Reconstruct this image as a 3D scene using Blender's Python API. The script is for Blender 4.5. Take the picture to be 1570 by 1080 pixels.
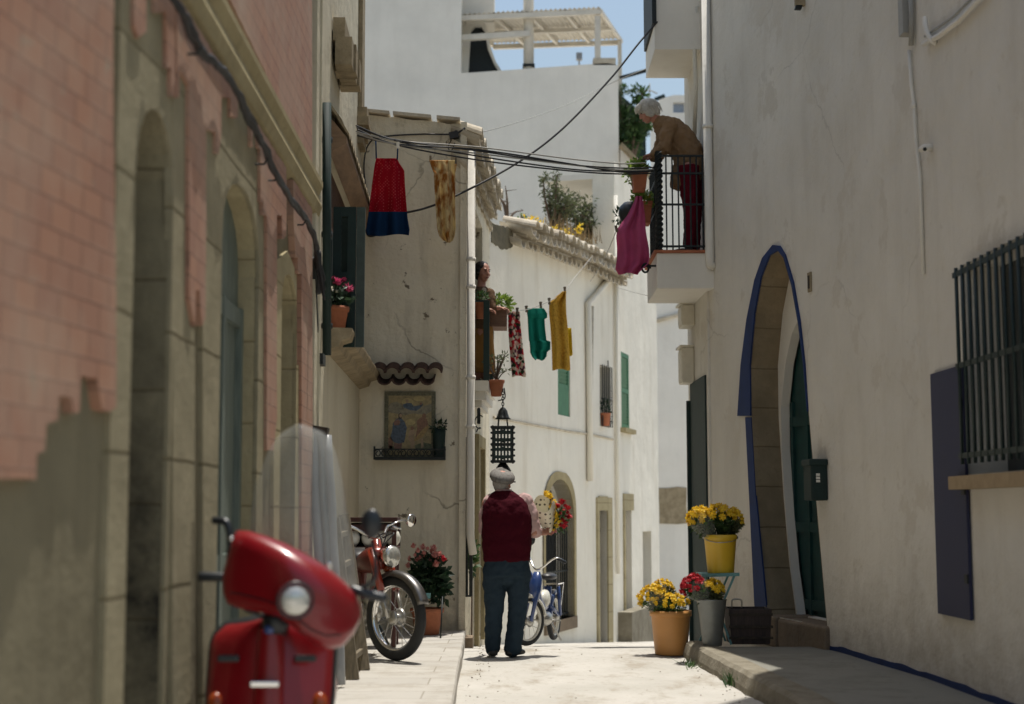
import bpy, math, random
from math import sin, cos, pi, radians, sqrt, atan2
from mathutils import Vector as V, Matrix, geometry, noise

for o in list(bpy.data.objects): bpy.data.objects.remove(o)
S = bpy.context.scene
COL = S.collection
R = random.Random(7)

# ------------------------------------------------------------------ camera
F = 2200.0                      # focal length in photo pixels (photo is 1570 wide)
TH = math.atan(245.0 / F)       # pitch: the horizon lies 245 px under the middle
CAM = V((0, 0, 1.34))
cam = bpy.data.cameras.new("camera")
cam.lens = 36.0 * F / 1570.0
cam.clip_start = 0.1; cam.clip_end = 500
cam.dof.use_dof = True; cam.dof.focus_distance = 14.0; cam.dof.aperture_fstop = 1.45
co = bpy.data.objects.new("camera", cam); COL.objects.link(co)
co.location = CAM; co.rotation_euler = (pi / 2 + TH, 0, 0)
S.camera = co

# ------------------------------------------------------------------ light
SUND = V((0.10, 0.17, 1.0)).normalized()      # towards the sun
w = bpy.data.worlds.new("World"); S.world = w; w.use_nodes = True
nt = w.node_tree; bg = nt.nodes["Background"]
sky = nt.nodes.new("ShaderNodeTexSky"); sky.sky_type = 'NISHITA'; sky.sun_disc = False
sky.sun_elevation = math.asin(SUND.z); sky.sun_rotation = atan2(SUND.x, SUND.y)
sky.air_density = 1.6; sky.dust_density = 2.6; sky.ozone_density = 1.0
nt.links.new(sky.outputs[0], bg.inputs[0]); bg.inputs[1].default_value = 0.105
sd = bpy.data.lights.new("sun", 'SUN'); sd.energy = 4.2; sd.angle = radians(0.5); sd.color = (1, 0.95, 0.87)
so = bpy.data.objects.new("sun", sd); COL.objects.link(so)
so.rotation_euler = (-SUND).to_track_quat('-Z', 'Y').to_euler()
S.view_settings.view_transform = 'Standard'; S.view_settings.look = 'None'
S.view_settings.exposure = 0.28; S.view_settings.gamma = 1.0
S.cycles.max_bounces = 10; S.cycles.diffuse_bounces = 6; S.cycles.transparent_max_bounces = 16
S.cycles.use_denoising = True

# ------------------------------------------------------------------ helpers
_f = V((0, cos(TH), sin(TH))); _u = V((0, -sin(TH), cos(TH))); _r = V((1, 0, 0))
def ray(px, py): return _f * F + _r * (px - 785) + _u * (540 - py)
def P(px, py, D):
    d = ray(px, py); return CAM + d * (D / d.y)
def G(px, py, z):
    d = ray(px, py); return CAM + d * ((z - CAM.z) / d.z)

def lerp(a, b, t): return a + (b - a) * t
def cr(pts, n=8):
    """smooth curve through the points"""
    pts = [V(p) for p in pts]; out = []
    for i in range(len(pts) - 1):
        p0 = pts[max(i - 1, 0)]; p1 = pts[i]; p2 = pts[i + 1]; p3 = pts[min(i + 2, len(pts) - 1)]
        for k in range(n):
            t = k / n
            out.append(0.5 * ((2 * p1) + (p2 - p0) * t + (2 * p0 - 5 * p1 + 4 * p2 - p3) * t * t + (3 * p1 - p0 - 3 * p2 + p3) * t ** 3))
    out.append(pts[-1]); return out

class MB:
    def __init__(s): s.v = []; s.f = []; s.m = []; s.uv = None; s.mi = 0
    def face(s, idx): s.f.append(tuple(idx)); s.m.append(s.mi)
    def add(s, vs, fs):
        b = len(s.v); s.v += [V(p) for p in vs]
        for f in fs: s.face([b + i for i in f])
    def box(s, a, b):
        x0, y0, z0 = a; x1, y1, z1 = b
        s.add([(x0, y0, z0), (x1, y0, z0), (x1, y1, z0), (x0, y1, z0), (x0, y0, z1), (x1, y0, z1), (x1, y1, z1), (x0, y1, z1)],
              [(0, 3, 2, 1), (4, 5, 6, 7), (0, 1, 5, 4), (1, 2, 6, 5), (2, 3, 7, 6), (3, 0, 4, 7)])
        return s
    def obox(s, c, ax, ay, az, sx, sy, sz):
        """oriented box: centre, unit axes, full sizes"""
        c = V(c); ax = V(ax).normalized() * sx / 2; ay = V(ay).normalized() * sy / 2; az = V(az).normalized() * sz / 2
        s.add([c - ax - ay - az, c + ax - ay - az, c + ax + ay - az, c - ax + ay - az, c - ax - ay + az, c + ax - ay + az, c + ax + ay + az, c - ax + ay + az],
              [(0, 3, 2, 1), (4, 5, 6, 7), (0, 1, 5, 4), (1, 2, 6, 5), (2, 3, 7, 6), (3, 0, 4, 7)])
        return s
    def bar(s, a, b, wx, wy, up=(0, 0, 1)):
        a = V(a); b = V(b); d = (b - a); up = V(up)
        x = d.cross(up)
        if x.length < 1e-5: x = V((1, 0, 0))
        x.normalize(); y = x.cross(d).normalized()
        return s.obox((a + b) / 2, x, y, d, wx, wy, d.length)
    def tube(s, pts, r, n=8, cap=True, rnd=False, sq=1.0):
        pts = [V(p) for p in pts]
        rs = list(r) if isinstance(r, (list, tuple)) else [r] * len(pts)
        if rnd:
            a = (pts[0] - pts[1]).normalized(); b = (pts[-1] - pts[-2]).normalized(); A, B = pts[0], pts[-1]; ra, rb = rs[0], rs[-1]
            pts = [A + a * ra * k for k in (.95, .7, .38)] + pts + [B + b * rb * k for k in (.38, .7, .95)]
            rs = [ra * k for k in (.3, .71, .925)] + rs + [rb * k for k in (.925, .71, .3)]
        base = len(s.v); prev = None
        for i, p in enumerate(pts):
            if i == 0: t = pts[1] - p
            elif i == len(pts) - 1: t = p - pts[-2]
            else: t = pts[i + 1] - pts[i - 1]
            t.normalize()
            if prev is None:
                x = t.cross(V((0, 0, 1)))
                if x.length < 1e-3: x = V((1, 0, 0))
            else: x = prev - t * prev.dot(t)
            x.normalize(); prev = x; y = t.cross(x)
            for k in range(n):
                a = 2 * pi * k / n
                s.v.append(p + x * (cos(a) * rs[i]) + y * (sin(a) * rs[i] * sq))
        for i in range(len(pts) - 1):
            for k in range(n):
                k2 = (k + 1) % n
                s.face((base + i * n + k, base + i * n + k2, base + (i + 1) * n + k2, base + (i + 1) * n + k))
        if cap:
            s.face([base + k for k in range(n)][::-1]); s.face([base + (len(pts) - 1) * n + k for k in range(n)])
        return s
    def lathe(s, c, prof, n=24, ax=(0, 0, 1), ref=None, cap=True):
        c = V(c); z = V(ax).normalized()
        x = V(ref) if ref else (V((1, 0, 0)) if abs(z.x) < .9 else V((0, 1, 0)))
        x = (x - z * x.dot(z)).normalized(); y = z.cross(x); b = len(s.v)
        for r, h in prof:
            for k in range(n):
                a = 2 * pi * k / n; s.v.append(c + z * h + (x * cos(a) + y * sin(a)) * r)
        for i in range(len(prof) - 1):
            for k in range(n):
                k2 = (k + 1) % n; s.face((b + i * n + k, b + i * n + k2, b + (i + 1) * n + k2, b + (i + 1) * n + k))
        if cap:
            s.face([b + k for k in range(n)][::-1]); s.face([b + (len(prof) - 1) * n + k for k in range(n)])
        return s
    def ball(s, c, r, n=14, m=9, rot=None):
        rx, ry, rz = r if isinstance(r, (tuple, list)) else (r, r, r)
        c = V(c); b = len(s.v)
        for i in range(m + 1):
            t = pi * i / m
            for k in range(n):
                a = 2 * pi * k / n
                p = V((rx * sin(t) * cos(a), ry * sin(t) * sin(a), rz * cos(t)))
                if rot: p = rot @ p
                s.v.append(c + p)
        for i in range(m):
            for k in range(n):
                k2 = (k + 1) % n; s.face((b + i * n + k, b + (i + 1) * n + k, b + (i + 1) * n + k2, b + i * n + k2))
        return s
    def loft(s, rings, cap=True, closed=True):
        b = len(s.v); n = len(rings[0])
        for r in rings: s.v += [V(p) for p in r]
        for i in range(len(rings) - 1):
            for k in range(n if closed else n - 1):
                k2 = (k + 1) % n; s.face((b + i * n + k, b + i * n + k2, b + (i + 1) * n + k2, b + (i + 1) * n + k))
        if cap and closed:
            s.face([b + k for k in range(n)][::-1]); s.face([b + (len(rings) - 1) * n + k for k in range(n)])
        return s
    def prism(s, pts, off):
        """polygon (may be concave) extruded by the vector off"""
        pts = [V(p) for p in pts]; off = V(off); n = len(pts); b = len(s.v)
        s.v += pts + [p + off for p in pts]
        for t in geometry.tessellate_polygon([pts]):
            s.face([b + i for i in t]); s.face([b + n + i for i in t[::-1]])
        for i in range(n):
            j = (i + 1) % n; s.face((b + i, b + j, b + n + j, b + n + i))
        return s
    def build(s, name, mat, parent=None, smooth=False, label=None):
        me = bpy.data.meshes.new(name); me.from_pydata([tuple(p) for p in s.v], [], s.f)
        mats = mat if isinstance(mat, (list, tuple)) else [mat]
        for m in mats: me.materials.append(m)
        if len(mats) > 1: me.polygons.foreach_set("material_index", s.m)
        if smooth: me.polygons.foreach_set("use_smooth", [True] * len(me.polygons))
        me.update()
        import bmesh
        bm = bmesh.new(); bm.from_mesh(me); bmesh.ops.recalc_face_normals(bm, faces=bm.faces); bm.to_mesh(me); bm.free()
        if s.uv:
            uvl = me.uv_layers.new(name="wall")
            for lp in me.loops: uvl.data[lp.index].uv = s.uv[lp.vertex_index]
        o = bpy.data.objects.new(name, me); COL.objects.link(o)
        if parent: o.parent = parent
        if label: o["label"] = label
        return o

def tag(o, label=None, cat=None, group=None, kind=None):
    if label: o["label"] = label
    if cat: o["category"] = cat
    if group: o["group"] = group
    if kind: o["kind"] = kind
    return o
def thing(name, label, cat, loc=(0, 0, 0), rz=0, group=None):
    o = bpy.data.objects.new(name, None); COL.objects.link(o); o.empty_display_size = .1
    o.location = loc; o.rotation_euler = (0, 0, rz)
    return tag(o, label, cat, group)
def base_thing(name, label, cat, at, group=None):
    """an Empty at the thing's base whose parts are built in world coordinates"""
    o = thing(name, label, cat, at, 0, group); return o
def fix(root):
    """parts were built in world coordinates: move their data into the Empty's frame"""
    M = Matrix.Translation(-V(root.location))
    for c in root.children:
        if c.type == 'MESH': c.data.transform(M)
        for g in c.children:
            if g.type == 'MESH': g.data.transform(M)
    return root

def mod_remesh(o, vox, it=3, disp=0, dscale=.1):
    m = o.modifiers.new("remesh", 'REMESH'); m.mode = 'VOXEL'; m.voxel_size = vox; m.use_smooth_shade = True
    sm = o.modifiers.new("smooth", 'SMOOTH'); sm.iterations = it; sm.factor = .5
    if disp:
        t = bpy.data.textures.new("folds", 'CLOUDS'); t.noise_scale = dscale; t.noise_depth = 2
        d = o.modifiers.new("folds", 'DISPLACE'); d.texture = t; d.strength = disp; d.texture_coords = 'GLOBAL'; d.mid_level = .5
def mod_sub(o, n=1):
    m = o.modifiers.new("sub", 'SUBSURF'); m.levels = n; m.render_levels = n
def mod_bevel(o, w, seg=2):
    m = o.modifiers.new("bevel", 'BEVEL'); m.width = w; m.segments = seg; m.limit_method = 'ANGLE'

# ------------------------------------------------------------------ materials
def _new(name):
    m = bpy.data.materials.new(name); m.use_nodes = True
    t = m.node_tree; return m, t, t.nodes["Principled BSDF"]
def _noise(t, co, scale, detail=6, rough=.6, sc=None):
    n = t.nodes.new("ShaderNodeTexNoise"); n.inputs["Scale"].default_value = scale; n.inputs["Detail"].default_value = detail; n.inputs["Roughness"].default_value = rough
    if sc:
        mp = t.nodes.new("ShaderNodeMapping"); mp.inputs["Scale"].default_value = sc; t.links.new(co, mp.inputs[0]); co = mp.outputs[0]
    t.links.new(co, n.inputs["Vector"]); return n.outputs["Fac"]
def _ramp(t, src, a, b, ca=(0, 0, 0, 1), cb=(1, 1, 1, 1)):
    r = t.nodes.new("ShaderNodeValToRGB"); e = r.color_ramp.elements
    e[0].position = a; e[0].color = ca; e[1].position = b; e[1].color = cb
    t.links.new(src, r.inputs[0]); return r.outputs[0]
def _mix(t, fac, a, b, mode='MIX'):
    m = t.nodes.new("ShaderNodeMix"); m.data_type = 'RGBA'; m.blend_type = mode
    for sock, val in ((m.inputs[0], fac), (m.inputs[6], a), (m.inputs[7], b)):
        if isinstance(val, (int, float)): sock.default_value = val
        elif isinstance(val, (tuple, list)): sock.default_value = (*val[:3], 1)
        else: t.links.new(val, sock)
    return m.outputs[2]
def _bump(t, b, h, strength, dist=.01):
    n = t.nodes.new("ShaderNodeBump"); n.inputs["Strength"].default_value = strength; n.inputs["Distance"].default_value = dist
    t.links.new(h, n.inputs["Height"]); t.links.new(n.outputs[0], b.inputs["Normal"]); return n
def _co(t): return t.nodes.new("ShaderNodeTexCoord").outputs["Object"]

def basic(name, col, rough=.6, metal=0, var=.15, scale=12, bump=.0, spec=.5, bscale=60, trans=0, coat=0):
    m, t, b = _new(name); co = _co(t)
    f = _noise(t, co, scale)
    c2 = tuple(x * (1 - var) for x in col); c1 = tuple(min(1, x * (1 + var)) for x in col)
    c = _mix(t, _ramp(t, f, .3, .7), c2, c1)
    t.links.new(c, b.inputs["Base Color"]); b.inputs["Roughness"].default_value = rough; b.inputs["Metallic"].default_value = metal
    b.inputs["Specular IOR Level"].default_value = spec
    if coat: b.inputs["Coat Weight"].default_value = coat; b.inputs["Coat Roughness"].default_value = .08
    if bump: _bump(t, b, _noise(t, co, bscale), bump, .004)
    if trans:
        tr = t.nodes.new("ShaderNodeBsdfTranslucent"); t.links.new(c, tr.inputs[0]); mx = t.nodes.new("ShaderNodeMixShader"); mx.inputs[0].default_value = trans
        t.links.new(b.outputs[0], mx.inputs[1]); t.links.new(tr.outputs[0], mx.inputs[2]); t.links.new(mx.outputs[0], t.nodes["Material Output"].inputs[0])
    return m

def plaster(name, base, stain, amt=.5, patch=None, pamt=.62, streak=.5, bump=.35, lump=1.0, low=None, pscale=2.1, crack=0):
    """lime plaster: cloudy tone, rain streaks, flaked patches, trowel lumps, splash dirt above the ground"""
    m, t, b = _new(name); co = _co(t)
    c = _mix(t, _ramp(t, _noise(t, co, .9, 5), .35, .75), base, tuple(x * .86 for x in base))
    st = _ramp(t, _noise(t, co, 1.6, 8, .62, (2.2, 2.2, .35)), .5, .78)
    mm = t.nodes.new("ShaderNodeMath"); mm.operation = 'MULTIPLY'; mm.inputs[1].default_value = amt * streak; t.links.new(st, mm.inputs[0])
    c = _mix(t, mm.outputs[0], c, stain)
    sp = _ramp(t, _noise(t, co, 7, 8, .65), .62, .74)
    m2 = t.nodes.new("ShaderNodeMath"); m2.operation = 'MULTIPLY'; m2.inputs[1].default_value = amt * .55; t.links.new(sp, m2.inputs[0])
    c = _mix(t, m2.outputs[0], c, stain)
    h = _noise(t, co, 1.7, 9, .58)
    if patch:
        pf = _ramp(t, _noise(t, co, pscale, 9, .68), pamt, pamt + .03)
        c = _mix(t, pf, c, patch)
    if low:
        sx = t.nodes.new("ShaderNodeSeparateXYZ"); t.links.new(co, sx.inputs[0])
        mr = t.nodes.new("ShaderNodeMapRange"); mr.inputs[1].default_value = low[0]; mr.inputs[2].default_value = low[1]; mr.inputs[3].default_value = 1; mr.inputs[4].default_value = 0
        t.links.new(sx.outputs[2], mr.inputs[0])
        mu = t.nodes.new("ShaderNodeMath"); mu.operation = 'MULTIPLY'; t.links.new(mr.outputs[0], mu.inputs[0]); t.links.new(_ramp(t, _noise(t, co, 3.5, 8, .7), .38, .68), mu.inputs[1])
        m4 = t.nodes.new("ShaderNodeMath"); m4.operation = 'MULTIPLY'; m4.inputs[1].default_value = low[2]; t.links.new(mu.outputs[0], m4.inputs[0])
        c = _mix(t, m4.outputs[0], c, stain)
    if crack:
        wv = t.nodes.new("ShaderNodeTexNoise"); wv.inputs["Scale"].default_value = 2.2; wv.inputs["Detail"].default_value = 5; t.links.new(co, wv.inputs["Vector"])
        va = t.nodes.new("ShaderNodeVectorMath"); va.operation = 'MULTIPLY_ADD'; va.inputs[1].default_value = (.5, .5, .5); t.links.new(wv.outputs["Color"], va.inputs[0]); t.links.new(co, va.inputs[2])
        vo = t.nodes.new("ShaderNodeTexVoronoi"); vo.feature = 'DISTANCE_TO_EDGE'; vo.inputs["Scale"].default_value = .55; t.links.new(va.outputs[0], vo.inputs["Vector"])
        ck = _ramp(t, vo.outputs["Distance"], .002, .007, (1, 1, 1, 1), (0, 0, 0, 1))
        mk = t.nodes.new("ShaderNodeMath"); mk.operation = 'MULTIPLY'; t.links.new(ck, mk.inputs[0]); t.links.new(_ramp(t, _noise(t, co, .7, 3), .5, .62), mk.inputs[1])
        m5 = t.nodes.new("ShaderNodeMath"); m5.operation = 'MULTIPLY'; m5.inputs[1].default_value = crack; t.links.new(mk.outputs[0], m5.inputs[0]); c = _mix(t, m5.outputs[0], c, tuple(x * .45 for x in stain))
    t.links.new(c, b.inputs["Base Color"]); b.inputs["Roughness"].default_value = .9; b.inputs["Specular IOR Level"].default_value = .15
    fine = _noise(t, co, 28, 6, .6)
    ad = t.nodes.new("ShaderNodeMath"); ad.operation = 'MULTIPLY_ADD'; ad.inputs[1].default_value = .12; t.links.new(fine, ad.inputs[0])
    ml = t.nodes.new("ShaderNodeMath"); ml.operation = 'MULTIPLY'; ml.inputs[1].default_value = lump; t.links.new(h, ml.inputs[0]); t.links.new(ml.outputs[0], ad.inputs[2])
    _bump(t, b, ad.outputs[0], bump, .12)
    return m

def stone(name, base, dark, scale=3, bump=.5, dist=.02):
    m, t, b = _new(name); co = _co(t)
    c = _mix(t, _ramp(t, _noise(t, co, scale, 8, .65), .3, .72), dark, base)
    c = _mix(t, _ramp(t, _noise(t, co, scale * 9, 5), .55, .8), c, tuple(x * .6 for x in base))
    t.links.new(c, b.inputs["Base Color"]); b.inputs["Roughness"].default_value = .92; b.inputs["Specular IOR Level"].default_value = .15
    _bump(t, b, _noise(t, co, scale * 6, 8, .65), bump, dist); return m

def weave(name, col, col2=None, scale=90, trans=.3, kind='plain'):
    m, t, b = _new(name); co = _co(t)
    c = _mix(t, _ramp(t, _noise(t, co, 5, 4), .3, .7), tuple(x * .8 for x in col), col)
    if kind == 'floral':
        vo = t.nodes.new("ShaderNodeTexVoronoi"); vo.inputs["Scale"].default_value = 26; t.links.new(co, vo.inputs["Vector"])
        sp = t.nodes.new("ShaderNodeSeparateColor"); t.links.new(vo.outputs["Color"], sp.inputs[0])
        r = t.nodes.new("ShaderNodeValToRGB"); r.color_ramp.interpolation = 'CONSTANT'
        e = r.color_ramp.elements; e[0].position = 0; e[0].color = (*col, 1); e[1].position = .28; e[1].color = (.42, .02, .03, 1)
        for ps, cc in ((.5, (.03, .06, .03)), (.64, (.55, .3, .25)), (.78, (.10, .02, .04)), (.9, (.6, .5, .4))):
            k = e.new(ps); k.color = (*cc, 1)
        t.links.new(sp.outputs[0], r.inputs[0]); c = r.outputs[0]
    elif kind == 'tie':
        c = _mix(t, _ramp(t, _noise(t, co, 9, 4, .6, (1.2, 1, .6)), .44, .6), c, col2)
    elif kind == 'dots':
        vo = t.nodes.new("ShaderNodeTexVoronoi"); vo.inputs["Scale"].default_value = scale; vo.inputs["Randomness"].default_value = 0
        mp = t.nodes.new("ShaderNodeMapping"); mp.inputs["Rotation"].default_value = (0, .78, 0); t.links.new(co, mp.inputs[0]); t.links.new(mp.outputs[0], vo.inputs["Vector"])
        c = _mix(t, _ramp(t, vo.outputs["Distance"], .25, .35, (1, 1, 1, 1), (0, 0, 0, 1)), c, col2)
    elif kind == 'knit':
        wv = t.nodes.new("ShaderNodeTexWave"); wv.inputs["Scale"].default_value = 40; wv.inputs["Distortion"].default_value = 2; t.links.new(co, wv.inputs["Vector"])
        c = _mix(t, wv.outputs["Fac"], c, col2 or tuple(x * .75 for x in col))
    elif kind == 'print':
        c = _mix(t, _ramp(t, _noise(t, co, 40, 3), .5, .58), c, col2)
    t.links.new(c, b.inputs["Base Color"]); b.inputs["Roughness"].default_value = .95; b.inputs["Specular IOR Level"].default_value = .1
    _bump(t, b, _noise(t, co, 220, 2), .2, .002)
    if trans:
        tr = t.nodes.new("ShaderNodeBsdfTranslucent"); t.links.new(c, tr.inputs[0]); mx = t.nodes.new("ShaderNodeMixShader"); mx.inputs[0].default_value = trans
        t.links.new(b.outputs[0], mx.inputs[1]); t.links.new(tr.outputs[0], mx.inputs[2]); t.links.new(mx.outputs[0], t.nodes["Material Output"].inputs[0])
    return m

def wood(name, col, dark, rough=.7, sc=(14, 14, 1.2)):
    m, t, b = _new(name); co = _co(t)
    c = _mix(t, _ramp(t, _noise(t, co, 3, 7, .6, sc), .35, .7), dark, col)
    t.links.new(c, b.inputs["Base Color"]); b.inputs["Roughness"].default_value = rough
    _bump(t, b, _noise(t, co, 3, 7, .6, sc), .3, .004); return m

def leafm(name, a, b_, trans=.35):
    m, t, b = _new(name)
    oi = t.nodes.new("ShaderNodeNewGeometry")
    c = _mix(t, oi.outputs["Random Per Island"], a, b_)
    t.links.new(c, b.inputs["Base Color"]); b.inputs["Roughness"].default_value = .55
    tr = t.nodes.new("ShaderNodeBsdfTranslucent"); t.links.new(c, tr.inputs[0]); mx = t.nodes.new("ShaderNodeMixShader"); mx.inputs[0].default_value = trans
    t.links.new(b.outputs[0], mx.inputs[1]); t.links.new(tr.outputs[0], mx.inputs[2]); t.links.new(mx.outputs[0], t.nodes["Material Output"].inputs[0])
    return m

M = {}
M['right_wall'] = plaster("white limewash street wall", (.68, .645, .57), (.36, .31, .24), .5, (.59, .55, .475), .57, .45, .42, 1.2, (.1, 1.0, .6), 1.3, .25)
M['left_base'] = plaster("bare ochre render", (.215, .19, .125), (.085, .075, .05), .7, (.165, .147, .098), .6, .9, .3, .8, (-.2, 1.6, .75))
M['cream'] = plaster("cream house plaster", (.60, .55, .42), (.32, .26, .17), .5, None, .6, .8, .35)
M['shrine_wall'] = plaster("aged grey white plaster", (.73, .67, .53), (.20, .165, .11), .7, (.19, .16, .115), .632, .8, .55, 1.3, (-.3, .95, .95), 4.6, .6)
M['house_wall'] = plaster("sunlit white plaster", (.80, .765, .67), (.45, .38, .27), .45, (.58, .52, .4), .70, .8, .35, 1.0, (-1.2, -.1, .7))
M['far_wall'] = plaster("far white render", (.80, .77, .70), (.5, .47, .41), .35, None, .6, .6, .2)
M['white'] = plaster("white painted plaster", (.74, .71, .64), (.45, .4, .32), .3, None, .6, .5, .2)
M['stone'] = stone("yellow limestone", (.42, .355, .21), (.27, .225, .125))
M['stone_dark'] = stone("sooty limestone", (.22, .195, .13), (.07, .065, .05), 2.2)
M['arch_stone'] = stone("brown arch stone", (.34, .28, .185), (.22, .18, .115))
M['step_stone'] = stone("worn step stone", (.26, .2, .14), (.16, .125, .09))
M['tile_old'] = stone("old lichen tile", (.40, .33, .22), (.2, .16, .1), 6, .5, .01)
M['tile_white'] = stone("whitewashed eave tile", (.66, .61, .5), (.38, .32, .24), 5, .5, .01)
M['tile_brown'] = stone("dark brown clay tile", (.11, .065, .05), (.06, .04, .032), 8, .3, .005)
M['terracotta'] = basic("terracotta", (.36, .125, .06), .85, 0, .2, 9, .2)
M['orange_pot'] = basic("ochre plastic pot", (.56, .27, .08), .5, 0, .06, 4, .05)
M['yellow_bucket'] = basic("yellow plastic", (.68, .44, .03), .4, 0, .08, 4)
M['zinc'] = basic("dull zinc", (.22, .23, .22), .5, .6, .15, 7, .1)
M['blue_paint'] = basic("blue wall paint", (.004, .022, .10), .8, 0, .2, 5, .2)
M['shutter_blue'] = basic("violet blue shutter", (.013, .017, .058), .6, 0, .06, 5, .05)
M['green_dark'] = basic("bottle green paint", (.004, .020, .017), .7, 0, .25, 8, .1)
M['green_shutter'] = basic("green shutter", (.05, .17, .09), .6, 0, .15, 8, .05)
M['green_shutter2'] = basic('grey green paint', (.04, .06, .052), .6, 0, .25, 14, .1)
M['door_teal'] = basic('deep teal door paint', (.005, .042, .040), .55, 0, .25, 8, .1)
M['moped_dark'] = basic('dark red moped paint', (.10, .012, .008), .3, 0, .1, 4, 0, .5, 60, 0, .3)
M['iron'] = basic("black iron", (.016, .02, .02), .55, .4, .3, 20, .2)
M['iron_green'] = basic("green black iron", (.010, .024, .022), .5, .2, .3, 20, .1)
M['black'] = basic("black rubber", (.014, .015, .016), .7, 0, .2, 20, .1)
M['plastic_black'] = basic("black plastic", (.014, .017, .02), .35, 0, .1)
M['cable'] = basic("black cable", (.018, .018, .02), .6, 0, .1)
M['cable_grey'] = basic("grey cable", (.30, .29, .26), .6, 0, .1)
M['dark_wood'] = wood("dark door wood", (.05, .035, .022), (.025, .018, .012))
M['teal_wood'] = wood("teal shop door", (.17, .20, .165), (.10, .125, .105))
M['plank'] = wood("weathered plank", (.21, .17, .11), (.1, .08, .05))
M['crate'] = wood("dark crate wood", (.07, .045, .04), (.03, .022, .02))
M['red_wood'] = wood("red brown table wood", (.09, .03, .022), (.05, .018, .015))
M['red_paint'] = basic("scooter red paint", (.20, .004, .008), .3, 0, .12, 3, 0, .5, 60, 0, .25)
M['orange_paint'] = basic("moped orange red paint", (.25, .026, .010), .3, 0, .08, 4, 0, .5, 60, 0, .3)
M['moped_blue'] = basic("moped blue paint", (.025, .06, .2), .3, 0, .1, 4, 0, .5, 60, 0, .4)
M['chrome'] = basic("chrome", (.75, .74, .72), .14, 1, .05)
M["guard_steel"] = basic("dull mudguard steel", (.16, .155, .15), .35, .85, .25, 12)
M['steel'] = basic("worn steel", (.42, .41, .38), .38, .9, .2, 15)
M['amber'] = basic("amber lens", (.26, .045, .01), .2, 0, .05)
M['seat'] = basic("black seat vinyl", (.02, .02, .022), .45, 0, .1, 20, .1)
M['interior'] = basic("unlit room shade", (.012, .013, .014), .9, 0, .1)  # shade of unlit rooms painted near-black, for flat sheets behind openings
M['glass_dark'] = basic("dark window glass", (.02, .028, .03), .08, 0, .1)
M['skin_old'] = basic("tanned skin", (.40, .19, .135), .6, 0, .08, 20, .1)
M['skin'] = basic("brown skin", (.40, .19, .13), .55, 0, .08, 20, .1)
M['hair_white'] = basic("white hair", (.52, .50, .45), .6, 0, .2, 60, .6, .3, 120)
M['hair_dark'] = basic("dark hair", (.014, .011, .01), .5, 0, .3, 40, .5, .4, 120)
M['hair_grey'] = basic("grey hair", (.32, .3, .28), .7, 0, .2, 60, .5, .3, 120)
M['eye'] = basic("eye", (.02, .015, .012), .3)
M['lip'] = basic("lips", (.22, .06, .055), .5)
M['vest'] = weave("burgundy knit", (.062, .005, .012), (.043, .0035, .008), 90, 0, 'knit')
M['shirt'] = weave("pale pink shirt", (.56, .38, .36), None, 90, .05)
M['jeans'] = weave("dark navy cloth", (.026, .042, .058), None, 90, 0)
M['cap'] = weave("grey tweed", (.22, .21, .195), (.15, .14, .13), 90, 0, 'print')
M['shoe'] = basic("black leather", (.016, .015, .014), .4)
M['cardigan'] = weave("brown cardigan", (.25, .16, .088), (.20, .125, .07), 90, 0, 'knit')
M['trousers_red'] = weave("dark red trousers", (.135, .01, .022), None, 90, 0)
M['cardigan_dark'] = weave("dark brown cardigan", (.16, .10, .062), (.12, .075, .046), 90, 0, 'knit')
M['blouse'] = weave("pale blouse", (.45, .40, .33), None, 90, 0)
M['skirt'] = weave("mustard skirt", (.36, .19, .06), None, 90, .05)
M['c_red'] = weave("red dress cloth", (.38, .008, .022), (.52, .07, .08), 42, .35, 'dots')
M['c_navy'] = weave("blue dress hem", (.012, .045, .12), None, 90, .35)
M['c_tie'] = weave("tie dyed cloth", (.76, .62, .34), (.34, .14, .03), 90, .4, 'tie')
M['c_pink'] = weave("pink shirt cloth", (.60, .13, .28), None, 90, .45)
M['c_floral'] = weave("floral print", (.60, .52, .42), None, 90, .3, 'floral')
M['c_teal'] = weave("teal cloth", (.012, .21, .15), None, 90, .3)
M['c_mustard'] = weave("mustard print", (.58, .36, .06), (.40, .23, .04), 90, .35, 'print')
M['c_yellow'] = weave("yellow cloth", (.70, .52, .04), None, 90, .35)
M['leaf'] = leafm("leaf", (.025, .065, .018), (.07, .13, .035))
M['leaf_bright'] = leafm("bright leaf", (.09, .17, .025), (.22, .30, .05), .45)
M['leaf_dark'] = leafm("dark leaf", (.01, .03, .015), (.03, .065, .028), .2)
M['leaf_olive'] = leafm("olive leaf", (.07, .09, .045), (.14, .16, .07))
M['dry'] = leafm("dry grass", (.2, .14, .07), (.32, .22, .1))
M['bark'] = basic("bark", (.12, .085, .06), .9, 0, .3, 20, .4)
M['fl_yellow'] = leafm("yellow petals", (.72, .46, .015), (.86, .64, .04), .3)
M['fl_red'] = leafm("red petals", (.34, .006, .012), (.55, .014, .03), .3)
M['fl_pink'] = leafm("pink petals", (.50, .16, .14), (.66, .30, .26), .3)
M['fl_magenta'] = leafm("magenta petals", (.45, .03, .11), (.62, .10, .22), .3)
M['fl_white'] = leafm("white petals", (.7, .66, .52), (.78, .74, .62), .3)
M['paper'] = basic("cream wrap paper", (.72, .68, .56), .8, 0, .04)
M['jar'] = basic("white glazed jar", (.68, .66, .58), .3, 0, .05)
M['grey_plastic'] = basic("grey plastic sheet", (.24, .25, .26), .35, 0, .2, 3)
M['metal_roof'] = basic("corrugated roof sheet", (.62, .58, .5), .6, 0, .12, 3)
M['box_paint'] = basic("cream meter box", (.62, .58, .48), .6, 0, .06)
M['teal_metal'] = basic("teal chair paint", (.12, .28, .29), .5, 0, .12, 8)
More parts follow.
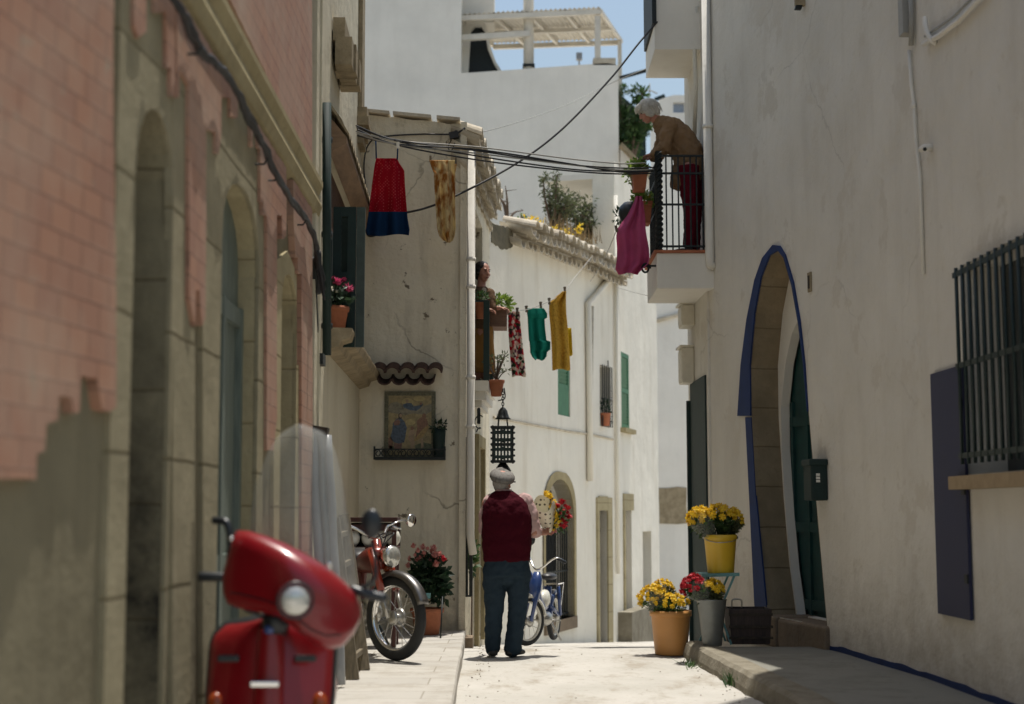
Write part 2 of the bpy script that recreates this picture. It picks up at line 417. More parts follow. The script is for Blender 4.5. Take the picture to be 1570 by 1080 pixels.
M['sill'] = stone("tan sill tile", (.42, .32, .2), (.3, .22, .13), 8)
M['planter_wood'] = wood("planter wood", (.23, .13, .08), (.13, .07, .045), .7, (1.2, 14, 14))

def screen_mat():
    m, t, b = _new("scratched windscreen")
    b.inputs["Base Color"].default_value = (.72, .72, .68, 1); b.inputs["Roughness"].default_value = .12
    tr = t.nodes.new("ShaderNodeBsdfTransparent"); tr.inputs[0].default_value = (.92, .93, .92, 1)
    mx = t.nodes.new("ShaderNodeMixShader"); mx.inputs[0].default_value = .13
    t.links.new(tr.outputs[0], mx.inputs[1]); t.links.new(b.outputs[0], mx.inputs[2]); t.links.new(mx.outputs[0], t.nodes["Material Output"].inputs[0]); return m
M['screen'] = screen_mat()
def lens_mat():
    m, t, b = _new("headlight glass"); co = _co(t)
    b.inputs["Base Color"].default_value = (.60, .60, .56, 1); b.inputs["Roughness"].default_value = .12; b.inputs["Metallic"].default_value = .55
    wv = t.nodes.new("ShaderNodeTexWave"); wv.inputs["Scale"].default_value = 25; t.links.new(co, wv.inputs[0]); _bump(t, b, wv.outputs["Fac"], .3, .004); return m
M['lens'] = lens_mat()
def wrap_mat():
    m, t, b = _new("clear flower wrap")
    b.inputs["Base Color"].default_value = (.8, .8, .76, 1); b.inputs["Roughness"].default_value = .15
    tr = t.nodes.new("ShaderNodeBsdfTransparent"); mx = t.nodes.new("ShaderNodeMixShader"); mx.inputs[0].default_value = .12
    t.links.new(tr.outputs[0], mx.inputs[1]); t.links.new(b.outputs[0], mx.inputs[2]); t.links.new(mx.outputs[0], t.nodes["Material Output"].inputs[0]); return m
M['wrap'] = wrap_mat()
def tile_mat(name, a, c2, mortar):
    m, t, b = _new(name)
    uv = t.nodes.new("ShaderNodeUVMap"); uv.uv_map = "wall"
    br = t.nodes.new("ShaderNodeTexBrick"); br.offset = .5
    br.inputs["Scale"].default_value = 1; br.inputs["Brick Width"].default_value = .16; br.inputs["Row Height"].default_value = .098
    br.inputs["Mortar Size"].default_value = .006; br.inputs["Mortar Smooth"].default_value = .3; br.inputs["Bias"].default_value = 0
    br.inputs["Color1"].default_value = (*a, 1); br.inputs["Color2"].default_value = (*c2, 1); br.inputs["Mortar"].default_value = (*mortar, 1)
    t.links.new(uv.outputs[0], br.inputs["Vector"]); co = _co(t)
    c = _mix(t, _ramp(t, _noise(t, co, 1.8, 7, .65), .4, .8), br.outputs["Color"], (.42, .30, .22))
    c = _mix(t, _ramp(t, _noise(t, co, 5, 8, .7), .62, .72), c, (.32, .27, .2))
    t.links.new(c, b.inputs["Base Color"]); b.inputs["Roughness"].default_value = .85
    inv = t.nodes.new("ShaderNodeMath"); inv.operation = 'SUBTRACT'; inv.inputs[0].default_value = 1; t.links.new(br.outputs["Fac"], inv.inputs[1])
    _bump(t, b, inv.outputs[0], .5, .012); return m
M['pink'] = tile_mat("pink facing tiles", (.37, .19, .12), (.315, .165, .112), (.23, .12, .08))
def block_mat(name, base, dark, w_, h_, jd=.6, grime=None):
    """masonry with faint joints, mapped on object coordinates along the height"""
    m, t, b = _new(name); co = _co(t)
    c = _mix(t, _ramp(t, _noise(t, co, 3, 8, .65), .3, .72), dark, base)
    c = _mix(t, _ramp(t, _noise(t, co, 26, 5), .55, .8), c, tuple(x * .7 for x in base))
    sx = t.nodes.new("ShaderNodeSeparateXYZ"); t.links.new(co, sx.inputs[0])
    wob = _noise(t, co, 2.2, 3)
    ad = t.nodes.new("ShaderNodeMath"); ad.operation = 'MULTIPLY_ADD'; ad.inputs[1].default_value = .03; t.links.new(wob, ad.inputs[0]); t.links.new(sx.outputs[2], ad.inputs[2])
    dv = t.nodes.new("ShaderNodeMath"); dv.operation = 'DIVIDE'; dv.inputs[1].default_value = h_; t.links.new(ad.outputs[0], dv.inputs[0])
    fr = t.nodes.new("ShaderNodeMath"); fr.operation = 'FRACT'; t.links.new(dv.outputs[0], fr.inputs[0])
    j = _ramp(t, fr.outputs[0], .0, .035, (1, 1, 1, 1), (0, 0, 0, 1))
    c = _mix(t, j, c, tuple(x * jd for x in dark))
    if grime:
        mr = t.nodes.new('ShaderNodeMapRange'); mr.inputs[1].default_value = grime[0]; mr.inputs[2].default_value = grime[1]; mr.inputs[3].default_value = 1; mr.inputs[4].default_value = 0; t.links.new(sx.outputs[2], mr.inputs[0])
        mu = t.nodes.new('ShaderNodeMath'); mu.operation = 'MULTIPLY'; t.links.new(mr.outputs[0], mu.inputs[0]); t.links.new(_ramp(t, _noise(t, co, 3.2, 8, .7), .3, .62), mu.inputs[1])
        c = _mix(t, mu.outputs[0], c, (.03, .028, .022))
    t.links.new(c, b.inputs["Base Color"]); b.inputs["Roughness"].default_value = .92; b.inputs["Specular IOR Level"].default_value = .15
    iv = t.nodes.new("ShaderNodeMath"); iv.operation = 'MULTIPLY_ADD'; iv.inputs[1].default_value = -1.2; t.links.new(j, iv.inputs[0]); t.links.new(_noise(t, co, 18, 8, .65), iv.inputs[2])
    _bump(t, b, iv.outputs[0], .5, .02); return m
M['surround'] = block_mat('pale smooth surround', (.335, .295, .195), (.22, .195, .125), .5, .52)
M['jamb'] = block_mat("yellow jamb blocks", (.44, .38, .235), (.30, .255, .15), .5, .46)
M['jamb_soot'] = block_mat("sooty jamb blocks", (.30, .265, .17), (.20, .175, .115), .5, .46, .45, (1.0, 2.6))
M['arch_blocks'] = block_mat("brown arch blocks", (.30, .24, .155), (.19, .15, .095), .5, .40)
def road_mat():
    m, t, b = _new("worn pale concrete street"); co = _co(t)
    c = _mix(t, _ramp(t, _noise(t, co, 1.1, 6), .3, .7), (.40, .385, .345), (.51, .49, .45))
    c = _mix(t, _ramp(t, _noise(t, co, 2.2, 8, .7, (1, .5, 1)), .52, .64), c, (.34, .31, .26))
    c = _mix(t, _ramp(t, _noise(t, co, 14, 6, .7), .58, .66), c, (.33, .30, .255))
    t.links.new(c, b.inputs["Base Color"]); b.inputs["Roughness"].default_value = .85; b.inputs["Specular IOR Level"].default_value = .2
    _bump(t, b, _noise(t, co, 4, 9, .7), .6, .04); return m
M['road'] = road_mat()
def pave_mat(name, a, d, sx_, sy_, joint, bmp=.4):
    m, t, b = _new(name); co = _co(t)
    br = t.nodes.new("ShaderNodeTexBrick"); br.offset = .5; br.inputs["Scale"].default_value = 1
    br.inputs["Brick Width"].default_value = sx_; br.inputs["Row Height"].default_value = sy_; br.inputs["Mortar Size"].default_value = .006
    br.inputs["Color1"].default_value = (*a, 1); br.inputs["Color2"].default_value = (*[x * .88 for x in a], 1); br.inputs["Mortar"].default_value = (*joint, 1)
    t.links.new(co, br.inputs["Vector"])
    c = _mix(t, _ramp(t, _noise(t, co, 2.4, 8, .7), .48, .75), br.outputs["Color"], d)
    c = _mix(t, _ramp(t, _noise(t, co, 11, 6, .7), .62, .74), c, tuple(x * .7 for x in d))
    t.links.new(c, b.inputs["Base Color"]); b.inputs["Roughness"].default_value = .85; b.inputs["Specular IOR Level"].default_value = .2
    _bump(t, b, _noise(t, co, 7, 9, .7), bmp, .02); return m
M['pave_left'] = pave_mat("pale pavement slabs", (.44, .42, .38), (.29, .265, .22), 1.2, .4, (.27, .25, .21))
M['pave_right'] = pave_mat("grey pavement concrete", (.215, .21, .18), (.135, .13, .105), 6.0, 3.1, (.22, .21, .18))
M['kerb'] = stone("kerb stone", (.29, .265, .21), (.16, .14, .10), 4, .7)
M['earth'] = basic("bare ground", (.4, .37, .32), .9, 0, .1, 2)

# ------------------------------------------------------------------ setting
def roadz(y):
    if y < 14.4: return 0.0
    if y < 30: return -(y - 14.4) * .083
    return -1.3
class Wall:
    def __init__(s, p0, p1, lean=0.0, right=True):
        s.p0 = V((p0[0], p0[1], 0)); d = V((p1[0] - p0[0], p1[1] - p0[1], 0)); s.L = d.length; s.d = d.normalized()
        s.n = V((s.d.y, -s.d.x, 0)) if right else V((-s.d.y, s.d.x, 0)); s.lean = lean
    def pt(s, u, z, o=0.0): return s.p0 + s.d * u + s.n * (o - s.lean * z) + V((0, 0, z))
    def hit(s, px, py, o=0.0):
        """pixel -> (u, z) on this wall's plane"""
        r = ray(px, py); N = s.n + V((0, 0, s.lean))
        q = s.p0 + s.n * o
        t = (q - CAM).dot(N) / r.dot(N); p = CAM + r * t
        return ((p - s.p0).dot(s.d), p.z)
    def hp(s, px, py, o=0.0):
        u, z = s.hit(px, py, o); return s.pt(u, z, o)
    def px_u(s, px): return s.hit(px, 785)[0]

L1a = Wall((-1.68, 3.3), (-1.447, 5.14), .006); L1b = Wall((-1.447, 5.14), (-1.41, 5.85), .006); L1c = Wall((-1.41, 5.85), (-1.46, 10.5), .006)
L2 = Wall((-1.46, 10.5), (-1.60, 15.1), .004)
SF = Wall((-1.80, 15.1), (-.514, 15.1)); SS = Wall((-.514, 15.1), (-.305, 19.2))
C1 = Wall((-.305, 19.2), (.65, 22.0)); C2 = Wall((.65, 22.0), (1.55, 24.6)); C3 = Wall((1.55, 24.6), (2.95, 29.0))
R1 = Wall((3.17, 4.0), (3.01, 10.6), .0, False); R2 = Wall((3.01, 10.6), (2.82, 12.55), .0, False)
R3 = Wall((2.82, 12.55), (2.19, 15.8), .0, False); R4 = Wall((2.17, 15.8), (2.14, 17.35), .0, False)

# the road: one sheet out to the horizon
mb = MB(); xs = [-60, -20, -8] + [-4 + .25 * i for i in range(41)] + [10, 20, 60]; ys = [-20, -5, 0] + [2 + .4 * i for i in range(75)] + [36, 45, 80, 160]
for y in ys:
    for x in xs:
        k = noise.noise(V((x * .9, y * .9, 3))) * .018 if -4 < x < 6 and 2 < y < 32 else 0
        mb.v.append(V((x, y, roadz(y) + k * (1 if y < 14 else .6))))
n = len(xs)
for j in range(len(ys) - 1):
    for i in range(n - 1): mb.face((j * n + i, j * n + i + 1, (j + 1) * n + i + 1, (j + 1) * n + i))
tag(mb.build("road", M['road'], None, True), "pale worn concrete street sloping down beyond the man", kind='structure')
# left pavement
def strip(name, inner, outer, z0, z1, mat, lab, rag=0):
    """raised pavement between two plan lines (same number of points)"""
    m = MB(); b = 0
    def dens(l):
        o = []
        for i in range(len(l) - 1):
            for k in range(12):
                t = k / 12; o.append((lerp(l[i][0], l[i + 1][0], t), lerp(l[i][1], l[i + 1][1], t)))
        return o + [l[-1]]
    I = dens(inner); O = dens(outer)
    ring = []
    for (a, c) in zip(I, O):
        j = noise.noise(V((c[0] * 3, c[1] * 3, 1))) * rag
        ring.append([V((a[0], a[1], z0)), V((a[0], a[1], z1)), V((lerp(a[0], c[0], .33), lerp(a[1], c[1], .33), z1 + noise.noise(V((c[1], 2, 0))) * .008)),
                     V((lerp(a[0], c[0], .66), lerp(a[1], c[1], .66), z1 + noise.noise(V((c[1], 5, 0))) * .008)), V((c[0] + j - .012 * (1 if c[0] > 0 else -1) * -1, c[1], z1)), V((c[0] + j, c[1], z1 - .02)), V((c[0] + j, c[1], z0))])
    m.loft(ring, False, False)
    m.prism([V((p[0], p[1], z0)) for p in (I[-1], O[-1])] + [V((p[0], p[1], z1)) for p in (O[-1], I[-1])], (0, .01, 0))
    return tag(m.build(name, mat), lab, kind='structure')
PL, PR = .12, .14
kl = [G(693, 1085, PL), G(697, 1040, PL), G(703, 992, PL)]
strip("pavement", [(-2.0, 2.5), (-1.75, 9), (-1.75, 15.3)], [(-.36, 2.5), (kl[0].x, kl[0].y), (kl[2].x, 15.3)], -.25, PL, M['pave_left'], "pale slab pavement along the left houses", .012)
ka = G(1235, 1080, PR); kb = G(1150, 1035, PR); kc = G(1068, 992, PR)
strip("pavement", [(3.5, 2.5), (3.3, ka.y), (3.2, kb.y), (2.9, kc.y)], [(2.12, 2.5), (ka.x + .17, ka.y), (kb.x + .17, kb.y), (kc.x + .16, kc.y)], -.2, PR, M['pave_right'], "grey concrete pavement in front of the arched door")
# kerb stones
mb = MB()
line = cr([(2.0, 2.5, 0), (ka.x, ka.y, 0), (kb.x, kb.y, 0), (kc.x, kc.y, 0), (kc.x - .02, kc.y + .55, 0)], 10)
seg = 0; acc = 0
rings = []
for i, p in enumerate(line):
    j = noise.noise(V((p.x * 4, p.y * 5, 0))) * .028
    rings.append([V((p.x + .2, p.y, -.2)), V((p.x + .2, p.y, PR + .004)), V((p.x + .03 + j, p.y, PR + .006)), V((p.x + j - .005, p.y, PR - .02)), V((p.x - .03 + j * 1.4, p.y, .04)), V((p.x - .05 + j, p.y, -.2))])
mb.loft(rings)
tag(mb.build("kerb", M['kerb'], None, False), "chipped stone kerb edging the right pavement", kind='structure')
# weeds at the kerb foot
mb = MB()
for cx, cy, nn, h in [(G(1120, 1050, 0).x, G(1120, 1050, 0).y, 70, .13), (G(1085, 1020, 0).x, G(1085, 1020, 0).y, 40, .09), (kc.x - .1, kc.y - .3, 30, .08)]:
    for i in range(nn):
        a = R.uniform(0, 6.28); r_ = abs(R.gauss(0, .07)); p = V((cx + r_ * cos(a) * .5, cy + r_ * sin(a) * 1.8, 0)); q = p + V((R.gauss(0, .04), R.gauss(0, .04), h * R.uniform(.4, 1)))
        s_ = V((.006, 0, 0)); mb.add([p - s_, p + s_, q], [(0, 1, 2)])
tag(mb.build("weed_tufts", M['leaf']), "green weed tufts growing at the foot of the kerb", "weeds", kind='stuff')

# ------------------------------------------------------------------ wall builder
def panel(mb, W, outline, holes=(), off=0.0, fine=None):
    """flat wall face with openings: outline and holes are (u, z) lists; hole = (poly, depth)"""
    polys = [[V((u, z, 0)) for u, z in outline]] + [[V((u, z, 0)) for u, z in h[0]] for h in holes]
    flat = [p for pl in polys for p in pl]; b = len(mb.v)
    mb.v += [W.pt(p.x, p.y, off) for p in flat]
    if mb.uv is not None: mb.uv += [(p.x + W.uv0, p.y) for p in flat]
    for t in geometry.tessellate_polygon(polys): mb.face([b + i for i in t])
    for poly, depth in holes:
        b = len(mb.v); n = len(poly)
        mb.v += [W.pt(u, z, off) for u, z in poly] + [W.pt(u, z, off - depth) for u, z in poly]
        for i in range(n):
            j = (i + 1) % n; mb.face((b + i, b + j, b + n + j, b + n + i))
def rect(u0, z0, u1, z1): return [(u0, z0), (u1, z0), (u1, z1), (u0, z1)]
def thick(mb, W, outline, t):
    """sides and back that turn a panel into a wall of thickness t"""
    b = len(mb.v); n = len(outline)
    mb.v += [W.pt(u, z, 0) for u, z in outline] + [W.pt(u, z, -t) for u, z in outline]
    for i in range(n):
        j = (i + 1) % n; mb.face((b + i, b + j, b + n + j, b + n + i))
    for tr in geometry.tessellate_polygon([[V((u, z, 0)) for u, z in outline]]): mb.face([b + n + i for i in tr])
def arch(u0, u1, z0, zs, za, n=10, p=1.0):
    """opening outline: jambs to the springing zs, arch to the apex za; p<1 makes it more pointed"""
    um = (u0 + u1) / 2; r = (u1 - u0) / 2; o = [(u0, z0), (u0, zs)]
    for i in range(1, n): 
        a = pi * i / n; c = cos(a); o.append((um - r * c, zs + (za - zs) * (sin(a) ** p)))
    return o + [(u1, zs), (u1, z0)]
def slab(mb, W, u0, z0, u1, z1, o0, o1):
    a = [W.pt(u, z, o) for o in (o0, o1) for (u, z) in rect(u0, z0, u1, z1)]
    mb.add(a, [(0, 1, 2, 3), (4, 7, 6, 5), (0, 4, 5, 1), (1, 5, 6, 2), (2, 6, 7, 3), (3, 7, 4, 0)])
def prismw(mb, W, poly, o0, o1):
    mb.prism([W.pt(u, z, o0) for u, z in poly], W.n * (o1 - o0))
def wpath(W, pts, o): return [W.hp(px, py, o) for px, py in pts]
def jag(pts, amp, step, seed=0):
    """ragged version of a closed (u, z) outline"""
    o = []; n = len(pts)
    for i in range(n):
        a = V((*pts[i], 0)); b = V((*pts[(i + 1) % n], 0)); d = b - a; k = max(1, int(d.length / step))
        nn = V((-d.y, d.x, 0)).normalized()
        for j in range(k):
            p = a + d * (j / k); q = noise.noise(V((p.x * 9 + seed, p.y * 9, seed))) * amp + noise.noise(V((p.x * 31 + seed, p.y * 31, seed))) * amp * .5
            p = p + nn * q; o.append((p.x, p.y))
    return o

# ================================================================== left tiled house
for W_, u0 in ((L1a, 0), (L1b, L1a.L), (L1c, L1a.L + L1b.L)): W_.uv0 = u0
H1 = base_thing("tiled_house", "left house with peeling pink tile facing and pointed stone doorways", "house", (-2.2, 6.5, 0))
Z0, ZT = -.2, 8.8
mb = MB()
d1 = arch(L1b.px_u(186), L1b.px_u(247), PL + .05, L1b.hit(215, 300)[1], L1b.hit(222, 160)[1], 10, .8)
d2 = arch(L1c.px_u(326), L1c.px_u(386), PL + .05, L1c.hit(360, 395)[1], L1c.hit(345, 262)[1], 10, .8)
d3 = arch(L1c.px_u(423), L1c.px_u(447), PL + .05, L1c.hit(440, 480)[1], L1c.hit(433, 415)[1], 10, .8)
panel(mb, L1a, rect(0, Z0, L1a.L, ZT)); panel(mb, L1b, rect(0, Z0, L1b.L, ZT)); panel(mb, L1c, rect(0, Z0, L1c.L, ZT))
mb2 = MB()
# wall with openings replaces the two plain panels
mb = MB()
panel(mb, L1a, rect(0, Z0, L1a.L, ZT)); thick(mb, L1a, rect(0, Z0, L1a.L, ZT), .55)
o = rect(0, Z0, L1b.L, ZT); panel(mb, L1b, o, [(d1, 0)]); thick(mb, L1b, o, .55)
o = rect(0, Z0, L1c.L, ZT); panel(mb, L1c, o, [(d2, 0), (d3, 0)]); thick(mb, L1c, o, .55)
mb.build("wall", M['left_base'], H1)
def reveal(W, poly, depth, mat, par, name="door_jamb"):
    m = MB(); b = 0; n = len(poly)
    m.v += [W.pt(u, z, .004) for u, z in poly] + [W.pt(u, z, -depth) for u, z in poly]
    for i in range(n - 1): m.face((i, i + 1, n + i + 1, n + i))
    return m.build(name, mat, par)
reveal(L1b, d1, .34, M['jamb_soot'], H1); reveal(L1c, d2, .13, M['jamb'], H1); reveal(L1c, d3, .3, M['jamb'], H1)
# raised stone surrounds (arch stones and jambs with toothed edges)
def surround(W, hole, outer_px, mat, par):
    m = MB(); panel(m, W, jag([W.hit(*p) for p in outer_px], .01, .15, 3), [(hole, .024)], .022)
    b = len(m.v)
    o = [W.hit(*p) for p in outer_px]; n = len(o)
    m.v += [W.pt(u, z, .022) for u, z in o] + [W.pt(u, z, -.01) for u, z in o]
    for i in range(n): m.face((b + i, b + (i + 1) % n, b + n + (i + 1) % n, b + n + i))
    return m.build("door_surround", mat, par)
surround(L1c, d3, [(414, 1500), (414, 640), (408, 640), (408, 440), (418, 400), (436, 385), (450, 420), (450, 560), (455, 560), (455, 1500)], M['jamb'], H1)
def surround2(W, outline, hole, par):
    m = MB(); panel(m, W, outline, [(hole, .024)] if hole else (), .024); b = len(m.v); n = len(outline)
    m.v += [W.pt(u, z, .024) for u, z in outline] + [W.pt(u, z, -.01) for u, z in outline]
    for i in range(n): m.face((b + i, b + (i + 1) % n, b + n + (i + 1) % n, b + n + i))
    return m.build("door_surround", M['surround'], par)
surround2(L1b, rect(-.02, -.15, L1b.L + .02, 6), d1, H1)
surround2(L1c, jag([L1c.hit(*p) for p in ((303, 1500), (303, 190), (326, 140), (352, 130), (372, 160), (390, 210), (390, 330), (398, 330), (398, 700), (396, 700), (396, 1500))], .004, .2, 9), d2, H1)
surround2(L1c, jag([L1c.hit(*p) for p in ((256, 1500), (256, -10), (275, 20), (275, 460), (284, 505), (290, 505), (290, 800), (284, 800), (284, 1500))], .004, .2, 5), None, H1)
# doors set back in the openings
def door_leaf(W, poly, depth, mat, par, mids=2, name="door", glass=None):
    us = [u for u, z in poly]; m = MB(); prismw(m, W, poly, -depth - .05, -depth)
    d = m.build(name, mat, par); u0, u1 = min(us), max(us); z0 = min(z for u, z in poly); z1 = max(z for u, z in poly)
    m = MB(); 
    for k in range(mids + 1):
        u = lerp(u0, u1, (k + .04) / (mids + .08)); slab(m, W, u - .035, z0, u + .035, lerp(z0, z1, .8), -depth, -depth + .035)
    for z in (z0 + .06, z0 + .9, lerp(z0, z1, .78)): slab(m, W, u0, z - .05, u1, z + .05, -depth, -depth + .03)
    m.build("frame", mat, d); return d
door_leaf(L1b, d1, .34, M['dark_wood'], H1)
door_leaf(L1c, d2, .095, M['teal_wood'], H1, 2)
door_leaf(L1c, d3, .28, M['dark_wood'], H1)
# pink facing tiles: every patch that is still on the wall
PK = MB(); PK.uv = []
def pinkpatch(W, pts, seed):
    o = jag([W.hit(*p) for p in pts], .009, .045, seed)
    panel(PK, W, o, (), .042)
    b = len(PK.v); n = len(o)
    PK.v += [W.pt(u, z, .042) for u, z in o] + [W.pt(u, z, -.005) for u, z in o]; PK.uv += [(u + W.uv0, z) for u, z in o] * 2
    for i in range(n): PK.face((b + i, b + (i + 1) % n, b + n + (i + 1) % n, b + n + i))
pinkpatch(L1a, [(-190, -1200), (157, -600), (157, 180), (161, 470), (161, 625), (150, 632), (138, 628), (131, 580), (106, 575), (104, 632), (95, 634), (92, 610), (73, 608), (70, 646), (52, 650), (50, 692), (38, 696), (36, 735), (-40, 733), (-190, 740)], 1)
pinkpatch(L1b, [(190, -300), (209, -300), (208, 52), (196, 58), (190, 40)], 2)
pinkpatch(L1b, [(222, -60), (253, -60), (253, 148), (247, 148), (247, 105), (240, 105), (240, 20), (222, 20)], 3)
pinkpatch(L1c, [(256, -8), (352, 140), (352, 180), (341, 180), (341, 150), (326, 150), (326, 205), (322, 236), (318, 236), (318, 205), (302, 197), (302, 345), (301, 490), (296, 500), (291, 445), (286, 445), (284, 500), (276, 455), (275, 130), (263, 108), (260, 108), (260, 150), (256, 150)], 4)
pinkpatch(L1c, [(372, 172), (376, 178), (376, 225), (373, 225)], 5)
pinkpatch(L1c, [(384, 190), (429, 258), (429, 360), (425, 366), (422, 366), (422, 330), (414, 330), (414, 640), (409, 690), (398, 690), (398, 330), (392, 330), (392, 310), (388, 310), (388, 230), (384, 225)], 6)
pinkpatch(L1c, [(440, 275), (470, 322), (471, 900), (453, 900), (453, 420), (447, 420), (447, 395), (443, 395), (440, 330)], 7)
pinkpatch(L1c, [(333, -620), (469, -620), (470, 252), (456, 232), (330, -20)], 8)
PK.build("tile_facing", M['pink'], H1)
# stained lower render bands and string course
mb = MB()
zc0 = L1c.hit(479, 334)[1] - .02; zc1 = L1c.hit(479, 283)[1] + .02
for W_, a, e in ((L1a, 0, L1a.L), (L1b, 0, L1b.L), (L1c, 0, L1c.L - .02)):
    prof = [(zc0, .0), (zc0 + .03, .05), (zc0 + .10, .07), (zc1 - .1, .045), (zc1 - .04, .075), (zc1, .075), (zc1 + .03, 0)]
    ring = lambda u: [W_.pt(u, z, o_) for z, o_ in prof]
    mb.loft([ring(a), ring(e)])
mb.build("string_course", M['stone'], H1)
mb = MB(); slab(mb, L1c, L1c.px_u(470), Z0, L1c.L + .02, ZT, 0, .045); slab(mb, L1c, L1c.px_u(475), Z0, L1c.L + .01, ZT, .045, .06); mb.build("corner_pier", M['cream'], H1)
mb = MB(); mb.prism([(-1.7, 3.3, ZT - .3), (-1.62, 10.5, ZT - .3), (-6, 10.5, ZT - .3), (-6, 3.3, ZT - .3)], (0, 0, .3)); mb.build("roof", M['tile_old'], H1)
mb = MB(); mb.box((-6, 3.3, -.2), (-5.9, 10.5, ZT)); mb.box((-5.9, 3.3, -.2), (-1.9, 3.4, ZT)); mb.build("back_wall", M['cream'], H1)
fix(H1)
# hooks on the facade
mb = MB()
for px, py in ((283, 83), (391, 252), (408, 277), (453, 345)):
    c = L1c.hp(px, py, .03); mb.tube([c, c + L1c.n * .05, c + L1c.n * .07 + V((0, 0, .03))], .006, 6)
tag(mb.build("cable_hooks", M['iron']), "small iron hooks stuck in the pink tiled wall under the cable", "hooks")

# ================================================================== left cream house
H2 = base_thing("cream_house", "narrow cream plaster house with green shutters under a tiled hood", "house", (-2.0, 12.8, 0))
u0, u1 = L2.px_u(498), L2.px_u(549); zs = L2.hit(500, 532)[1] + .12; zh = L2.hit(505, 160, .1)[1] - .08
win = rect(u0, zs, u1, zh); mb = MB(); o = rect(0, Z0, L2.L + .2, 9.0)
panel(mb, L2, o, [(win, .3)]); thick(mb, L2, o, .55); mb.build("wall", M['cream'], H2)
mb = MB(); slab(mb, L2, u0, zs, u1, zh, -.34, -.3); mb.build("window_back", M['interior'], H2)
# shutters: four louvred leaves, one swung out
zst = L2.hit(500, 320)[1]
def leaf(W, ua, ub, za, zb, o, mat, par, vert=9):
    m = MB(); slab(m, W, ua, za, ua + .07, zb, o, o + .04); slab(m, W, ub - .07, za, ub, zb, o, o + .04)
    for z in (za, (za + zb) / 2 - .04, zb - .08): slab(m, W, ua + .07, z, ub - .07, z + .08, o + .002, o + .038)
    f = m.build("shutter", mat, par); m = MB(); n = int((zb - za) / .06)
    for i in range(n):
        z = za + .03 + i * (zb - za - .06) / n; a = W.pt(ua + .06, z, o + .006); b = W.pt(ub - .06, z, o + .006)
        m.add([a, b, b + W.n * .026 - V((0, 0, -.045)), a + W.n * .026 + V((0, 0, .045))], [(0, 1, 2, 3)])
        m.add([a + V((0, 0, .012)), b + V((0, 0, .012)), b + W.n * .026 + V((0, 0, .057)), a + W.n * .026 + V((0, 0, .057))], [(0, 1, 2, 3)])
    m.build("louvre", mat, f); return f
Wleaf = Wall((L2.hp(499, 420, .01).x, 11.78), (L2.hp(499, 420, .01).x + .4, 11.78)); zA, zB = Wleaf.hit(510, 533)[1], Wleaf.hit(510, 319)[1]
leaf(Wleaf, 0, .19, zA, zB, 0, M['green_dark'], H2)
mb = MB(); slab(mb, Wleaf, .195, zA, .265, zB, .0, .03); mb.build('shutter_edge', M['green_shutter2'], H2)
for k in range(4):
    a = lerp(u0, u1, k / 4) + .01; b = lerp(u0, u1, (k + 1) / 4) - .01; leaf(L2, a, b, zs + .01, zst, -.10 if k % 2 else -.08, M['green_dark'], H2)
# roller blind above the shutters
mb = MB(); n = 10
for i in range(n):
    t = i / n; slab(mb, L2, u0 + .02, zst + (zh - zst) * t + .01, u1 - .02, zst + (zh - zst) * (t + .9), -.09, -.06)
mb.build("blind", wood("reddish slat blind", (.20, .11, .07), (.13, .07, .045), .7, (1, 1, 14)), H2)
# sill
prof = [(-.16, 0), (-.13, .10), (-.08, .12), (-.06, .19), (0, .21), (.02, .21), (.03, -.1)]
mb = MB(); r1 = jagr = None
rings = []
for k in range(15):
    u = lerp(u0 - .12, u1 + .12, k / 14); j = noise.noise(V((u * 4, 1, 1))) * .015
    rings.append([L2.pt(u, zs + z + j * .5, o_ + (j if o_ > 0 else 0)) for z, o_ in prof])
mb.loft(rings); mb.build("window_sill", M['tile_old'], H2)
# hood: board, rafters and two courses of old tiles, sloping out from the wall
zhb = L2.hit(505, 160, .1)[1]
mb = MB(); wave = []
ua, ub = L2.px_u(501), L2.px_u(551)
N = 64; 
for row, (oa, za, ob, zb) in enumerate(((.0, zhb + .34, .10, zhb + .2), (.06, zhb + .25, .16, zhb + .08))):
    rr = []
    for k in range(N + 1):
        u = lerp(ua - .05, ub, k / N); wv = abs(sin(u * pi / .2)) * .055 + noise.noise(V((u * 5, row, 0))) * .02
        rr.append([L2.pt(u, za + wv - .05, oa), L2.pt(u, zb + wv - .05, ob), L2.pt(u, zb + wv - .075, ob), L2.pt(u, za + wv - .09, oa)])
    mb.loft(rr)
mb.build("hood_tiles", M['tile_old'], H2)
mb = MB(); b_ = [L2.pt(ua - .08, zhb + .2, 0), L2.pt(ua - .08, zhb + .03, .14), L2.pt(ua - .08, zhb - .02, .14), L2.pt(ua - .08, zhb - .1, 0)]
mb.loft([b_, [p + L2.d * (ub - ua + .06) for p in b_]]); mb.build("hood_soffit", wood("old hood boards", (.26, .17, .10), (.16, .10, .06), .8, (1, 1, 10)), H2)
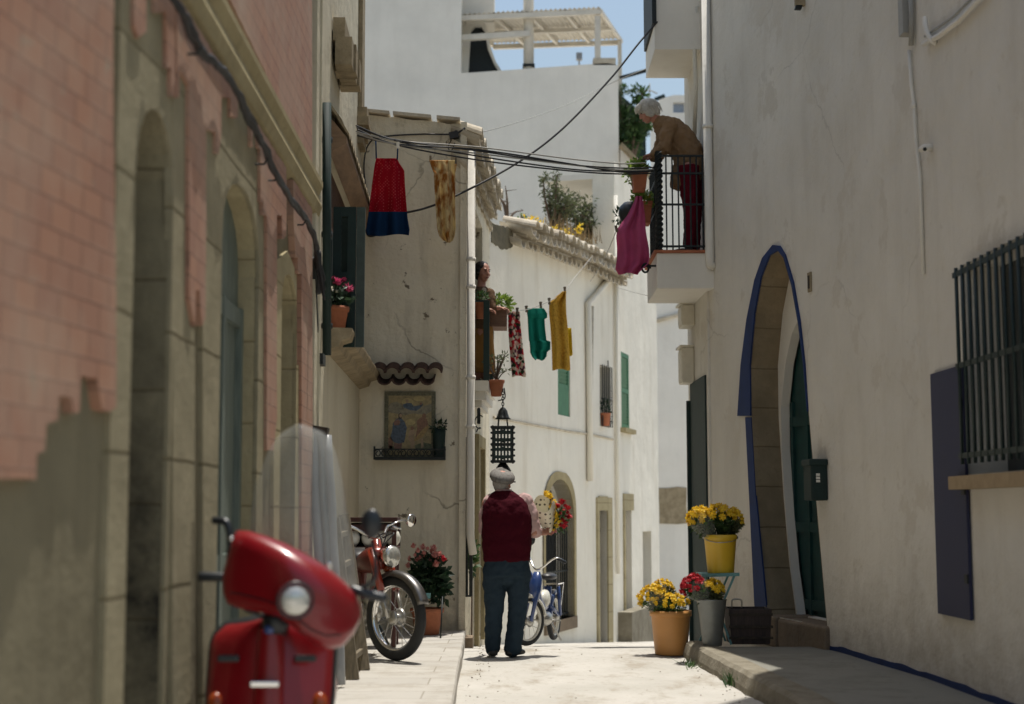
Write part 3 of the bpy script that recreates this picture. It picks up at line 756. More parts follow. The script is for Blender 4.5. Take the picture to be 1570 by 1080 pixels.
# upper broken hood and corner corbel
mb = MB(); 
for k in range(4):
    u = L2.px_u(503) + k * .2; z = L2.hit(515, 30, .12)[1] + noise.noise(V((k, 1, 1))) * .05
    mb.obox(L2.pt(u, z + .05, .10), L2.d, L2.n, (0, 0, 1), .21, .14 + .04 * (k % 2), .24); mb.obox(L2.pt(u, z + .24, .06), L2.d, L2.n, (0, 0, 1), .2, .1, .2)
mb.build("upper_hood", M['tile_old'], H2)
uc = L2.px_u(544)
mb = MB(); zz = L2.hit(546, 130, .1)[1]
slab(mb, L2, uc - .05, zz - .17, uc + .35, zz - .08, 0, .06); slab(mb, L2, uc - .1, zz - .08, uc + .35, zz, 0, .085); slab(mb, L2, uc - .14, zz, uc + .35, zz + .09, 0, .12); slab(mb, L2, uc - .1, zz + .09, uc + .35, zz + .2, 0, .10)
slab(mb, L2, uc - .05, zz + .2, uc + .3, 9, 0, .045); mb.build("corner_corbel", M['tile_old'], H2)
mb = MB(); mb.prism([(-1.7, 10.6, 8.7), (-1.75, 15.3, 8.7), (-6, 15.3, 8.7), (-6, 10.6, 8.7)], (0, 0, .25)); mb.build("roof", M['tile_old'], H2)
fix(H2)
# green drain pipe and dark bracket beside the shutter
t = base_thing("drain_pipe", "dark green pipe running up the cream wall beside the tiled hood", "pipe", L2.hp(500, 540, .05))
mb = MB(); a = L2.hp(501, 545, .05); b = L2.hp(501, 158, .05); mb.tube([a, b], .035, 10); mb.build("pipe", M['green_dark'], t, True)
mb = MB()
for py in (215, 360, 500): p = L2.hp(501, py, .04); mb.tube([p - V((0, 0, .02)), p + V((0, 0, .02))], .046, 10)
mb.build("clip", M['iron'], t, True); fix(t)
mb = MB(); p = L2.hp(487, 552, .03); mb.obox(p, L2.d, L2.n, (0, 0, 1), .2, .1, .08); mb.bar(L2.hp(481, 395, .03), p, .03, .03)
tag(mb.build("wall_bracket", M['iron']), "dark bent bracket on the wall left of the stone sill", "bracket")

# ================================================================== shrine house (faces the camera)
H3 = base_thing("corner_house", "grey white corner house with the devotional tile panel", "house", (-1.0, 16.8, 0))
zl, zr = SF.hit(553, 175)[1], SF.hit(705, 192)[1]
top = [(SF.L, zr)] + [(lerp(SF.L, .0, k / 14), lerp(zr, zl + .02, k / 14) + noise.noise(V((k * .7, 3, 1))) * .025) for k in range(1, 15)]
o = [(0, -.3), (SF.L, -.3)] + top; mb = MB(); panel(mb, SF, o); thick(mb, SF, o, .4)
zr2 = SS.hit(757, 318)[1]
dz = (SS.hit(730, 588)[1])                            # balcony floor height
ub0, ub1 = 1.55, 2.75; uu0, uu1 = SS.px_u(735), SS.px_u(743)
o = [(0, -.6), (SS.L, -.9), (SS.L, zr2), (0, zr - .05)]
door_top = rect(ub0, dz, ub1, dz + 2.05); door_low = rect(1.75, -.15, 2.6, SS.hit(738, 690)[1])
panel(mb, SS, o, [(door_top, .35), (door_low, .25)]); thick(mb, SS, o, .4)
mb.build("wall", M['shrine_wall'], H3)
mb = MB(); slab(mb, SS, ub0, dz, ub1, dz + 2.05, -.39, -.35); mb.build("doorway_shade", M['interior'], H3)  # dark sheet paints the room's shade behind the open balcony doorway
mb = MB(); slab(mb, SS, 1.75, -.15, 2.6, door_low[2][1], -.29, -.25); d_ = mb.build("street_door", M['dark_wood'], H3)
mb = MB(); slab(mb, SS, 1.6, -.2, 1.75, door_low[2][1] + .14, 0, .05); slab(mb, SS, 2.6, -.2, 2.75, door_low[2][1] + .14, 0, .05); slab(mb, SS, 1.75, door_low[2][1], 2.6, door_low[2][1] + .14, 0, .05); mb.build("door_frame", M['stone'], H3)
mb = MB(); slab(mb, SF, SF.px_u(704), -.3, SF.L + .03, zr + .02, 0, .05); mb.build("corner_strip", M['shrine_wall'], H3)
# coping slabs
mb = MB()
for a, b in ((.02, .48), (.52, .93), (.99, 1.24)):
    za, zb = lerp(zl, zr, a / SF.L), lerp(zl, zr, b / SF.L)
    p = [SF.pt(a, za + .03, .06), SF.pt(b, zb + .03, .06), SF.pt(b, zb + .03, -.4), SF.pt(a, za + .03, -.4)]
    mb.prism(p, (0, 0, .035))
mb.build("coping", M['tile_white'], H3)
mb = MB(); mb.prism([(-1.8, 15.45, zr - .4), (-.6, 15.45, zr - .4), (-.4, 19.2, zr - .4), (-1.8, 19.2, zr - .4)], (0, 0, .2)); mb.build("roof", M['tile_old'], H3)
def eave(W, ua, ub, za, zb, out, mat, par, r=.1, tiers=2, drop=.08):
    """old curved tiles along an eave: covers over channels, in tiers that step out from the wall"""
    m = MB(); L = ub - ua; n = max(2, int(L / (r * 2.0)))
    for tier in range(tiers):
        o_out = out * (1 - .38 * tier); zo = -tier * r * 1.15
        for half in (0, 1):
            for k in range(n + half):
                t = (k + (.5 if half == 0 else 0)) / n; u = lerp(ua, ub, t) + R.gauss(0, .008); z = lerp(za, zb, t) + zo + R.gauss(0, .010) + (.035 if half == 0 else 0)
                outk = o_out * R.uniform(.92, 1.08) * (1 if half == 0 else .9); rk = r * R.uniform(.95, 1.1); sg = 1 if half == 0 else -1; th = .02
                ring = []
                for (oo, dz_, s_) in ((-.14, drop, .85), (outk, -drop * .6, 1.0)):
                    q = [W.pt(u + cos(pi * i / 9) * rk * s_, z + dz_ + sg * sin(pi * i / 9) * rk * s_ * .9, oo) for i in range(10)]
                    q += [W.pt(u + cos(pi * i / 9) * (rk - th) * s_, z + dz_ + sg * sin(pi * i / 9) * (rk - th) * s_ * .9, oo) for i in range(9, -1, -1)]
                    ring.append(q)
                m.loft(ring)
    return m.build("eave_tiles", mat, par)
eave(SS, .05, SS.L - .05, zr - .1, zr2 - .08, .18, M['tile_white'], H3, .125, 3)
# balcony slab with moulded bracket
mb = MB(); bo = .165
slab(mb, SS, ub0 - .15, dz - .12, ub1 + .1, dz, 0, bo); slab(mb, SS, ub0 - .1, dz - .22, ub1, dz - .12, 0, bo * .8); slab(mb, SS, ub0, dz - .30, ub1 - .1, dz - .22, 0, bo * .5); mb.build("balcony_slab", M['white'], H3)
# railing
mb = MB(); rt = dz + .93
for k in range(9):
    u = lerp(ub0 - .12, ub1 + .06, k / 8); mb.bar(SS.pt(u, dz, bo - .03), SS.pt(u, rt, bo - .03), .016, .016)
mb.bar(SS.pt(ub0 - .13, rt, bo - .03), SS.pt(ub1 + .07, rt, bo - .03), .035, .02); mb.bar(SS.pt(ub0 - .13, dz + .06, bo - .03), SS.pt(ub1 + .07, dz + .06, bo - .03), .02, .02)
for u in (ub0 - .12, ub1 + .06): mb.bar(SS.pt(u, rt, 0), SS.pt(u, rt, bo), .03, .02)
mb.bar(SS.pt(ub0 - .12, dz, bo - .02), SS.pt(ub0 - .12, rt, bo - .02), .07, .07)
mb.build("balcony_railing", M['green_dark'], H3)
# door shutter folded back
leaf(SS, ub1, ub1 + .25, dz, dz + 1.1, .02, M['green_dark'], H3)
# dirt skirt stones at the corner step
mb = MB(); mb.box((-.56, 14.75, -.2), (-.40, 15.12, .07)); mb.build("corner_step", M['step_stone'], H3)
mb = MB(); mb.box((-1.8, 19.1, -.9), (-.42, 19.2, zr2)); mb.build("back_wall", M['shrine_wall'], H3)
fix(H3)

# ================================================================== curved sunlit house
H4 = base_thing("curved_house", "bright white house curving down the hill under a weedy tiled eave", "house", (.6, 23, -.8))
zt = C1.hit(760, 345)[1]; zt1 = zt; zt2 = C1.hit(850, 372)[1] + .05
mb = MB(); zt3 = C2.hit(935, 415)[1] + .02
ag = arch(C1.px_u(835), C1.px_u(879), C1.hit(858, 950)[1], C1.hit(858, 800)[1], C1.hit(858, 735)[1], 12, .9) if C1.px_u(879) < C1.L else None
EX = C1.px_u(882)   # C1 is taken a little past its end so that the gate lies wholly in it
C1 = Wall((-.305, 19.2), tuple(C1.pt(max(EX, C1.L) + .12, 0).xy)); C2 = Wall(tuple(C1.pt(C1.L, 0).xy), (1.83, 25.2)); C3 = Wall((1.83, 25.2), (2.95, 29.0))
ag = arch(C1.px_u(835), C1.px_u(879), C1.hit(858, 950)[1], C1.hit(858, 800)[1], C1.hit(858, 735)[1], 12, .9)
w1 = rect(C1.px_u(856), C1.hit(866, 638)[1], C1.px_u(875), C1.hit(866, 560)[1] + .3)
w2 = rect(C2.px_u(921), C2.hit(929, 655)[1], C2.px_u(937), C2.hit(929, 562)[1])
dA = rect(C2.px_u(917), -1.2, C2.px_u(930), C2.hit(923, 783)[1])
dB = rect(C3.px_u(957), -1.3, C3.px_u(968), C3.hit(962, 783)[1]); dC = rect(C3.px_u(985), C3.hit(990, 910)[1], C3.px_u(998), C3.hit(990, 815)[1])
zt3 = C2.hit(940, 414)[1]
o = [(0, -1.2), (C1.L, -1.2), (C1.L, zt2), (0, zt)]; panel(mb, C1, o, [(ag, .3), (w1, .2)]); thick(mb, C1, o, .4)
o = [(0, -1.4), (C2.L, -1.4), (C2.L, zt3), (0, zt2)]; zm = C2.hit(929, 700)[1]; panel(mb, C2, [(0, zm), (C2.L, zm), (C2.L, zt3), (0, zt2)], [(w2, .2)]); panel(mb, C2, [(0, -1.4), (C2.L, -1.4), (C2.L, zm), (0, zm)], [(dA, .3)]); thick(mb, C2, o, .4)
mb.build("wall", M['house_wall'], H4)
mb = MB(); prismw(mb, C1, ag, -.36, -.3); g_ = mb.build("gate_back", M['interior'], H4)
gb = MB(); ga, gbb = C1.px_u(835), C1.px_u(879); z0, z1 = ag[0][1], C1.hit(858, 806)[1]
for k in range(13):
    u = lerp(ga + .04, gbb - .04, k / 12); gb.bar(C1.pt(u, z0, -.1), C1.pt(u, z1, -.1), .02, .02)
for z in (z0 + .05, lerp(z0, z1, .5), z1): gb.bar(C1.pt(ga, z, -.1), C1.pt(gbb, z, -.1), .02, .03)
gb.build("iron_gate", M['iron'], H4)
mb = MB(); oo = [(u + (.11 if u > (ga + gbb) / 2 else -.11), z + (.12 if z > z1 else 0)) for u, z in ag]
panel(mb, C1, oo, [(ag, .25)], .02); mb.build("gate_surround", M['stone'], H4)
mb = MB(); slab(mb, C1, ga - .05, z0 - .18, gbb + .08, z0, -.2, .04); mb.build("gate_sill", M['step_stone'], H4)
# green shutter of the first window, half under the washing
def pshut(W, ua, ub, za, zb, o, mat, par):
    f = leaf(W, ua, ub, lerp(za, zb, .38), zb, o, mat, par); m = MB(); slab(m, W, ua, za, ub, lerp(za, zb, .38), o, o + .035); m.build("shutter_panel", mat, f); return f
pshut(C1, w1[0][0] + .02, w1[1][0] - .02, w1[0][1], w1[2][1], -.05, M['green_shutter'], H4)
mb = MB(); slab(mb, C1, w1[0][0], w1[0][1], w1[1][0], w1[2][1], -.24, -.2); slab(mb, C2, w2[0][0], w2[0][1], w2[1][0], w2[2][1], -.24, -.2); mb.build("window_glass", M['glass_dark'], H4)
mb = MB()
for k in range(6):
    u = lerp(w2[0][0] + .03, w2[1][0] - .03, k / 5); mb.bar(C2.pt(u, w2[0][1], .04), C2.pt(u, w2[2][1] + (.1 if k == 3 else 0), .04), .018, .018)
for z in (w2[0][1] + .1, lerp(w2[0][1], w2[2][1], .45)): mb.bar(C2.pt(w2[0][0], z, .04), C2.pt(w2[1][0], z, .04), .018, .018)
mb.build("window_grille", M['iron'], H4)
for W_, d_ in ((C2, dA),):
    mb = MB(); slab(mb, W_, d_[0][0], d_[0][1], d_[1][0], d_[2][1], -.34, -.3); mb.build("door", M['dark_wood'], H4)
    mb = MB(); u0_, u1_, zt_ = d_[0][0], d_[1][0], d_[2][1]
    slab(mb, W_, u0_ - .12, -1.3, u0_, zt_ + .22, -.28, .03); slab(mb, W_, u1_, -1.3, u1_ + .25, zt_ + .22, -.28, .03); slab(mb, W_, u0_, zt_, u1_, zt_ + .24, -.28, .028); mb.build("door_frame", M['jamb'], H4)
eave(C1, .9, C1.L, lerp(zt, zt2, .33) - .02, zt2 - .02, .36, M['tile_white'], H4, .12, 2); eave(C2, 0, C2.L, zt2 - .02, zt3 - .02, .36, M['tile_white'], H4, .12, 2)
# mossy bare patch at the start of the eave, cable ledge along the facade
mb = MB(); prismw(mb, C1, jag([C1.hit(752, 342), C1.hit(786, 352), C1.hit(785, 380), C1.hit(770, 383), C1.hit(753, 372)], .03, .08, 4), -.01, .012); mb.build("bare_patch", M['stone_dark'], H4)
mb = MB(); cp = [C1.hp(757, 640, .015), C1.hp(800, 648, .015), C1.hp(868, 661, .015), C2.hp(905, 666, .015), C2.hp(940, 674, .015)]
mb.tube(cp, .018, 6); mb.build("ledge", M['tile_white'], H4)
mb = MB(); mb.prism([(-.7, 19.3, zt - .35), C1.pt(C1.L, zt - .35, -.3), C2.pt(C2.L, zt - .35, -.3), V((-3, 26, zt - .35)), V((-3, 19.3, zt - .35))], (0, 0, .2)); mb.build("roof_terrace", M['tile_old'], H4)
fix(H4)
H4b = base_thing("end_house", "tall narrow white house at the bend beside the curved house", "house", (2.3, 27, -1.2))
mb = MB(); ze = C3.hit(955, 262)[1]; w3 = rect(C3.px_u(954), C3.hit(960, 658)[1], C3.px_u(966), C3.hit(960, 543)[1])
o = [(0, -1.6), (C3.L, -1.6), (C3.L, ze), (0, ze)]; zm = C3.hit(960, 700)[1]; panel(mb, C3, [(0, zm), (C3.L, zm), (C3.L, ze), (0, ze)], [(w3, .2)]); panel(mb, C3, [(0, -1.6), (C3.L, -1.6), (C3.L, zm), (0, zm)], [(dB, .3), (dC, .25)]); thick(mb, C3, o, .4)
mb.build("wall", M['house_wall'], H4b)
mb = MB(); mb.prism([C3.pt(0, ze - .3, -.38), C3.pt(C3.L, ze - .3, -.38), C3.pt(C3.L, ze - .3, -1.3), C3.pt(0, ze - .3, -1.3)], (0, 0, .1)); mb.build("roof", M["far_wall"], H4b)
leaf(C3, w3[0][0], w3[1][0], w3[0][1], w3[2][1], -.04, M['green_shutter'], H4b)
mb = MB(); slab(mb, C3, w3[0][0] - .1, w3[0][1] - .08, w3[1][0] + .15, w3[0][1], 0, .1); mb.build("window_sill", M['stone'], H4b)
for d_, mt in ((dB, 'arch_blocks'), (dC, 'green_dark')):
    mb = MB(); slab(mb, C3, d_[0][0], d_[0][1], d_[1][0], d_[2][1], -.3, -.25); mb.build("door", M[mt], H4b)
mb = MB(); slab(mb, C3, dB[0][0] - .12, -1.4, dB[0][0], dB[2][1] + .3, -.25, .03); slab(mb, C3, dB[0][0], dB[2][1], dB[1][0] + .1, dB[2][1] + .3, -.2, .03); mb.build("door_frame", M['jamb'], H4b)
mb = MB(); q = C3.hit(945, 905); slab(mb, C3, C3.px_u(946), -1.5, C3.px_u(985), C3.hit(960, 935)[1], 0, .25); mb.build("plinth", M['kerb'], H4b)
fix(H4b)

# ================================================================== buildings behind
H5 = base_thing("terrace_house", "big white house behind with a roof terrace under a pergola", "house", (-1, 34.5, -1.3))
D5 = 34.0; B5 = Wall((P(540, 500, D5).x, D5), (P(951, 500, D5).x, D5))
zp0, zp1 = B5.hit(715, 112)[1], B5.hit(950, 100)[1]; us = B5.px_u(704)
mb = MB(); o = [(0, -1.5), (B5.L, -1.5), (B5.L, zp1), (B5.px_u(935), zp1 + .05), (B5.px_u(715), zp0), (us, zp0), (us, 17.5), (0, 17.5)]
panel(mb, B5, o); thick(mb, B5, o, .35); mb.box((B5.pt(us, 0).x - .05, D5 + .35, 9), (B5.pt(us, 0).x, D5 + 6, 17.5)); mb.build("wall", M['far_wall'], H5)
mb = MB(); mb.box((B5.pt(0, 0).x, D5 + .35, zp0 - 1.0), (B5.pt(B5.L, 0).x, D5 + 7, zp0 - .8)); mb.box((B5.pt(B5.L, 0).x - .3, D5 + .35, -1.4), (B5.pt(B5.L, 0).x, D5 + 7, zp1 - .02)); mb.build("terrace_floor", M['far_wall'], H5)
mb = MB(); a_, b_ = P(951, 228, D5), P(1003, 275, D5); mb.prism([P(951, 228, D5), P(1012, 290, D5), P(1012, 470, D5), P(951, 470, D5)], (0, .5, 0)); mb.build("wing_wall", M['far_wall'], H5)
mb = MB(); mb.bar(P(951, 225, D5), P(1012, 288, D5), .08, .6, (0, 1, 0)); mb.build("wing_coping", M['tile_old'], H5)
# chimney hood at the terrace edge
mb = MB(); cpx = [(718, 112), (722, 48), (728, 41), (738, 41), (744, 50), (748, 75), (757, 97), (766, 112)]
mb.prism([P(x, y, D5 + .9) for x, y in cpx], (0, .9, 0)); mb.build("smoke_hood", M['iron'], H5)
mb = MB(); cpx = [(706, 112), (706, 26), (716, 30), (741, 31), (747, 46), (752, 72), (760, 94), (771, 112), (766, 112), (757, 97), (748, 75), (744, 50), (738, 41), (728, 41), (722, 48), (718, 112)]
mb.prism([P(x, y, D5 + .8) for x, y in cpx], (0, 1.1, 0)); mb.build("chimney", M['white'], H5)
mb = MB(); a_ = P(712, 36, D5 + .8); mb.box((a_.x - .15, D5 + .75, a_.z), (a_.x + .75, D5 + 1.9, 17)); mb.build("chimney_stack", M['white'], H5)
mb = MB(); slab(mb, B5, B5.px_u(914), zp1, B5.px_u(950), zp1 + .18, -.35, .0); mb.build("parapet_step", M['tile_white'], H5)
fix(H5)
t = base_thing("pergola", "white terrace pergola with a corrugated sheet roof", "pergola", P(830, 112, D5 + 1.5))
a, b = P(702, 24, D5 + .3), P(921, 14, D5 + .3); c, d = P(953, 61, D5 + 2.8), P(756, 68, D5 + 2.8)
mb = MB(); nn = 60; rr = []
for k in range(nn + 1):
    tt = k / nn; h = V((0, 0, abs(sin(tt * nn * .5 * pi)) * .05)); p, q = a.lerp(b, tt) + h, d.lerp(c, tt) + h; rr.append([p, q, q + V((0, 0, .02)), p + V((0, 0, .02))])
mb.loft(rr); mb.build("sheet_roof", M['metal_roof'], t)
mb = MB()
for tt in (0, .25, .5, .75, 1): p, q = a.lerp(b, tt), d.lerp(c, tt); mb.bar(p - V((0, 0, .05)), q - V((0, 0, .05)), .07, .09)
mb.bar(a - V((0, 0, .08)), b - V((0, 0, .08)), .1, .12); mb.bar(d - V((0, 0, .08)), c - V((0, 0, .08)), .1, .12); mb.bar(a.lerp(d, .5) - V((0, 0, .1)), b.lerp(c, .5) - V((0, 0, .1)), .1, .1)
mb.bar(P(705, 59, D5 + .4), P(812, 52, D5 + .4), .12, .14); mb.build("beam", M['metal_roof'], t)
for (px, top, D_, w_) in ((916, 26, D5 + .35, .14), (950, 62, D5 + 2.6, .1)):
    mb = MB(); e = P(px, top, D_); mb.bar(V((e.x, e.y, zp0 - .9)), e, w_, w_); mb.build("post", M['metal_roof'], t)
fix(t)
t = base_thing("mast", "thick grey pole rising past the pergola roof", "pole", V((P(811, 108, D5).x, D5 + .55, zp0 - .8)))
mb = MB(); x = t.location.x; mb.tube([(x, D5 + .55, zp0 - .8), (x, D5 + .55, 17)], .13, 14); mb.build("pole", M['metal_roof'], t, True)
mb = MB(); 
for zz in (zp0 + .3,): mb.box((x - .15, D5 + .4, zz), (x + .15, D5 + .7, zz + .06))
mb.build("bracket", M['iron'], t); fix(t)
H6 = base_thing("white_house", "plain far white house closing the street at the bend", "house", P(1035, 780, 33))
mb = MB(); D6 = 33.0; q = P(1008, 300, D6); Wf = Wall((P(990, 600, D6).x, D6), (P(1110, 600, D6).x, D6)); zz = Wf.hit(1040, 290)[1]
o = rect(0, -1.6, Wf.L, zz); panel(mb, Wf, o); thick(mb, Wf, o, 4); mb.build("wall", M['far_wall'], H6)
mb = MB(); prismw(mb, Wf, jag([Wf.hit(1010, 748), Wf.hit(1053, 748), Wf.hit(1053, 803), Wf.hit(1010, 803)], .03, .2, 2), -.01, .02); mb.build("bare_patch", M['tile_old'], H6)
mb = MB(); mb.tube([Wf.hp(1006, 492, .04), Wf.hp(1056, 478, .04)], .05, 8); mb.build("pipe", M['tile_white'], H6, True); fix(H6)
H7 = base_thing("distant_house", "small pale house far off on the skyline behind the old woman", "house", P(1040, 300, 46))
D7 = 46.0; mb = MB(); Wg = Wall((P(1012, 300, D7).x, D7), (P(1110, 300, D7).x, D7)); o = [(0, -1.5), (Wg.L, -1.5), (Wg.L, Wg.hit(1060, 146)[1]), (.5, Wg.hit(1020, 146)[1]), (0, Wg.hit(1015, 152)[1])]
ww = rect(Wg.px_u(1040), Wg.hit(1040, 173)[1], Wg.px_u(1058), Wg.hit(1040, 157)[1]); panel(mb, Wg, o, [(ww, .25)]); thick(mb, Wg, o, 3); mb.build("wall", M['far_wall'], H7)
mb = MB(); slab(mb, Wg, ww[0][0], ww[0][1], ww[1][0], ww[2][1], -.3, -.25); mb.build("window", basic("sky pane", (.35, .42, .55), .1), H7); fix(H7)
H8 = base_thing("dark_shed", "dark green sheeted lean-to under the creeper at the skyline", "shed", P(985, 260, 38))
mb = MB(); mb.prism([P(950, 170, 38), P(990, 205, 38), P(992, 300, 38), P(950, 300, 38)], (0, 2, 0)); mb.build("wall", M['green_dark'], H8)
mb = MB(); mb.bar(P(949, 168, 38.9), P(992, 204, 38.9), .06, 2.3, (0, 1, 0)); mb.build("roof", M['iron_green'], H8); fix(H8)

# ================================================================== right house
H9 = base_thing("right_house", "long white house on the right with a blue edged stone archway", "house", (3.6, 11, 0))
ZR = 15.0
def wl(pts, W): return [W.hit(*p) for p in pts]
door_l = [(1178, 943), (1168, 860), (1160, 760), (1153, 638), (1152, 560), (1159, 480), (1169, 425), (1182, 392), (1195, 384)]
door_r = [(1205, 398), (1217, 440), (1227, 500), (1234, 560), (1240, 632), (1250, 750), (1268, 943)]
out_l = [(1160, 990), (1158, 925), (1150, 760), (1144, 639), (1133, 638), (1138, 560), (1147, 490), (1159, 430), (1171, 396), (1187, 376), (1197, 377)]
out_r = [(1206, 390), (1219, 432), (1229, 490), (1237, 560), (1244, 632), (1252, 750), (1271, 950), (1273, 995)]
hole = wl(door_l + door_r, R3); zstep = hole[0][1]; hole[-1] = (hole[-1][0], zstep)
gl, gr = R1.px_u(1490), R1.px_u(1575) - .9; gz0, gz1 = R1.hit(1480, 728)[1], R1.hit(1500, 395)[1]
wr = rect(R1.px_u(1640), gz0, R1.px_u(1484), gz1)
mb = MB(); o = rect(0, -.2, R1.L, ZR); panel(mb, R1, o, [(wr, .28)]); thick(mb, R1, o, .5)
o = rect(0, -.2, R2.L, ZR); panel(mb, R2, o); thick(mb, R2, o, .5)
o = rect(0, -.2, R3.L, 7.6); panel(mb, R3, o, [(hole, 0)]); thick(mb, R3, o, .6)
dR = rect(R4.px_u(1086), -.4, R4.px_u(1063), R4.hit(1075, 580)[1])
o = rect(0, -.6, R4.L, 7.5); panel(mb, R4, o, [(dR, .01)]); thick(mb, R4, o, .5)
mb.build("wall", M['right_wall'], H9)
mb = MB(); slab(mb, R4, dR[0][0], dR[0][1], dR[1][0], dR[2][1], -.03, .02); d_ = mb.build("side_door", M['green_dark'], H9)
mb = MB(); slab(mb, R4, dR[1][0], dR[0][1], dR[1][0] + .06, dR[2][1] - .2, 0, .06); mb.build("door_leaf", M['green_dark'], H9)
# blue band round the arch
def band(W, A, B, o0, o1, mat, name, par):
    m = MB()
    for (a, b) in zip(A, B): pass
    n = len(A); ring = [[W.pt(*A[i], o0), W.pt(*A[i], o1), W.pt(*B[i], o1), W.pt(*B[i], o0)] for i in range(n)]
    m.loft(ring); return m.build(name, mat, par)
A = wl([(1163, 985), (1158, 925), (1150, 760), (1144, 640)], R3); B = wl([(1180, 985), (1176, 925), (1160, 760), (1153, 640)], R3); band(R3, A, B, -.005, .012, M['blue_paint'], "blue_band", H9)
A = wl(out_l[4:] + [(1205.5, 391), (1218, 433), (1228, 491), (1235.5, 559), (1242, 631)], R3); B = wl(door_l[3:] + [(1204, 396), (1216, 438), (1226.5, 498), (1234, 560), (1240, 631)], R3)
k_ = min(len(A), len(B)); band(R3, A[:k_], B[:k_], -.005, .02, M['blue_paint'], "blue_arch_band", H9)
# stone reveal and blocks
m = MB(); n = len(hole); C_ = [(u, z) for u, z in hole]
m.v += [R3.pt(u, z, .003) for u, z in C_] + [R3.pt(u, z, -.30) for u, z in C_]
for i in range(n - 1): m.face((i, i + 1, n + i + 1, n + i))
m.build("arch_reveal", M['arch_blocks'], H9)
um = sum(u for u, z in hole) / n
inner = [(um + (u - um) * .92, zstep + (z - zstep) * .83) for u, z in hole]
outer = [(um + (u - um) * 1.15, zstep + (z - zstep) * 1.06 - .05) for u, z in hole]
m = MB(); panel(m, R3, outer, [(inner, .09)], -.285); m.build("inner_arch", M['white'], H9)
m = MB(); prismw(m, R3, [(um + (u - um) * 1.05, z) for u, z in inner], -.46, -.40); dd = m.build("arched_door", M['door_teal'], H9)
m = MB(); iu = [u for u, z in inner]; 
for k in range(5):
    u = lerp(min(iu) + .05, max(iu) - .05, k / 4); slab(m, R3, u - .03, zstep, u + .03, zstep + 2.1 + .5 * (1 - abs(k - 2) / 2), -.40, -.375)
for z in (zstep + .1, zstep + .85, zstep + 1.9): slab(m, R3, min(iu), z - .05, max(iu), z + .05, -.40, -.378)
m.build("door_panel", M['door_teal'], dd)
m = MB(); hu = [u for u, z in hole]
for (a, b, dz_) in ((min(hu) - .05, min(hu) + .55, 0), (min(hu) + .56, min(hu) + 1.1, -.012), (min(hu) + 1.11, max(hu) + .0, .0)):
    slab(m, R3, a, .05, b, zstep + dz_ + .002, -.5, .05 + dz_)
st = m.build("door_step", M['step_stone'], H9); mod_bevel(st, .03, 3)
# window grille, sill, glass
m = MB(); slab(m, R1, wr[0][0], gz0, wr[1][0], gz1, -.32, -.28); m.build("window_glass", M['glass_dark'], H9)
m = MB(); slab(m, R1, wr[0][0] - .1, gz0 - .1, R1.px_u(1478), gz0 - .012, -.1, .10); m.build("window_sill", M['sill'], H9)
gp = .09
nb = 16; bars = []
ua, ub = R1.hit(1472, 600, gp)[0], R1.hit(1650, 600, gp)[0]; z0, z1 = R1.hit(1478, 712, gp)[1], R1.hit(1472, 408, gp)[1]
for k in range(nb):
    m = MB(); u = lerp(ua, ub, k / (nb - 1)); m.tube([R1.pt(u, z0, gp), R1.pt(u, z1, gp)], .013, 8); m.build("grille_bar", M['iron_green'], H9, True)
for py in (420, 562, 700):
    m = MB(); z = R1.hit(1468, py, gp)[1]; m.bar(R1.pt(ua + .06, z, gp), R1.pt(ub, z, gp), .035, .014, R1.n); m.build("grille_rail", M['iron_green'], H9)
# shutter folded flat on the wall
m = MB(); sp = [R1.hit(1429, 573, .03), R1.hit(1474, 560, .03), R1.hit(1487, 948, .03), R1.hit(1438, 944, .03)]
sa, sb = min(p[0] for p in sp), max(p[0] for p in sp); s0, s1 = (sp[2][1] + sp[3][1]) / 2, (sp[0][1] + sp[1][1]) / 2
# base line painted blue
m = MB(); rr = []
for W_, t0, t1 in ((R1, 0, 1), (R2, 0, 1), (R3, 0, .06)):
    m = MB(); rr = []
    for k in range(25):
        u = lerp(t0, t1, k / 24) * W_.L; h = PR + .045 + noise.noise(V((u * 3, 1, 7))) * .02; rr.append([W_.pt(u, .05, -.002), W_.pt(u, .05, .008), W_.pt(u, h, .008), W_.pt(u, h, -.002)])
    m.loft(rr); m.build("base_line", M['blue_paint'], H9)
m = MB(); m.prism([R1.pt(0, ZR - .2, -.45), R1.pt(R1.L, ZR - .2, -.45), R2.pt(R2.L, ZR - .2, -.45), V((8, 12.5, ZR - .2)), V((8, 4, ZR - .2))], (0, 0, .15)); m.prism([R3.pt(0, 7.3, -.5), R3.pt(R3.L, 7.3, -.5), R4.pt(R4.L, 7.3, -.5), V((8, 17.3, 7.3)), V((8, 12.5, 7.3))], (0, 0, .15)); m.build("roof", M['tile_old'], H9)
m = MB(); m.box((2.3, 17.2, -.6), (8, 17.3, 7.4)); m.box((7.9, 4, -.3), (8, 17.3, 7.4)); m.build("back_wall", M['white'], H9)
# two balconies
BD0, BD1 = 15.62, 16.75
bx = P(1007, 400, BD0).x; bzt, bzb = P(1000, 388, BD0).z, P(1000, 443, BD0).z; wx = 2.3
m = MB(); m.box((bx, BD0, bzb), (wx, BD1, bzt)); bs = m.build("balcony_slab", M['white'], H9); mod_bevel(bs, .012)
m = MB(); m.box((bx - .03, BD0 - .02, bzt), (wx, BD1 + .02, bzt + .03)); m.build("balcony_edge", M['terracotta'], H9)
q = P(1004, 76, 16.0); q2 = P(992, -60, 16.0)
m = MB(); m.box((q.x, 16.0, q.z), (wx, 17.1, q.z + .9)); m.build("upper_balcony", M['white'], H9)
m = MB(); m.box((q.x - .03, 15.97, q.z + .3), (q.x + .02, 17.0, q.z + 1.1)); m.build("upper_balcony_edge", M['iron'], H9)
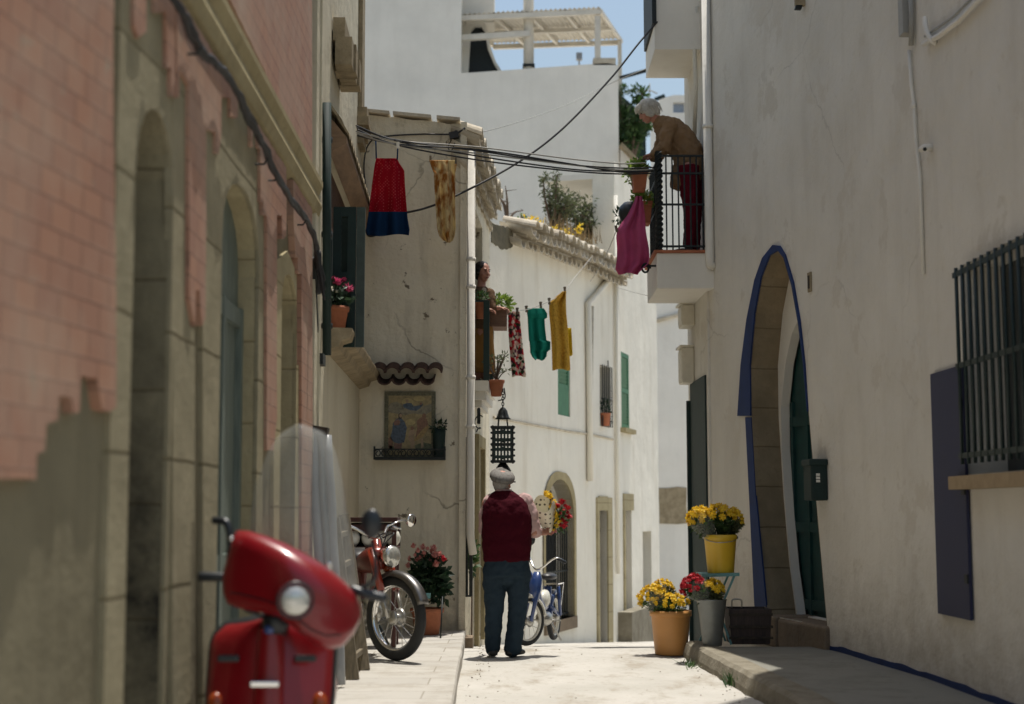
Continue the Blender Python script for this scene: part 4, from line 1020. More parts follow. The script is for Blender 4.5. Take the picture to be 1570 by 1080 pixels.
# railing of the balcony
zr_ = P(1000, 238, BD0).z
rz = zr_
m = MB(); 
for k in range(7):
    x = lerp(bx + .05, 2.12, (k + 1) / 7.0); m.bar((x, BD0 + .04, bzt), (x, BD0 + .04, rz), .016, .016)
for k in range(9):
    y = lerp(BD0 + .1, BD1 - .05, k / 8); m.bar((bx + .04, y, bzt), (bx + .04, y, rz), .016, .016)
for z in (bzt + .08, lerp(bzt, rz, .5), lerp(bzt, rz, .82), rz): m.bar((bx, BD0 + .04, z), (2.16, BD0 + .04, z), .022, .022); m.bar((bx + .04, BD0, z), (bx + .04, BD1, z), .022, .022)
m.build("balcony_railing", M['iron'], H9)
m = MB(); tw = []
pc = V((bx + .035, BD0 + .035, 0)); rr = []
for k in range(60):
    t_ = k / 59; z = lerp(bzt, rz + .05, t_); a0 = t_ * 30; rad = .038
    rr.append([pc + V((cos(a0 + j * pi / 4) * rad * (1.25 if j % 2 else .8), sin(a0 + j * pi / 4) * rad * (1.25 if j % 2 else .8), z)) for j in range(8)])
m.loft(rr); m.build("twisted_post", M['iron'], H9)
fix(H9)
t = tag(thing("shutter", "violet blue shutter folded flat on the right wall beside the barred window", "shutter", R1.pt((sa + sb) / 2, s0, .03)), None)
m = MB(); slab(m, R1, sa, s0, sb, s1, .008, .03); m.build("panel", M['shutter_blue'], t)
for py in (617, 752, 888):
    m = MB(); z = R1.hit(1478, py, .05)[1]; slab(m, R1, sa, z - .03, sa + .06, z + .03, .03, .042); m.build("hinge", M['iron'], t)
fix(t)

# ================================================================== cables
def cable(name, pts, r, mat, lab, group=None, n=10):
    m = MB(); m.tube(cr(pts, n), r, 6); return tag(m.build(name, mat, None, True), lab, "cable", group)
def sag(a, b, s, n=14, ph=0):
    return [a.lerp(b, k / n) - V((0, 0, s * 4 * (k / n) * (1 - k / n) + .012 * sin(k * 2.3 + ph))) for k in range(n + 1)]
# thick bundle along the string course
m = MB(); path = [L1a.hp(225, -75, .06) if False else L1c.hp(257, -20, .07), L1c.hp(285, 25, .09), L1c.hp(315, 85, .08), L1c.hp(350, 118, .09), L1c.hp(378, 172, .09), L1c.hp(405, 225, .08), L1c.hp(428, 278, .09), L1c.hp(455, 318, .08), L1c.hp(476, 350, .08), L1c.hp(487, 388, .09)]
path = cr(path, 7)
for j in range(7):
    q = [p + V((noise.noise(V((i * .35, j * 3.1, 0))) * .025, 0, noise.noise(V((i * .3, j * 3.1, 9))) * .026)) for i, p in enumerate(path)]
    m.tube(q, .009 + .003 * (j % 3), 6)
m.tube([path[-1], L2.hp(488, 420, .05), L2.hp(487, 450, .05)], .028, 8)
for j in range(3): m.tube(cr([path[-3], path[-3] + V((.05, .1, -.22 - .07 * j)), path[-1] + V((0, 0, -.12))], 6), .008, 6)
tag(m.build("cable_bundle", M['cable'], None, True), "thick drooping black cable bundle under the stone band of the tiled house", "cable")
# bundle across the street
A0 = L2.hp(547, 197, .05)
ends = [(1000, 262, 8, 'cable'), (1003, 257, 10, 'cable'), (998, 266, 16, 'cable'), (990, 250, 7, 'cable_grey'), (1002, 260, 14, 'cable_grey'), (1000, 263, 3, 'cable')]
labs = ["black cable of the bundle crossing the street, hanging lowest at its middle", "black cable of the bundle crossing the street, just above the lowest one", "sagging black cable of the bundle that reaches the planter on the right balcony", "uppermost grey cable of the bundle crossing the street", "grey cable in the middle of the bundle crossing the street", "straightest black cable of the bundle crossing the street"]
mids = [(735, 240), (735, 232), (735, 246), (735, 226), (735, 236), (735, 230)]
for k, (ex, ey, sg, mt) in enumerate(ends):
    st = L2.hp(546 + k % 3, 193 + 3 * k, .05)
    pts = [st, P(610, lerp(195 + 3 * k, mids[k][1], .42) + 3, 14.2), P(*mids[k], 14.7), P(870, lerp(mids[k][1], ey, .6) + 6 - k, 15.2), P(950, ey + 1, 15.5), P(ex, ey, 15.65)]
    cable("street_cable", pts, .0085 if mt == 'cable' else .008, M[mt], labs[k], "cables across the street")
cable("diagonal_cable", [SF.hp(560, 336, .03), P(600, 330, 15.0), P(650, 320, 14.9), P(702, 299, 14.9), P(790, 252, 15.2), P(860, 200, 15.4), P(935, 122, 15.7), P(985, 60, 15.9), P(1045, -8, 16.2)], .012, M['cable'], "black cable rising diagonally from the corner house to the right house")
cable("white_wire", [SF.hp(712, 208, .03), P(780, 192, 17), P(870, 160, 20), P(950, 122, 22), P(1062, 78, 17.2)], .006, M['cable_grey'], "thin pale wire rising from the corner house over the terrace wall")
cable("facade_cable", [SF.hp(575, 212, .03), SF.hp(605, 208, .02), SF.hp(650, 206, .02), SF.hp(690, 206, .03), SF.hp(700, 200, .05)], .009, M['cable'], "black cable pinned along the top of the corner house front")
m = MB(); c = SF.hp(696, 208, .06); m.obox(c, (1, 0, .2), (0, 1, 0), (-.2, 0, 1), .1, .08, .07); m.tube(cr([c, c + V((-.06, 0, -.12)), c + V((-.03, 0, -.17)), c + V((.01, 0, -.08)), c], 5), .006, 6); m.tube([c, c + V((.12, 0, .08))], .012, 6)
tag(m.build("junction_box", M['cable']), "small black junction box with a wire loop under the coping of the corner house", "box")
cable("loop_cable", [SF.hp(563, 300, .03), SF.hp(558, 260, .03), SF.hp(562, 228, .04), SF.hp(575, 210, .04)], .008, M['cable'], "black cable looping down the corner house beside the red dress")
cable("hanging_cable", [SF.hp(560, 352, .03), SF.hp(566, 362, .05), SF.hp(578, 360, .05), SF.hp(588, 352, .03)], .012, M['cable'], "short black cable end looped on the wall under the red dress")
# conduits and fittings on the right wall
def pipe(name, lab, pts, r, mat, cat="pipe", clips=()):
    t = base_thing(name, lab, cat, min(pts, key=lambda p: p.z)); m = MB(); m.tube(pts, r, 10); m.build("pipe", mat, t, True)
    for c in clips:
        m = MB(); m.lathe(c - V((0, 0, .02)), [(r * 1.25, 0), (r * 1.25, .04)], 10); m.build("clip", mat, t, True)
    return fix(t)
pipe("wall_conduit", "white conduit with a loose top running down the right wall", [R2.hp(1396, 75, .02) if False else R1.hp(1394, 78, .02), R1.hp(1397, 130, .02), R1.hp(1401, 160, .02), R1.hp(1404, 215, .02), R1.hp(1410, 270, .02), R1.hp(1416, 420, .012)], .014, M['white'], "pipe", [R1.hp(1401, 162, .02)])
pipe("wall_conduit", "pair of pale conduits climbing diagonally to the top right corner", [R1.hp(1416, 68, .03), R1.hp(1440, 55, .03), R1.hp(1470, 32, .03), R1.hp(1515, -15, .03)], .02, M['white'])
pipe("wall_cable", "dark cable beside the diagonal conduit at top right", [R1.hp(1418, 56, .03), R1.hp(1462, 26, .03), R1.hp(1500, -12, .03)], .009, M['cable_grey'], "cable")
pipe("wall_conduit", "short upright pale tube at the top of the right wall", [R1.hp(1397, 70, .03), R1.hp(1398, 30, .03), R1.hp(1396, -15, .03)], .02, M['cable_grey'])
t = base_thing("junction_box", "grey junction box with a bent white tube at the top of the right wall", "box", R1.hp(1421, 28, .05)); m = MB(); u_, z_ = R1.hp(1421, 10, 0), 0
uq = R1.px_u(1421); zq = R1.hit(1421, 28)[1]; slab(m, R1, uq - .05, zq, uq + .06, zq + .3, .0, .08); m.build("case", M['cable_grey'], t)
m = MB(); m.tube(cr([R1.hp(1418, 28, .04), R1.hp(1420, 45, .05), R1.hp(1428, 62, .04), R1.hp(1436, 66, .01)], 6), .02, 8); m.build("tube", M['white'], t, True); fix(t)
t = base_thing("wall_socket", "small white fitting with a dark nozzle on the upper right wall", "fitting", R1.hp(1427, 230, 0)); m = MB(); c = R1.hp(1429, 227, .0); m.tube([c, c + R1.n * .06, c + R1.n * .07 - R1.d * -.05], [.028, .026, .02], 10); m.build("body", M['white'], t, True); m = MB(); m.ball(R1.hp(1418, 229, .06), .014); m.build("nozzle", M['iron'], t); fix(t)
t = base_thing("wall_plate", "small brown plate on the white wall above the arch", "plate", R2.hp(1242, 446, 0) if False else R3.hp(1242, 446, 0)); m = MB(); uq, zq = R3.hit(1242, 433); slab(m, R3, uq - .045, zq - .09, uq + .035, zq + .09, 0, .012); m.build("plate", M['arch_stone'], t); m = MB(); slab(m, R3, uq - .015, zq - .06, uq + .015, zq + .06, .012, .018); m.build("slot", M['dark_wood'], t); fix(t)
t = base_thing("wall_stub", "splintered wooden stub sticking out at the top of the right wall", "stub", R2.hp(1238, 8, 0)); m = MB(); c = R2.hp(1240, 4, .0); m.obox(c + R2.n * .06, R2.n, R2.d, (0, 0, 1), .14, .05, .07); m.build("stub", M['tile_old'], t); m = MB(); m.obox(c + R2.n * .1 - V((0, 0, .05)), R2.n, R2.d, (.3, 0, 1), .06, .04, .05); m.build("clamp", M['iron'], t); fix(t)
pipe("rain_pipe", "white rain pipe with a rounded foot at the corner of the right house", [R3.pt(R3.L - .2, 7.4, .05), R3.pt(R3.L - .2, R3.hit(1090, 408)[1] + .06, .05), R3.pt(R3.L - .2, R3.hit(1090, 408)[1], .05), R3.pt(R3.L - .2, R3.hit(1090, 412)[1], .0)], .05, M['white'], "pipe", [R3.pt(R3.L - .2, 5.6, .05)])
pipe("rain_pipe", "thin bowed pipe running up the right house behind the old woman", [R4.hp(1064, 230, .05), R4.hp(1067, 130, .09), R4.hp(1064, 60, .06), R4.hp(1069, 10, .03)], .025, M['box_paint'])
pipe("overflow_pipe", "short dark pipe under the right balcony", [R4.hp(1082, 424, .03), R4.hp(1082, 400, .03)], .02, M['iron'])
# meter boxes
def wbox(lab, px0, px1, py0, py1, o, mat):
    t = base_thing("meter_box", lab, "box", R4.hp(px0, py1, 0)); u0, u1 = R4.px_u(px1), R4.px_u(px0) ; z1, z0 = R4.hit(px0, py0)[1], R4.hit(px0, py1)[1]
    m = MB(); slab(m, R4, u0, z0, u0 + .35, z1, 0, o); b = m.build("case", mat, t); mod_bevel(b, .015); m = MB(); slab(m, R4, u0 + .03, z0 + .03, u0 + .32, z1 - .03, o, o + .008); m.build("lid", mat, t); m = MB(); slab(m, R4, u0 - .01, z1, u0 + .37, z1 + .025, -.0, o + .03); m.build("cover", mat, t); return fix(t)
wbox("cream meter box just under the right balcony", 1062, 1070, 470, 503, .15, M['box_paint']); wbox("tall cream meter box above the dark side door", 1060, 1068, 536, 590, .14, M['box_paint'])
# letter box by the arch
t = base_thing("letter_box", "dark green letter box with a small white mark beside the arched door", "letter box", R3.hp(1264, 768, 0) if False else R2.hp(1268, 768, .0))
uq = R2.px_u(1272); zb_, zt_ = R2.hit(1262, 768)[1], R2.hit(1262, 707)[1]; m = MB()
slab(m, R2, uq - .03, zb_, uq + .20, zt_, .02, .17); b = m.build("case", M['green_dark'], t); mod_bevel(b, .012)
m = MB(); slab(m, R2, uq - .045, zt_ - .05, uq + .215, zt_ + .012, .015, .185); b = m.build("lid", M['green_dark'], t); mod_bevel(b, .015)
m = MB()
for k in range(3): slab(m, R2, uq - .032, zb_ + .16 + k * .028, uq - .029, zb_ + .182 + k * .028, .09, .125)
m.build("mark", M['white'], t); fix(t)

# downpipe and gutter on the corner house
px_ = SF.hp(722, 500, .05)
pipe("rain_pipe", "white rain pipe down the corner of the grey white house", [V((px_.x, 15.03, SF.hit(722, 232)[1])), V((px_.x, 15.03, SF.hit(722, 820)[1])), V((px_.x + .03, 15.06, SF.hit(722, 850)[1]))], .042, M['white'], "pipe", [V((px_.x, 15.03, SF.hit(722, y)[1])) for y in (400, 442, 580, 655)])
pipe("rain_pipe", "pale rain pipe with an elbow on the sunlit curved house", [C1.hp(905, 740, .05) if False else C2.hp(905, 738, .06), C2.hp(904, 600, .06), C2.hp(902, 466, .06), C2.hp(932, 432, .06), C2.hp(934, 425, .03)], .055, M['house_wall'])
pipe("rain_pipe", "straight pale pipe low on the curved house", [C2.hp(906, 735, .05), C2.hp(906, 640, .05), C2.hp(908, 470, .05)], .03, M['tile_white'])
pipe("rain_pipe", "slim white pipe down the end house beside its green shutter", [C3.hp(948, 880, .04), C3.hp(946, 640, .04), C3.hp(944, 300, .04)], .035, M['house_wall'])
# iron grille and scroll by the street door
t = base_thing("window_guard", "black iron window guard bar on the side of the corner house", "guard", SS.pt(.5, .4, .08)); m = MB(); q0, q1 = SS.hp(722, 914, .08), SS.hp(722, 672, .08); m.bar(q0, q1, .035, .03); m.build("bar", M['iron'], t)
m = MB(); 
for q in (q0, q1, (q0 + q1) / 2): m.bar(q, V((q.x - .1, q.y, q.z)), .02, .02)
m.bar(q0 + V((-.05, .15, 0)), q1 + V((-.05, .15, 0)), .03, .03); m.build("bracket", M['iron'], t); fix(t)
m = MB(); sc = []
for k in range(40):
    a = k / 39 * 9; r_ = .05 * (1 - k / 60); sc.append(P(733, 640 + k * .6, 16.4) + V((cos(a) * r_, 0, sin(a) * r_)))
m.tube(sc, .008, 6); m.tube([P(734, 628, 16.4), P(734, 650, 16.4)], .02, 8)
for k in range(6): m.ball(P(734, 628 + k * 4, 16.4), .02, 8, 6)
tag(m.build("iron_scroll", M['iron'], None, True), "black wrought iron scroll bracket under the small balcony", "bracket")

# ================================================================== devotional tile panel
t = base_thing("tile_canopy", "little canopy of dark wavy clay tiles over the picture panel", "canopy", SF.hp(626, 592, 0))
for row in range(2):
    for k in range(4 if row == 0 else 5):
        m = MB(); c0 = SF.hit(lerp(592, 657, k / 3) if row == 0 else lerp(582, 668, k / 4), 584 if row == 0 else 575); rr = []
        for o_, dz_ in ((0, .07), (.2, 0)):
            ring = []
            for (r_, rev) in ((.079, 0), (.062, 1)):
                for i in range(9):
                    a = pi * (i / 8 if not rev else 1 - i / 8); ring.append(SF.pt(c0[0] + cos(a) * r_, c0[1] + dz_ + (sin(a) if row else -sin(a)) * r_ * .85, o_))
            rr.append(ring)
        m.loft(rr); m.build("tile", M['tile_brown'], t)
fix(t)
t = base_thing("tile_picture", "glazed tile panel painted with two robed figures, a child and a cloud", "picture", SF.hp(628, 704, 0))
a, b = SF.hit(589, 704), SF.hit(668, 601)
def glaze(n_, c, v=.3, s=18): return basic("glaze " + n_, c, .45, 0, v, s, .05)
GL = dict(bg=glaze("ochre", (.27, .215, .105), .38, 22), bor=glaze("olive", (.11, .105, .06), .6, 60), blue=glaze("blue", (.06, .085, .12), .6, 40), brown=glaze("brown", (.19, .10, .06), .4, 40), ochre=glaze("gold", (.28, .19, .07), .35, 40), skin=glaze("skin", (.30, .21, .13)), dark=glaze("dark", (.04, .035, .03)), rose=glaze("rose", (.19, .10, .075), .4, 40), cloud=glaze("cloud", (.20, .18, .125), .4, 30), green=glaze("green", (.09, .10, .05), .5, 30), pale=glaze("pale", (.36, .29, .13), .3, 30))
m = MB(); slab(m, SF, a[0], a[1], b[0], b[1], 0, .02); m.build("panel", GL['bg'], t)
w_ = .042; m = MB()
for r_ in ((a[0], a[1], b[0], a[1] + w_), (a[0], b[1] - w_, b[0], b[1]), (a[0], a[1] + w_, a[0] + w_, b[1] - w_), (b[0] - w_, a[1] + w_, b[0], b[1] - w_)): slab(m, SF, *r_, .0, .026)
m.build("border", GL['bor'], t)
def fig(pts, mat, name, o=.0225):
    m = MB(); q = [SF.hit(560 + x / 6.75, 560 + y / 6.75) for x, y in pts]; prismw(m, SF, q, .018, o); m.build(name, mat, t)
def ell(cx, cy, rx, ry, n=14): return [(cx + rx * cos(2 * pi * i / n), cy + ry * sin(2 * pi * i / n)) for i in range(n)]
fig([(235, 440), (260, 400), (330, 380), (390, 420), (470, 400), (560, 440), (690, 400), (700, 470), (620, 520), (500, 500), (420, 520), (300, 500), (240, 490)], GL['cloud'], "cloud", .0212)
fig(ell(440, 385, 62, 42), GL['pale'], "halo", .0216); fig(ell(560, 350, 60, 26), GL['pale'], "halo", .0216); fig(ell(470, 590, 52, 30), GL['pale'], "halo", .0216)
fig([(390, 410), (430, 395), (480, 395), (500, 430), (560, 420), (590, 395), (600, 415), (560, 455), (530, 475), (470, 470), (400, 440)], GL['blue'], "angel_robe", .0222); fig(ell(436, 375, 17, 19), GL['skin'], "head", .0226); fig(ell(577, 402, 13, 13), GL['brown'], "head", .0226)
fig([(290, 600), (330, 555), (375, 550), (410, 590), (432, 650), (420, 720), (405, 800), (350, 815), (300, 800), (260, 760), (280, 680)], GL['blue'], "blue_robe"); fig([(295, 590), (345, 560), (365, 590), (350, 625), (300, 625)], GL['rose'], "bodice", .0245); fig([(300, 810), (345, 815), (385, 800), (375, 870), (300, 880)], GL['rose'], "skirt")
fig([(345, 510), (365, 495), (380, 515), (378, 560), (345, 560)], GL['dark'], "veil", .0235); fig(ell(367, 525, 13, 20), GL['skin'], "face", .0255)
fig([(535, 580), (580, 540), (640, 560), (655, 640), (640, 690), (560, 740), (520, 750), (540, 650)], GL['brown'], "brown_robe"); fig([(520, 755), (600, 660), (650, 620), (655, 660), (600, 740), (540, 780), (500, 790)], GL['ochre'], "gold_cloak", .0245); fig([(575, 770), (600, 760), (605, 855), (580, 860)], GL['skin'], "leg"); fig(ell(610, 530, 22, 28), GL['brown'], "head", .0245)
fig([(460, 680), (500, 665), (525, 700), (500, 740), (515, 800), (490, 870), (475, 860), (470, 800), (445, 770), (450, 720)], GL['skin'], "child"); fig(ell(487, 655, 17, 20), GL['brown'], "head", .0245)
fig([(240, 880), (260, 830), (300, 850), (300, 885)], GL['green'], "ground"); fig([(520, 830), (600, 800), (690, 820), (690, 880), (520, 885)], GL['green'], "ground", .0215); fig([(240, 760), (270, 740), (290, 800), (280, 880), (240, 880)], GL['brown'], "drape", .0225)
fix(t)
t = base_thing("iron_shelf", "black wrought iron shelf with scrolls under the picture panel", "shelf", SF.hp(629, 706, 0))
a, b = SF.hit(576, 706), SF.hit(683, 690); m = MB(); slab(m, SF, a[0], a[1], b[0], a[1] + .03, .0, .16); m.build("plate", M['iron'], t)
m = MB()
for z in (b[1],): m.bar(SF.pt(a[0], z, .15), SF.pt(b[0], z, .15), .012, .012); 
for u in (a[0], b[0]): m.bar(SF.pt(u, a[1], .15), SF.pt(u, b[1] + .03, .15), .018, .018); m.bar(SF.pt(u, b[1], .15), SF.pt(u, b[1], 0), .012, .012)
m.build("rail", M['iron'], t); m = MB(); nsc = 11
for k in range(nsc):
    u = lerp(a[0] + .035, b[0] - .035, k / (nsc - 1)); z = (a[1] + b[1]) / 2 + .012; sgn = 1 if k % 2 else -1
    m.tube([SF.pt(u + cos(x) * .035 * (1 - x / 14) * sgn, z + sin(x) * .042 * (1 - x / 14), .15) for x in [i * .5 for i in range(17)]], .0055, 5)
m.build("scrollwork", M['iron'], t, True); fix(t)

# ================================================================== plants and pots
def leaves(m, c, r, n, size, rng, up=.3, shell=.5, asp=.5):
    c = V(c); r = V(r if isinstance(r, (tuple, list)) else (r, r, r))
    for i in range(n):
        d = V((rng.gauss(0, 1), rng.gauss(0, 1), rng.gauss(0, 1))).normalized(); k = rng.uniform(shell, 1) if rng.random() < .8 else rng.random()
        p = c + V((d.x * r.x, d.y * r.y, d.z * r.z)) * k
        t = (d + V((rng.gauss(0, .6), rng.gauss(0, .6), up + rng.gauss(0, .5)))).normalized(); s = t.cross(V((rng.gauss(0, 1), rng.gauss(0, 1), rng.gauss(0, 1)))).normalized()
        L = size * rng.uniform(.6, 1.3); w_ = L * asp * .5; nn = t.cross(s) * L * .12
        m.add([p, p + t * L * .45 + s * w_ + nn, p + t * L, p + t * L * .45 - s * w_ + nn], [(0, 1, 2, 3)])
def pot(par, c, r0, r1, h, mat, name="pot", rim=True):
    m = MB(); pr = [(r0 * .96, 0), (r0, .01), (lerp(r0, r1, .8), h * .8)] + ([(r1 * .98, h * .82), (r1 * 1.05, h * .83), (r1 * 1.07, h), (r1 * .93, h), (r1 * .9, h * .85), (r1 * .1, h * .84)] if rim else [(r1, h), (r1 * .94, h), (r1 * .9, h * .88), (.01, h * .87)])
    m.lathe(c, pr, 28); return m.build(name, mat, par, True)
def petals_head(r, n, name, mat, cup=.0, seed=1):
    """one flower head: many small petals round a dome"""
    rg = random.Random(seed); m = MB()
    for i in range(n):
        z = rg.uniform(-.15, 1); a = rg.uniform(0, 2 * pi); s_ = sqrt(max(0, 1 - z * z)); d = V((s_ * cos(a), s_ * sin(a), z * .75 + cup)).normalized()
        t = V((-sin(a), cos(a), 0)); b = d * r * .25; e = d * r * rg.uniform(.85, 1.1); w_ = r * .17
        m.add([b, b.lerp(e, .6) + t * w_, e, b.lerp(e, .6) - t * w_], [(0, 1, 2, 3)])
    m.ball((0, 0, 0), r * .5, 8, 6)
    return m
_HD = {}
def heads(par, pts, r, mat, n=36, dirs=None, key=None):
    """flower heads as parts sharing one mesh"""
    k = (mat, n)
    if k not in _HD:
        o = petals_head(1, n, "flower_head", M[mat], 0, len(_HD) + 3).build("flower_head", M[mat]); _HD[k] = o.data; bpy.data.objects.remove(o)
    for i, p in enumerate(pts):
        o = bpy.data.objects.new("flower_head", _HD[k]); COL.objects.link(o); o.parent = par
        o.location = V(p) - V(par.location); s_ = r * R.uniform(.65, 1.25); o.scale = (s_, s_, s_)
        d = dirs[i] if dirs else V((R.gauss(0, .4), R.gauss(0, .4), 1)); o.rotation_euler = V(d).to_track_quat('Z', 'Y').to_euler()
def fix2(root):
    """like fix, but leaves the flower heads (placed by location) alone"""
    Mx = Matrix.Translation(-V(root.location)); seen = set(_HD[k].name for k in _HD)
    for c in root.children:
        if c.type == 'MESH' and c.data.name not in seen: c.data.transform(Mx)
        for g in c.children: g.data.transform(Mx)
    return root
def stems(m, base, tips, r=.004):
    for q in tips: m.tube(cr([base, base.lerp(V(q), .5) + V((0, 0, .02)), V(q)], 3), r, 5)
def dome(c, r, n, rng, lo=-.1):
    o = []; c = V(c)
    for i in range(n):
        z = lo + (1 - lo) * (i + .5) / n; a = i * 2.39996 + rng.gauss(0, .2); s_ = sqrt(max(0, 1 - z * z)); o.append((c + V((s_ * cos(a) * r[0], s_ * sin(a) * r[1], z * r[2])), V((s_ * cos(a), s_ * sin(a), z))))
    return o
# --- green pot on the iron shelf
t = base_thing("shelf_plant", "dark green vase with a small plant on the iron shelf", "plant", SF.hp(673, 702, .09)); c = SF.hp(673, 702, .09)
pot(t, c, .055, .07, .30, M['green_dark'], "vase", False); m = MB(); leaves(m, c + V((0, 0, .33)), (.08, .07, .06), 60, .055, R); m.build("leaves", M['leaf_dark'], t); fix(t)
# --- geranium on the window sill
c = V((P(512, 530, 11.6).x, 11.6, zs + .005)); t = base_thing("window_geranium", "terracotta pot of pink flowers on the stone window sill", "plant", c)
c = c + V((0, 0, 0)); pot(t, c, .085, .115, .21, M['terracotta']); m = MB(); leaves(m, c + V((0, 0, .29)), (.13, .13, .11), 170, .07, R, .3, .5, .8); m.build("leaves", M['leaf_dark'], t)
hp = [c + V((.0, -.05, .43)), c + V((.07, .05, .44)), c + V((.11, .0, .36)), c + V((-.06, .02, .42)), c + V((.04, -.08, .40)), c + V((.12, .08, .38))]; heads(t, hp, .045, 'fl_magenta', 36); heads(t, [c + V((-.02, -.12, .34)), c + V((.03, -.12, .32))], .03, 'fl_white', 24); fix2(t)
# --- small balcony: hanging pot, planter box, succulent
c = P(737, 489, 16.75); t = base_thing("balcony_pot", "terracotta pot hanging on the small balcony in front of the dark haired woman", "plant", c); pot(t, c, .05, .085, .21, M['terracotta']); m = MB(); leaves(m, c + V((0, 0, .25)), (.09, .09, .06), 70, .05, R); m.build("leaves", M['leaf'], t); fix(t)
c = P(764, 503, 17.1); t = base_thing("planter_box", "brown wooden planter of bright green leaves on the small balcony rail", "planter", c)
m = MB(); m.box((c.x - .105, c.y - .12, c.z), (c.x + .105, c.y + .3, c.z + .235)); b = m.build("box", M['planter_wood'], t); mod_bevel(b, .01); m = MB(); m.box((c.x - .12, c.y - .135, c.z + .2), (c.x + .12, c.y + .315, c.z + .225)); m.build("rim", M['planter_wood'], t)
m = MB(); leaves(m, c + V((.03, .05, .3)), (.15, .2, .1), 260, .06, R); m.build("leaves", M['leaf_bright'], t)
m = MB(); stems(m, c + V((-.05, 0, .25)), [c + V((-.1, -.05, .48)), c + V((-.06, 0, .42)), c + V((.12, 0, .4)), c + V((.16, -.05, .36))]); m.build("stems", M['leaf_dark'], t, True); fix(t)
c = P(761, 608, 16.75); t = base_thing("balcony_succulent", "terracotta pot with a branching grey green succulent hanging outside the small balcony", "plant", c); pot(t, c, .062, .092, .19, M['terracotta'])
m = MB(); tips = [c + V((R.gauss(0, .09), R.gauss(0, .07), R.uniform(.28, .47))) for k in range(13)]; stems(m, c + V((0, 0, .17)), tips, .007); m.build("stems", M['bark'], t, True)
m = MB()
for q in tips: leaves(m, q, .035, 16, .045, R, .4, .3, .35)
m.build("leaves", M['leaf_olive'], t); m = MB(); m.tube(cr([c + V((.09, 0, .1)), c + V((.1, 0, -.02)), c + V((0.02, 0, -.05))], 5), .008, 6); m.build("hook", M['iron'], t, True); fix(t)
# --- planters on the right balcony
def planter(lab, px, py, D, w_, h, fl):
    c = P(px, py, D); t = base_thing("balcony_planter", lab, "planter", c, "planters on the right balcony"); rr = [[c + V((sx * w_ * k, sy * .24 * (k + .1), z)) for sx, sy in ((-.5, -.5), (.5, -.5), (.5, .5), (-.5, .5))] for k, z in ((.78, 0), (.98, h * .82), (1.06, h * .83), (1.08, h), (.95, h), (.93, h * .85))]
    m = MB(); m.loft(rr); b = m.build("box", M['terracotta'], t); mod_bevel(b, .006); m = MB(); leaves(m, c + V((-.02, 0, h + .04)), (w_ * .75, .2, .1), 200, .06, R, .3, .3, .8); leaves(m, c + V((-w_ * .6, 0, h - .05)), (.07, .1, .09), 40, .05, R); m.build("leaves", M['leaf_bright'], t)
    if fl: heads(t, [c + V((R.uniform(-.5, .5) * w_, R.uniform(-.1, .1), h + R.uniform(.05, .11))) for k in range(7)], .028, 'fl_yellow', 24)
    return fix2(t)
planter("brown planter of bright green leaves on the top rail of the right balcony", 980, 293, 15.9, .17, .215, False); planter("brown planter with yellow flowers half behind the pink shirt", 987, 345, 16.2, .17, .25, True)
c = P(966, 345, 16.3); t = base_thing("black_kettle", "round black pot hanging beside the lower planter on the right balcony", "pot", c); m = MB(); m.lathe(c, [(.05, 0), (.11, .05), (.135, .13), (.12, .21), (.07, .26), (.02, .27)], 20); m.build("body", M['plastic_black'], t, True); m = MB(); leaves(m, c + V((-.12, 0, .1)), (.07, .08, .1), 40, .06, R); m.build("leaves", M['leaf_dark'], t); fix(t)
t = base_thing("balcony_lamp", "small black curled iron hook beside the right balcony slab", "hook", P(990, 420, 15.7)); m = MB(); q = P(990, 412, 15.7)
m.tube([q + V((cos(x) * .05 * (1 - x / 16), 0, sin(x) * .06 * (1 - x / 16))) for x in [i * .4 for i in range(24)]], .013, 6); m.bar(q + V((.03, 0, .03)), q + V((.12, 0, .03)), .02, .02); m.build("hook", M['iron'], t, True); fix(t)
# --- little pot in the barred window
c = C2.pt(C2.px_u(924), w2[0][1] + .005, .06); t = base_thing("window_pot", "tiny terracotta pot with a dark plant behind the barred window", "plant", c); pot(t, c, .07, .09, .22, M['terracotta']); m = MB(); leaves(m, c + V((0, 0, .32)), (.09, .08, .14), 50, .08, R); m.build("leaves", M['leaf_dark'], t); fix(t)
# --- climbing plant by the street door of the corner house
c = SS.pt(.45, -.11, .06); t = base_thing("wall_vine", "leafy green vine climbing the iron guard bar of the corner house", "vine", c); m = MB(); q = P(724, 852, 15.45); leaves(m, q, (.05, .08, .24), 150, .07, R, .2, .3, .8); m.build("leaves", M['leaf'], t); m = MB(); m.tube(cr([c + V((0, 0, .1)), c.lerp(q, .5), q + V((0, 0, .2))], 4), .008, 6); m.build("stem", M['bark'], t, True); fix(t)

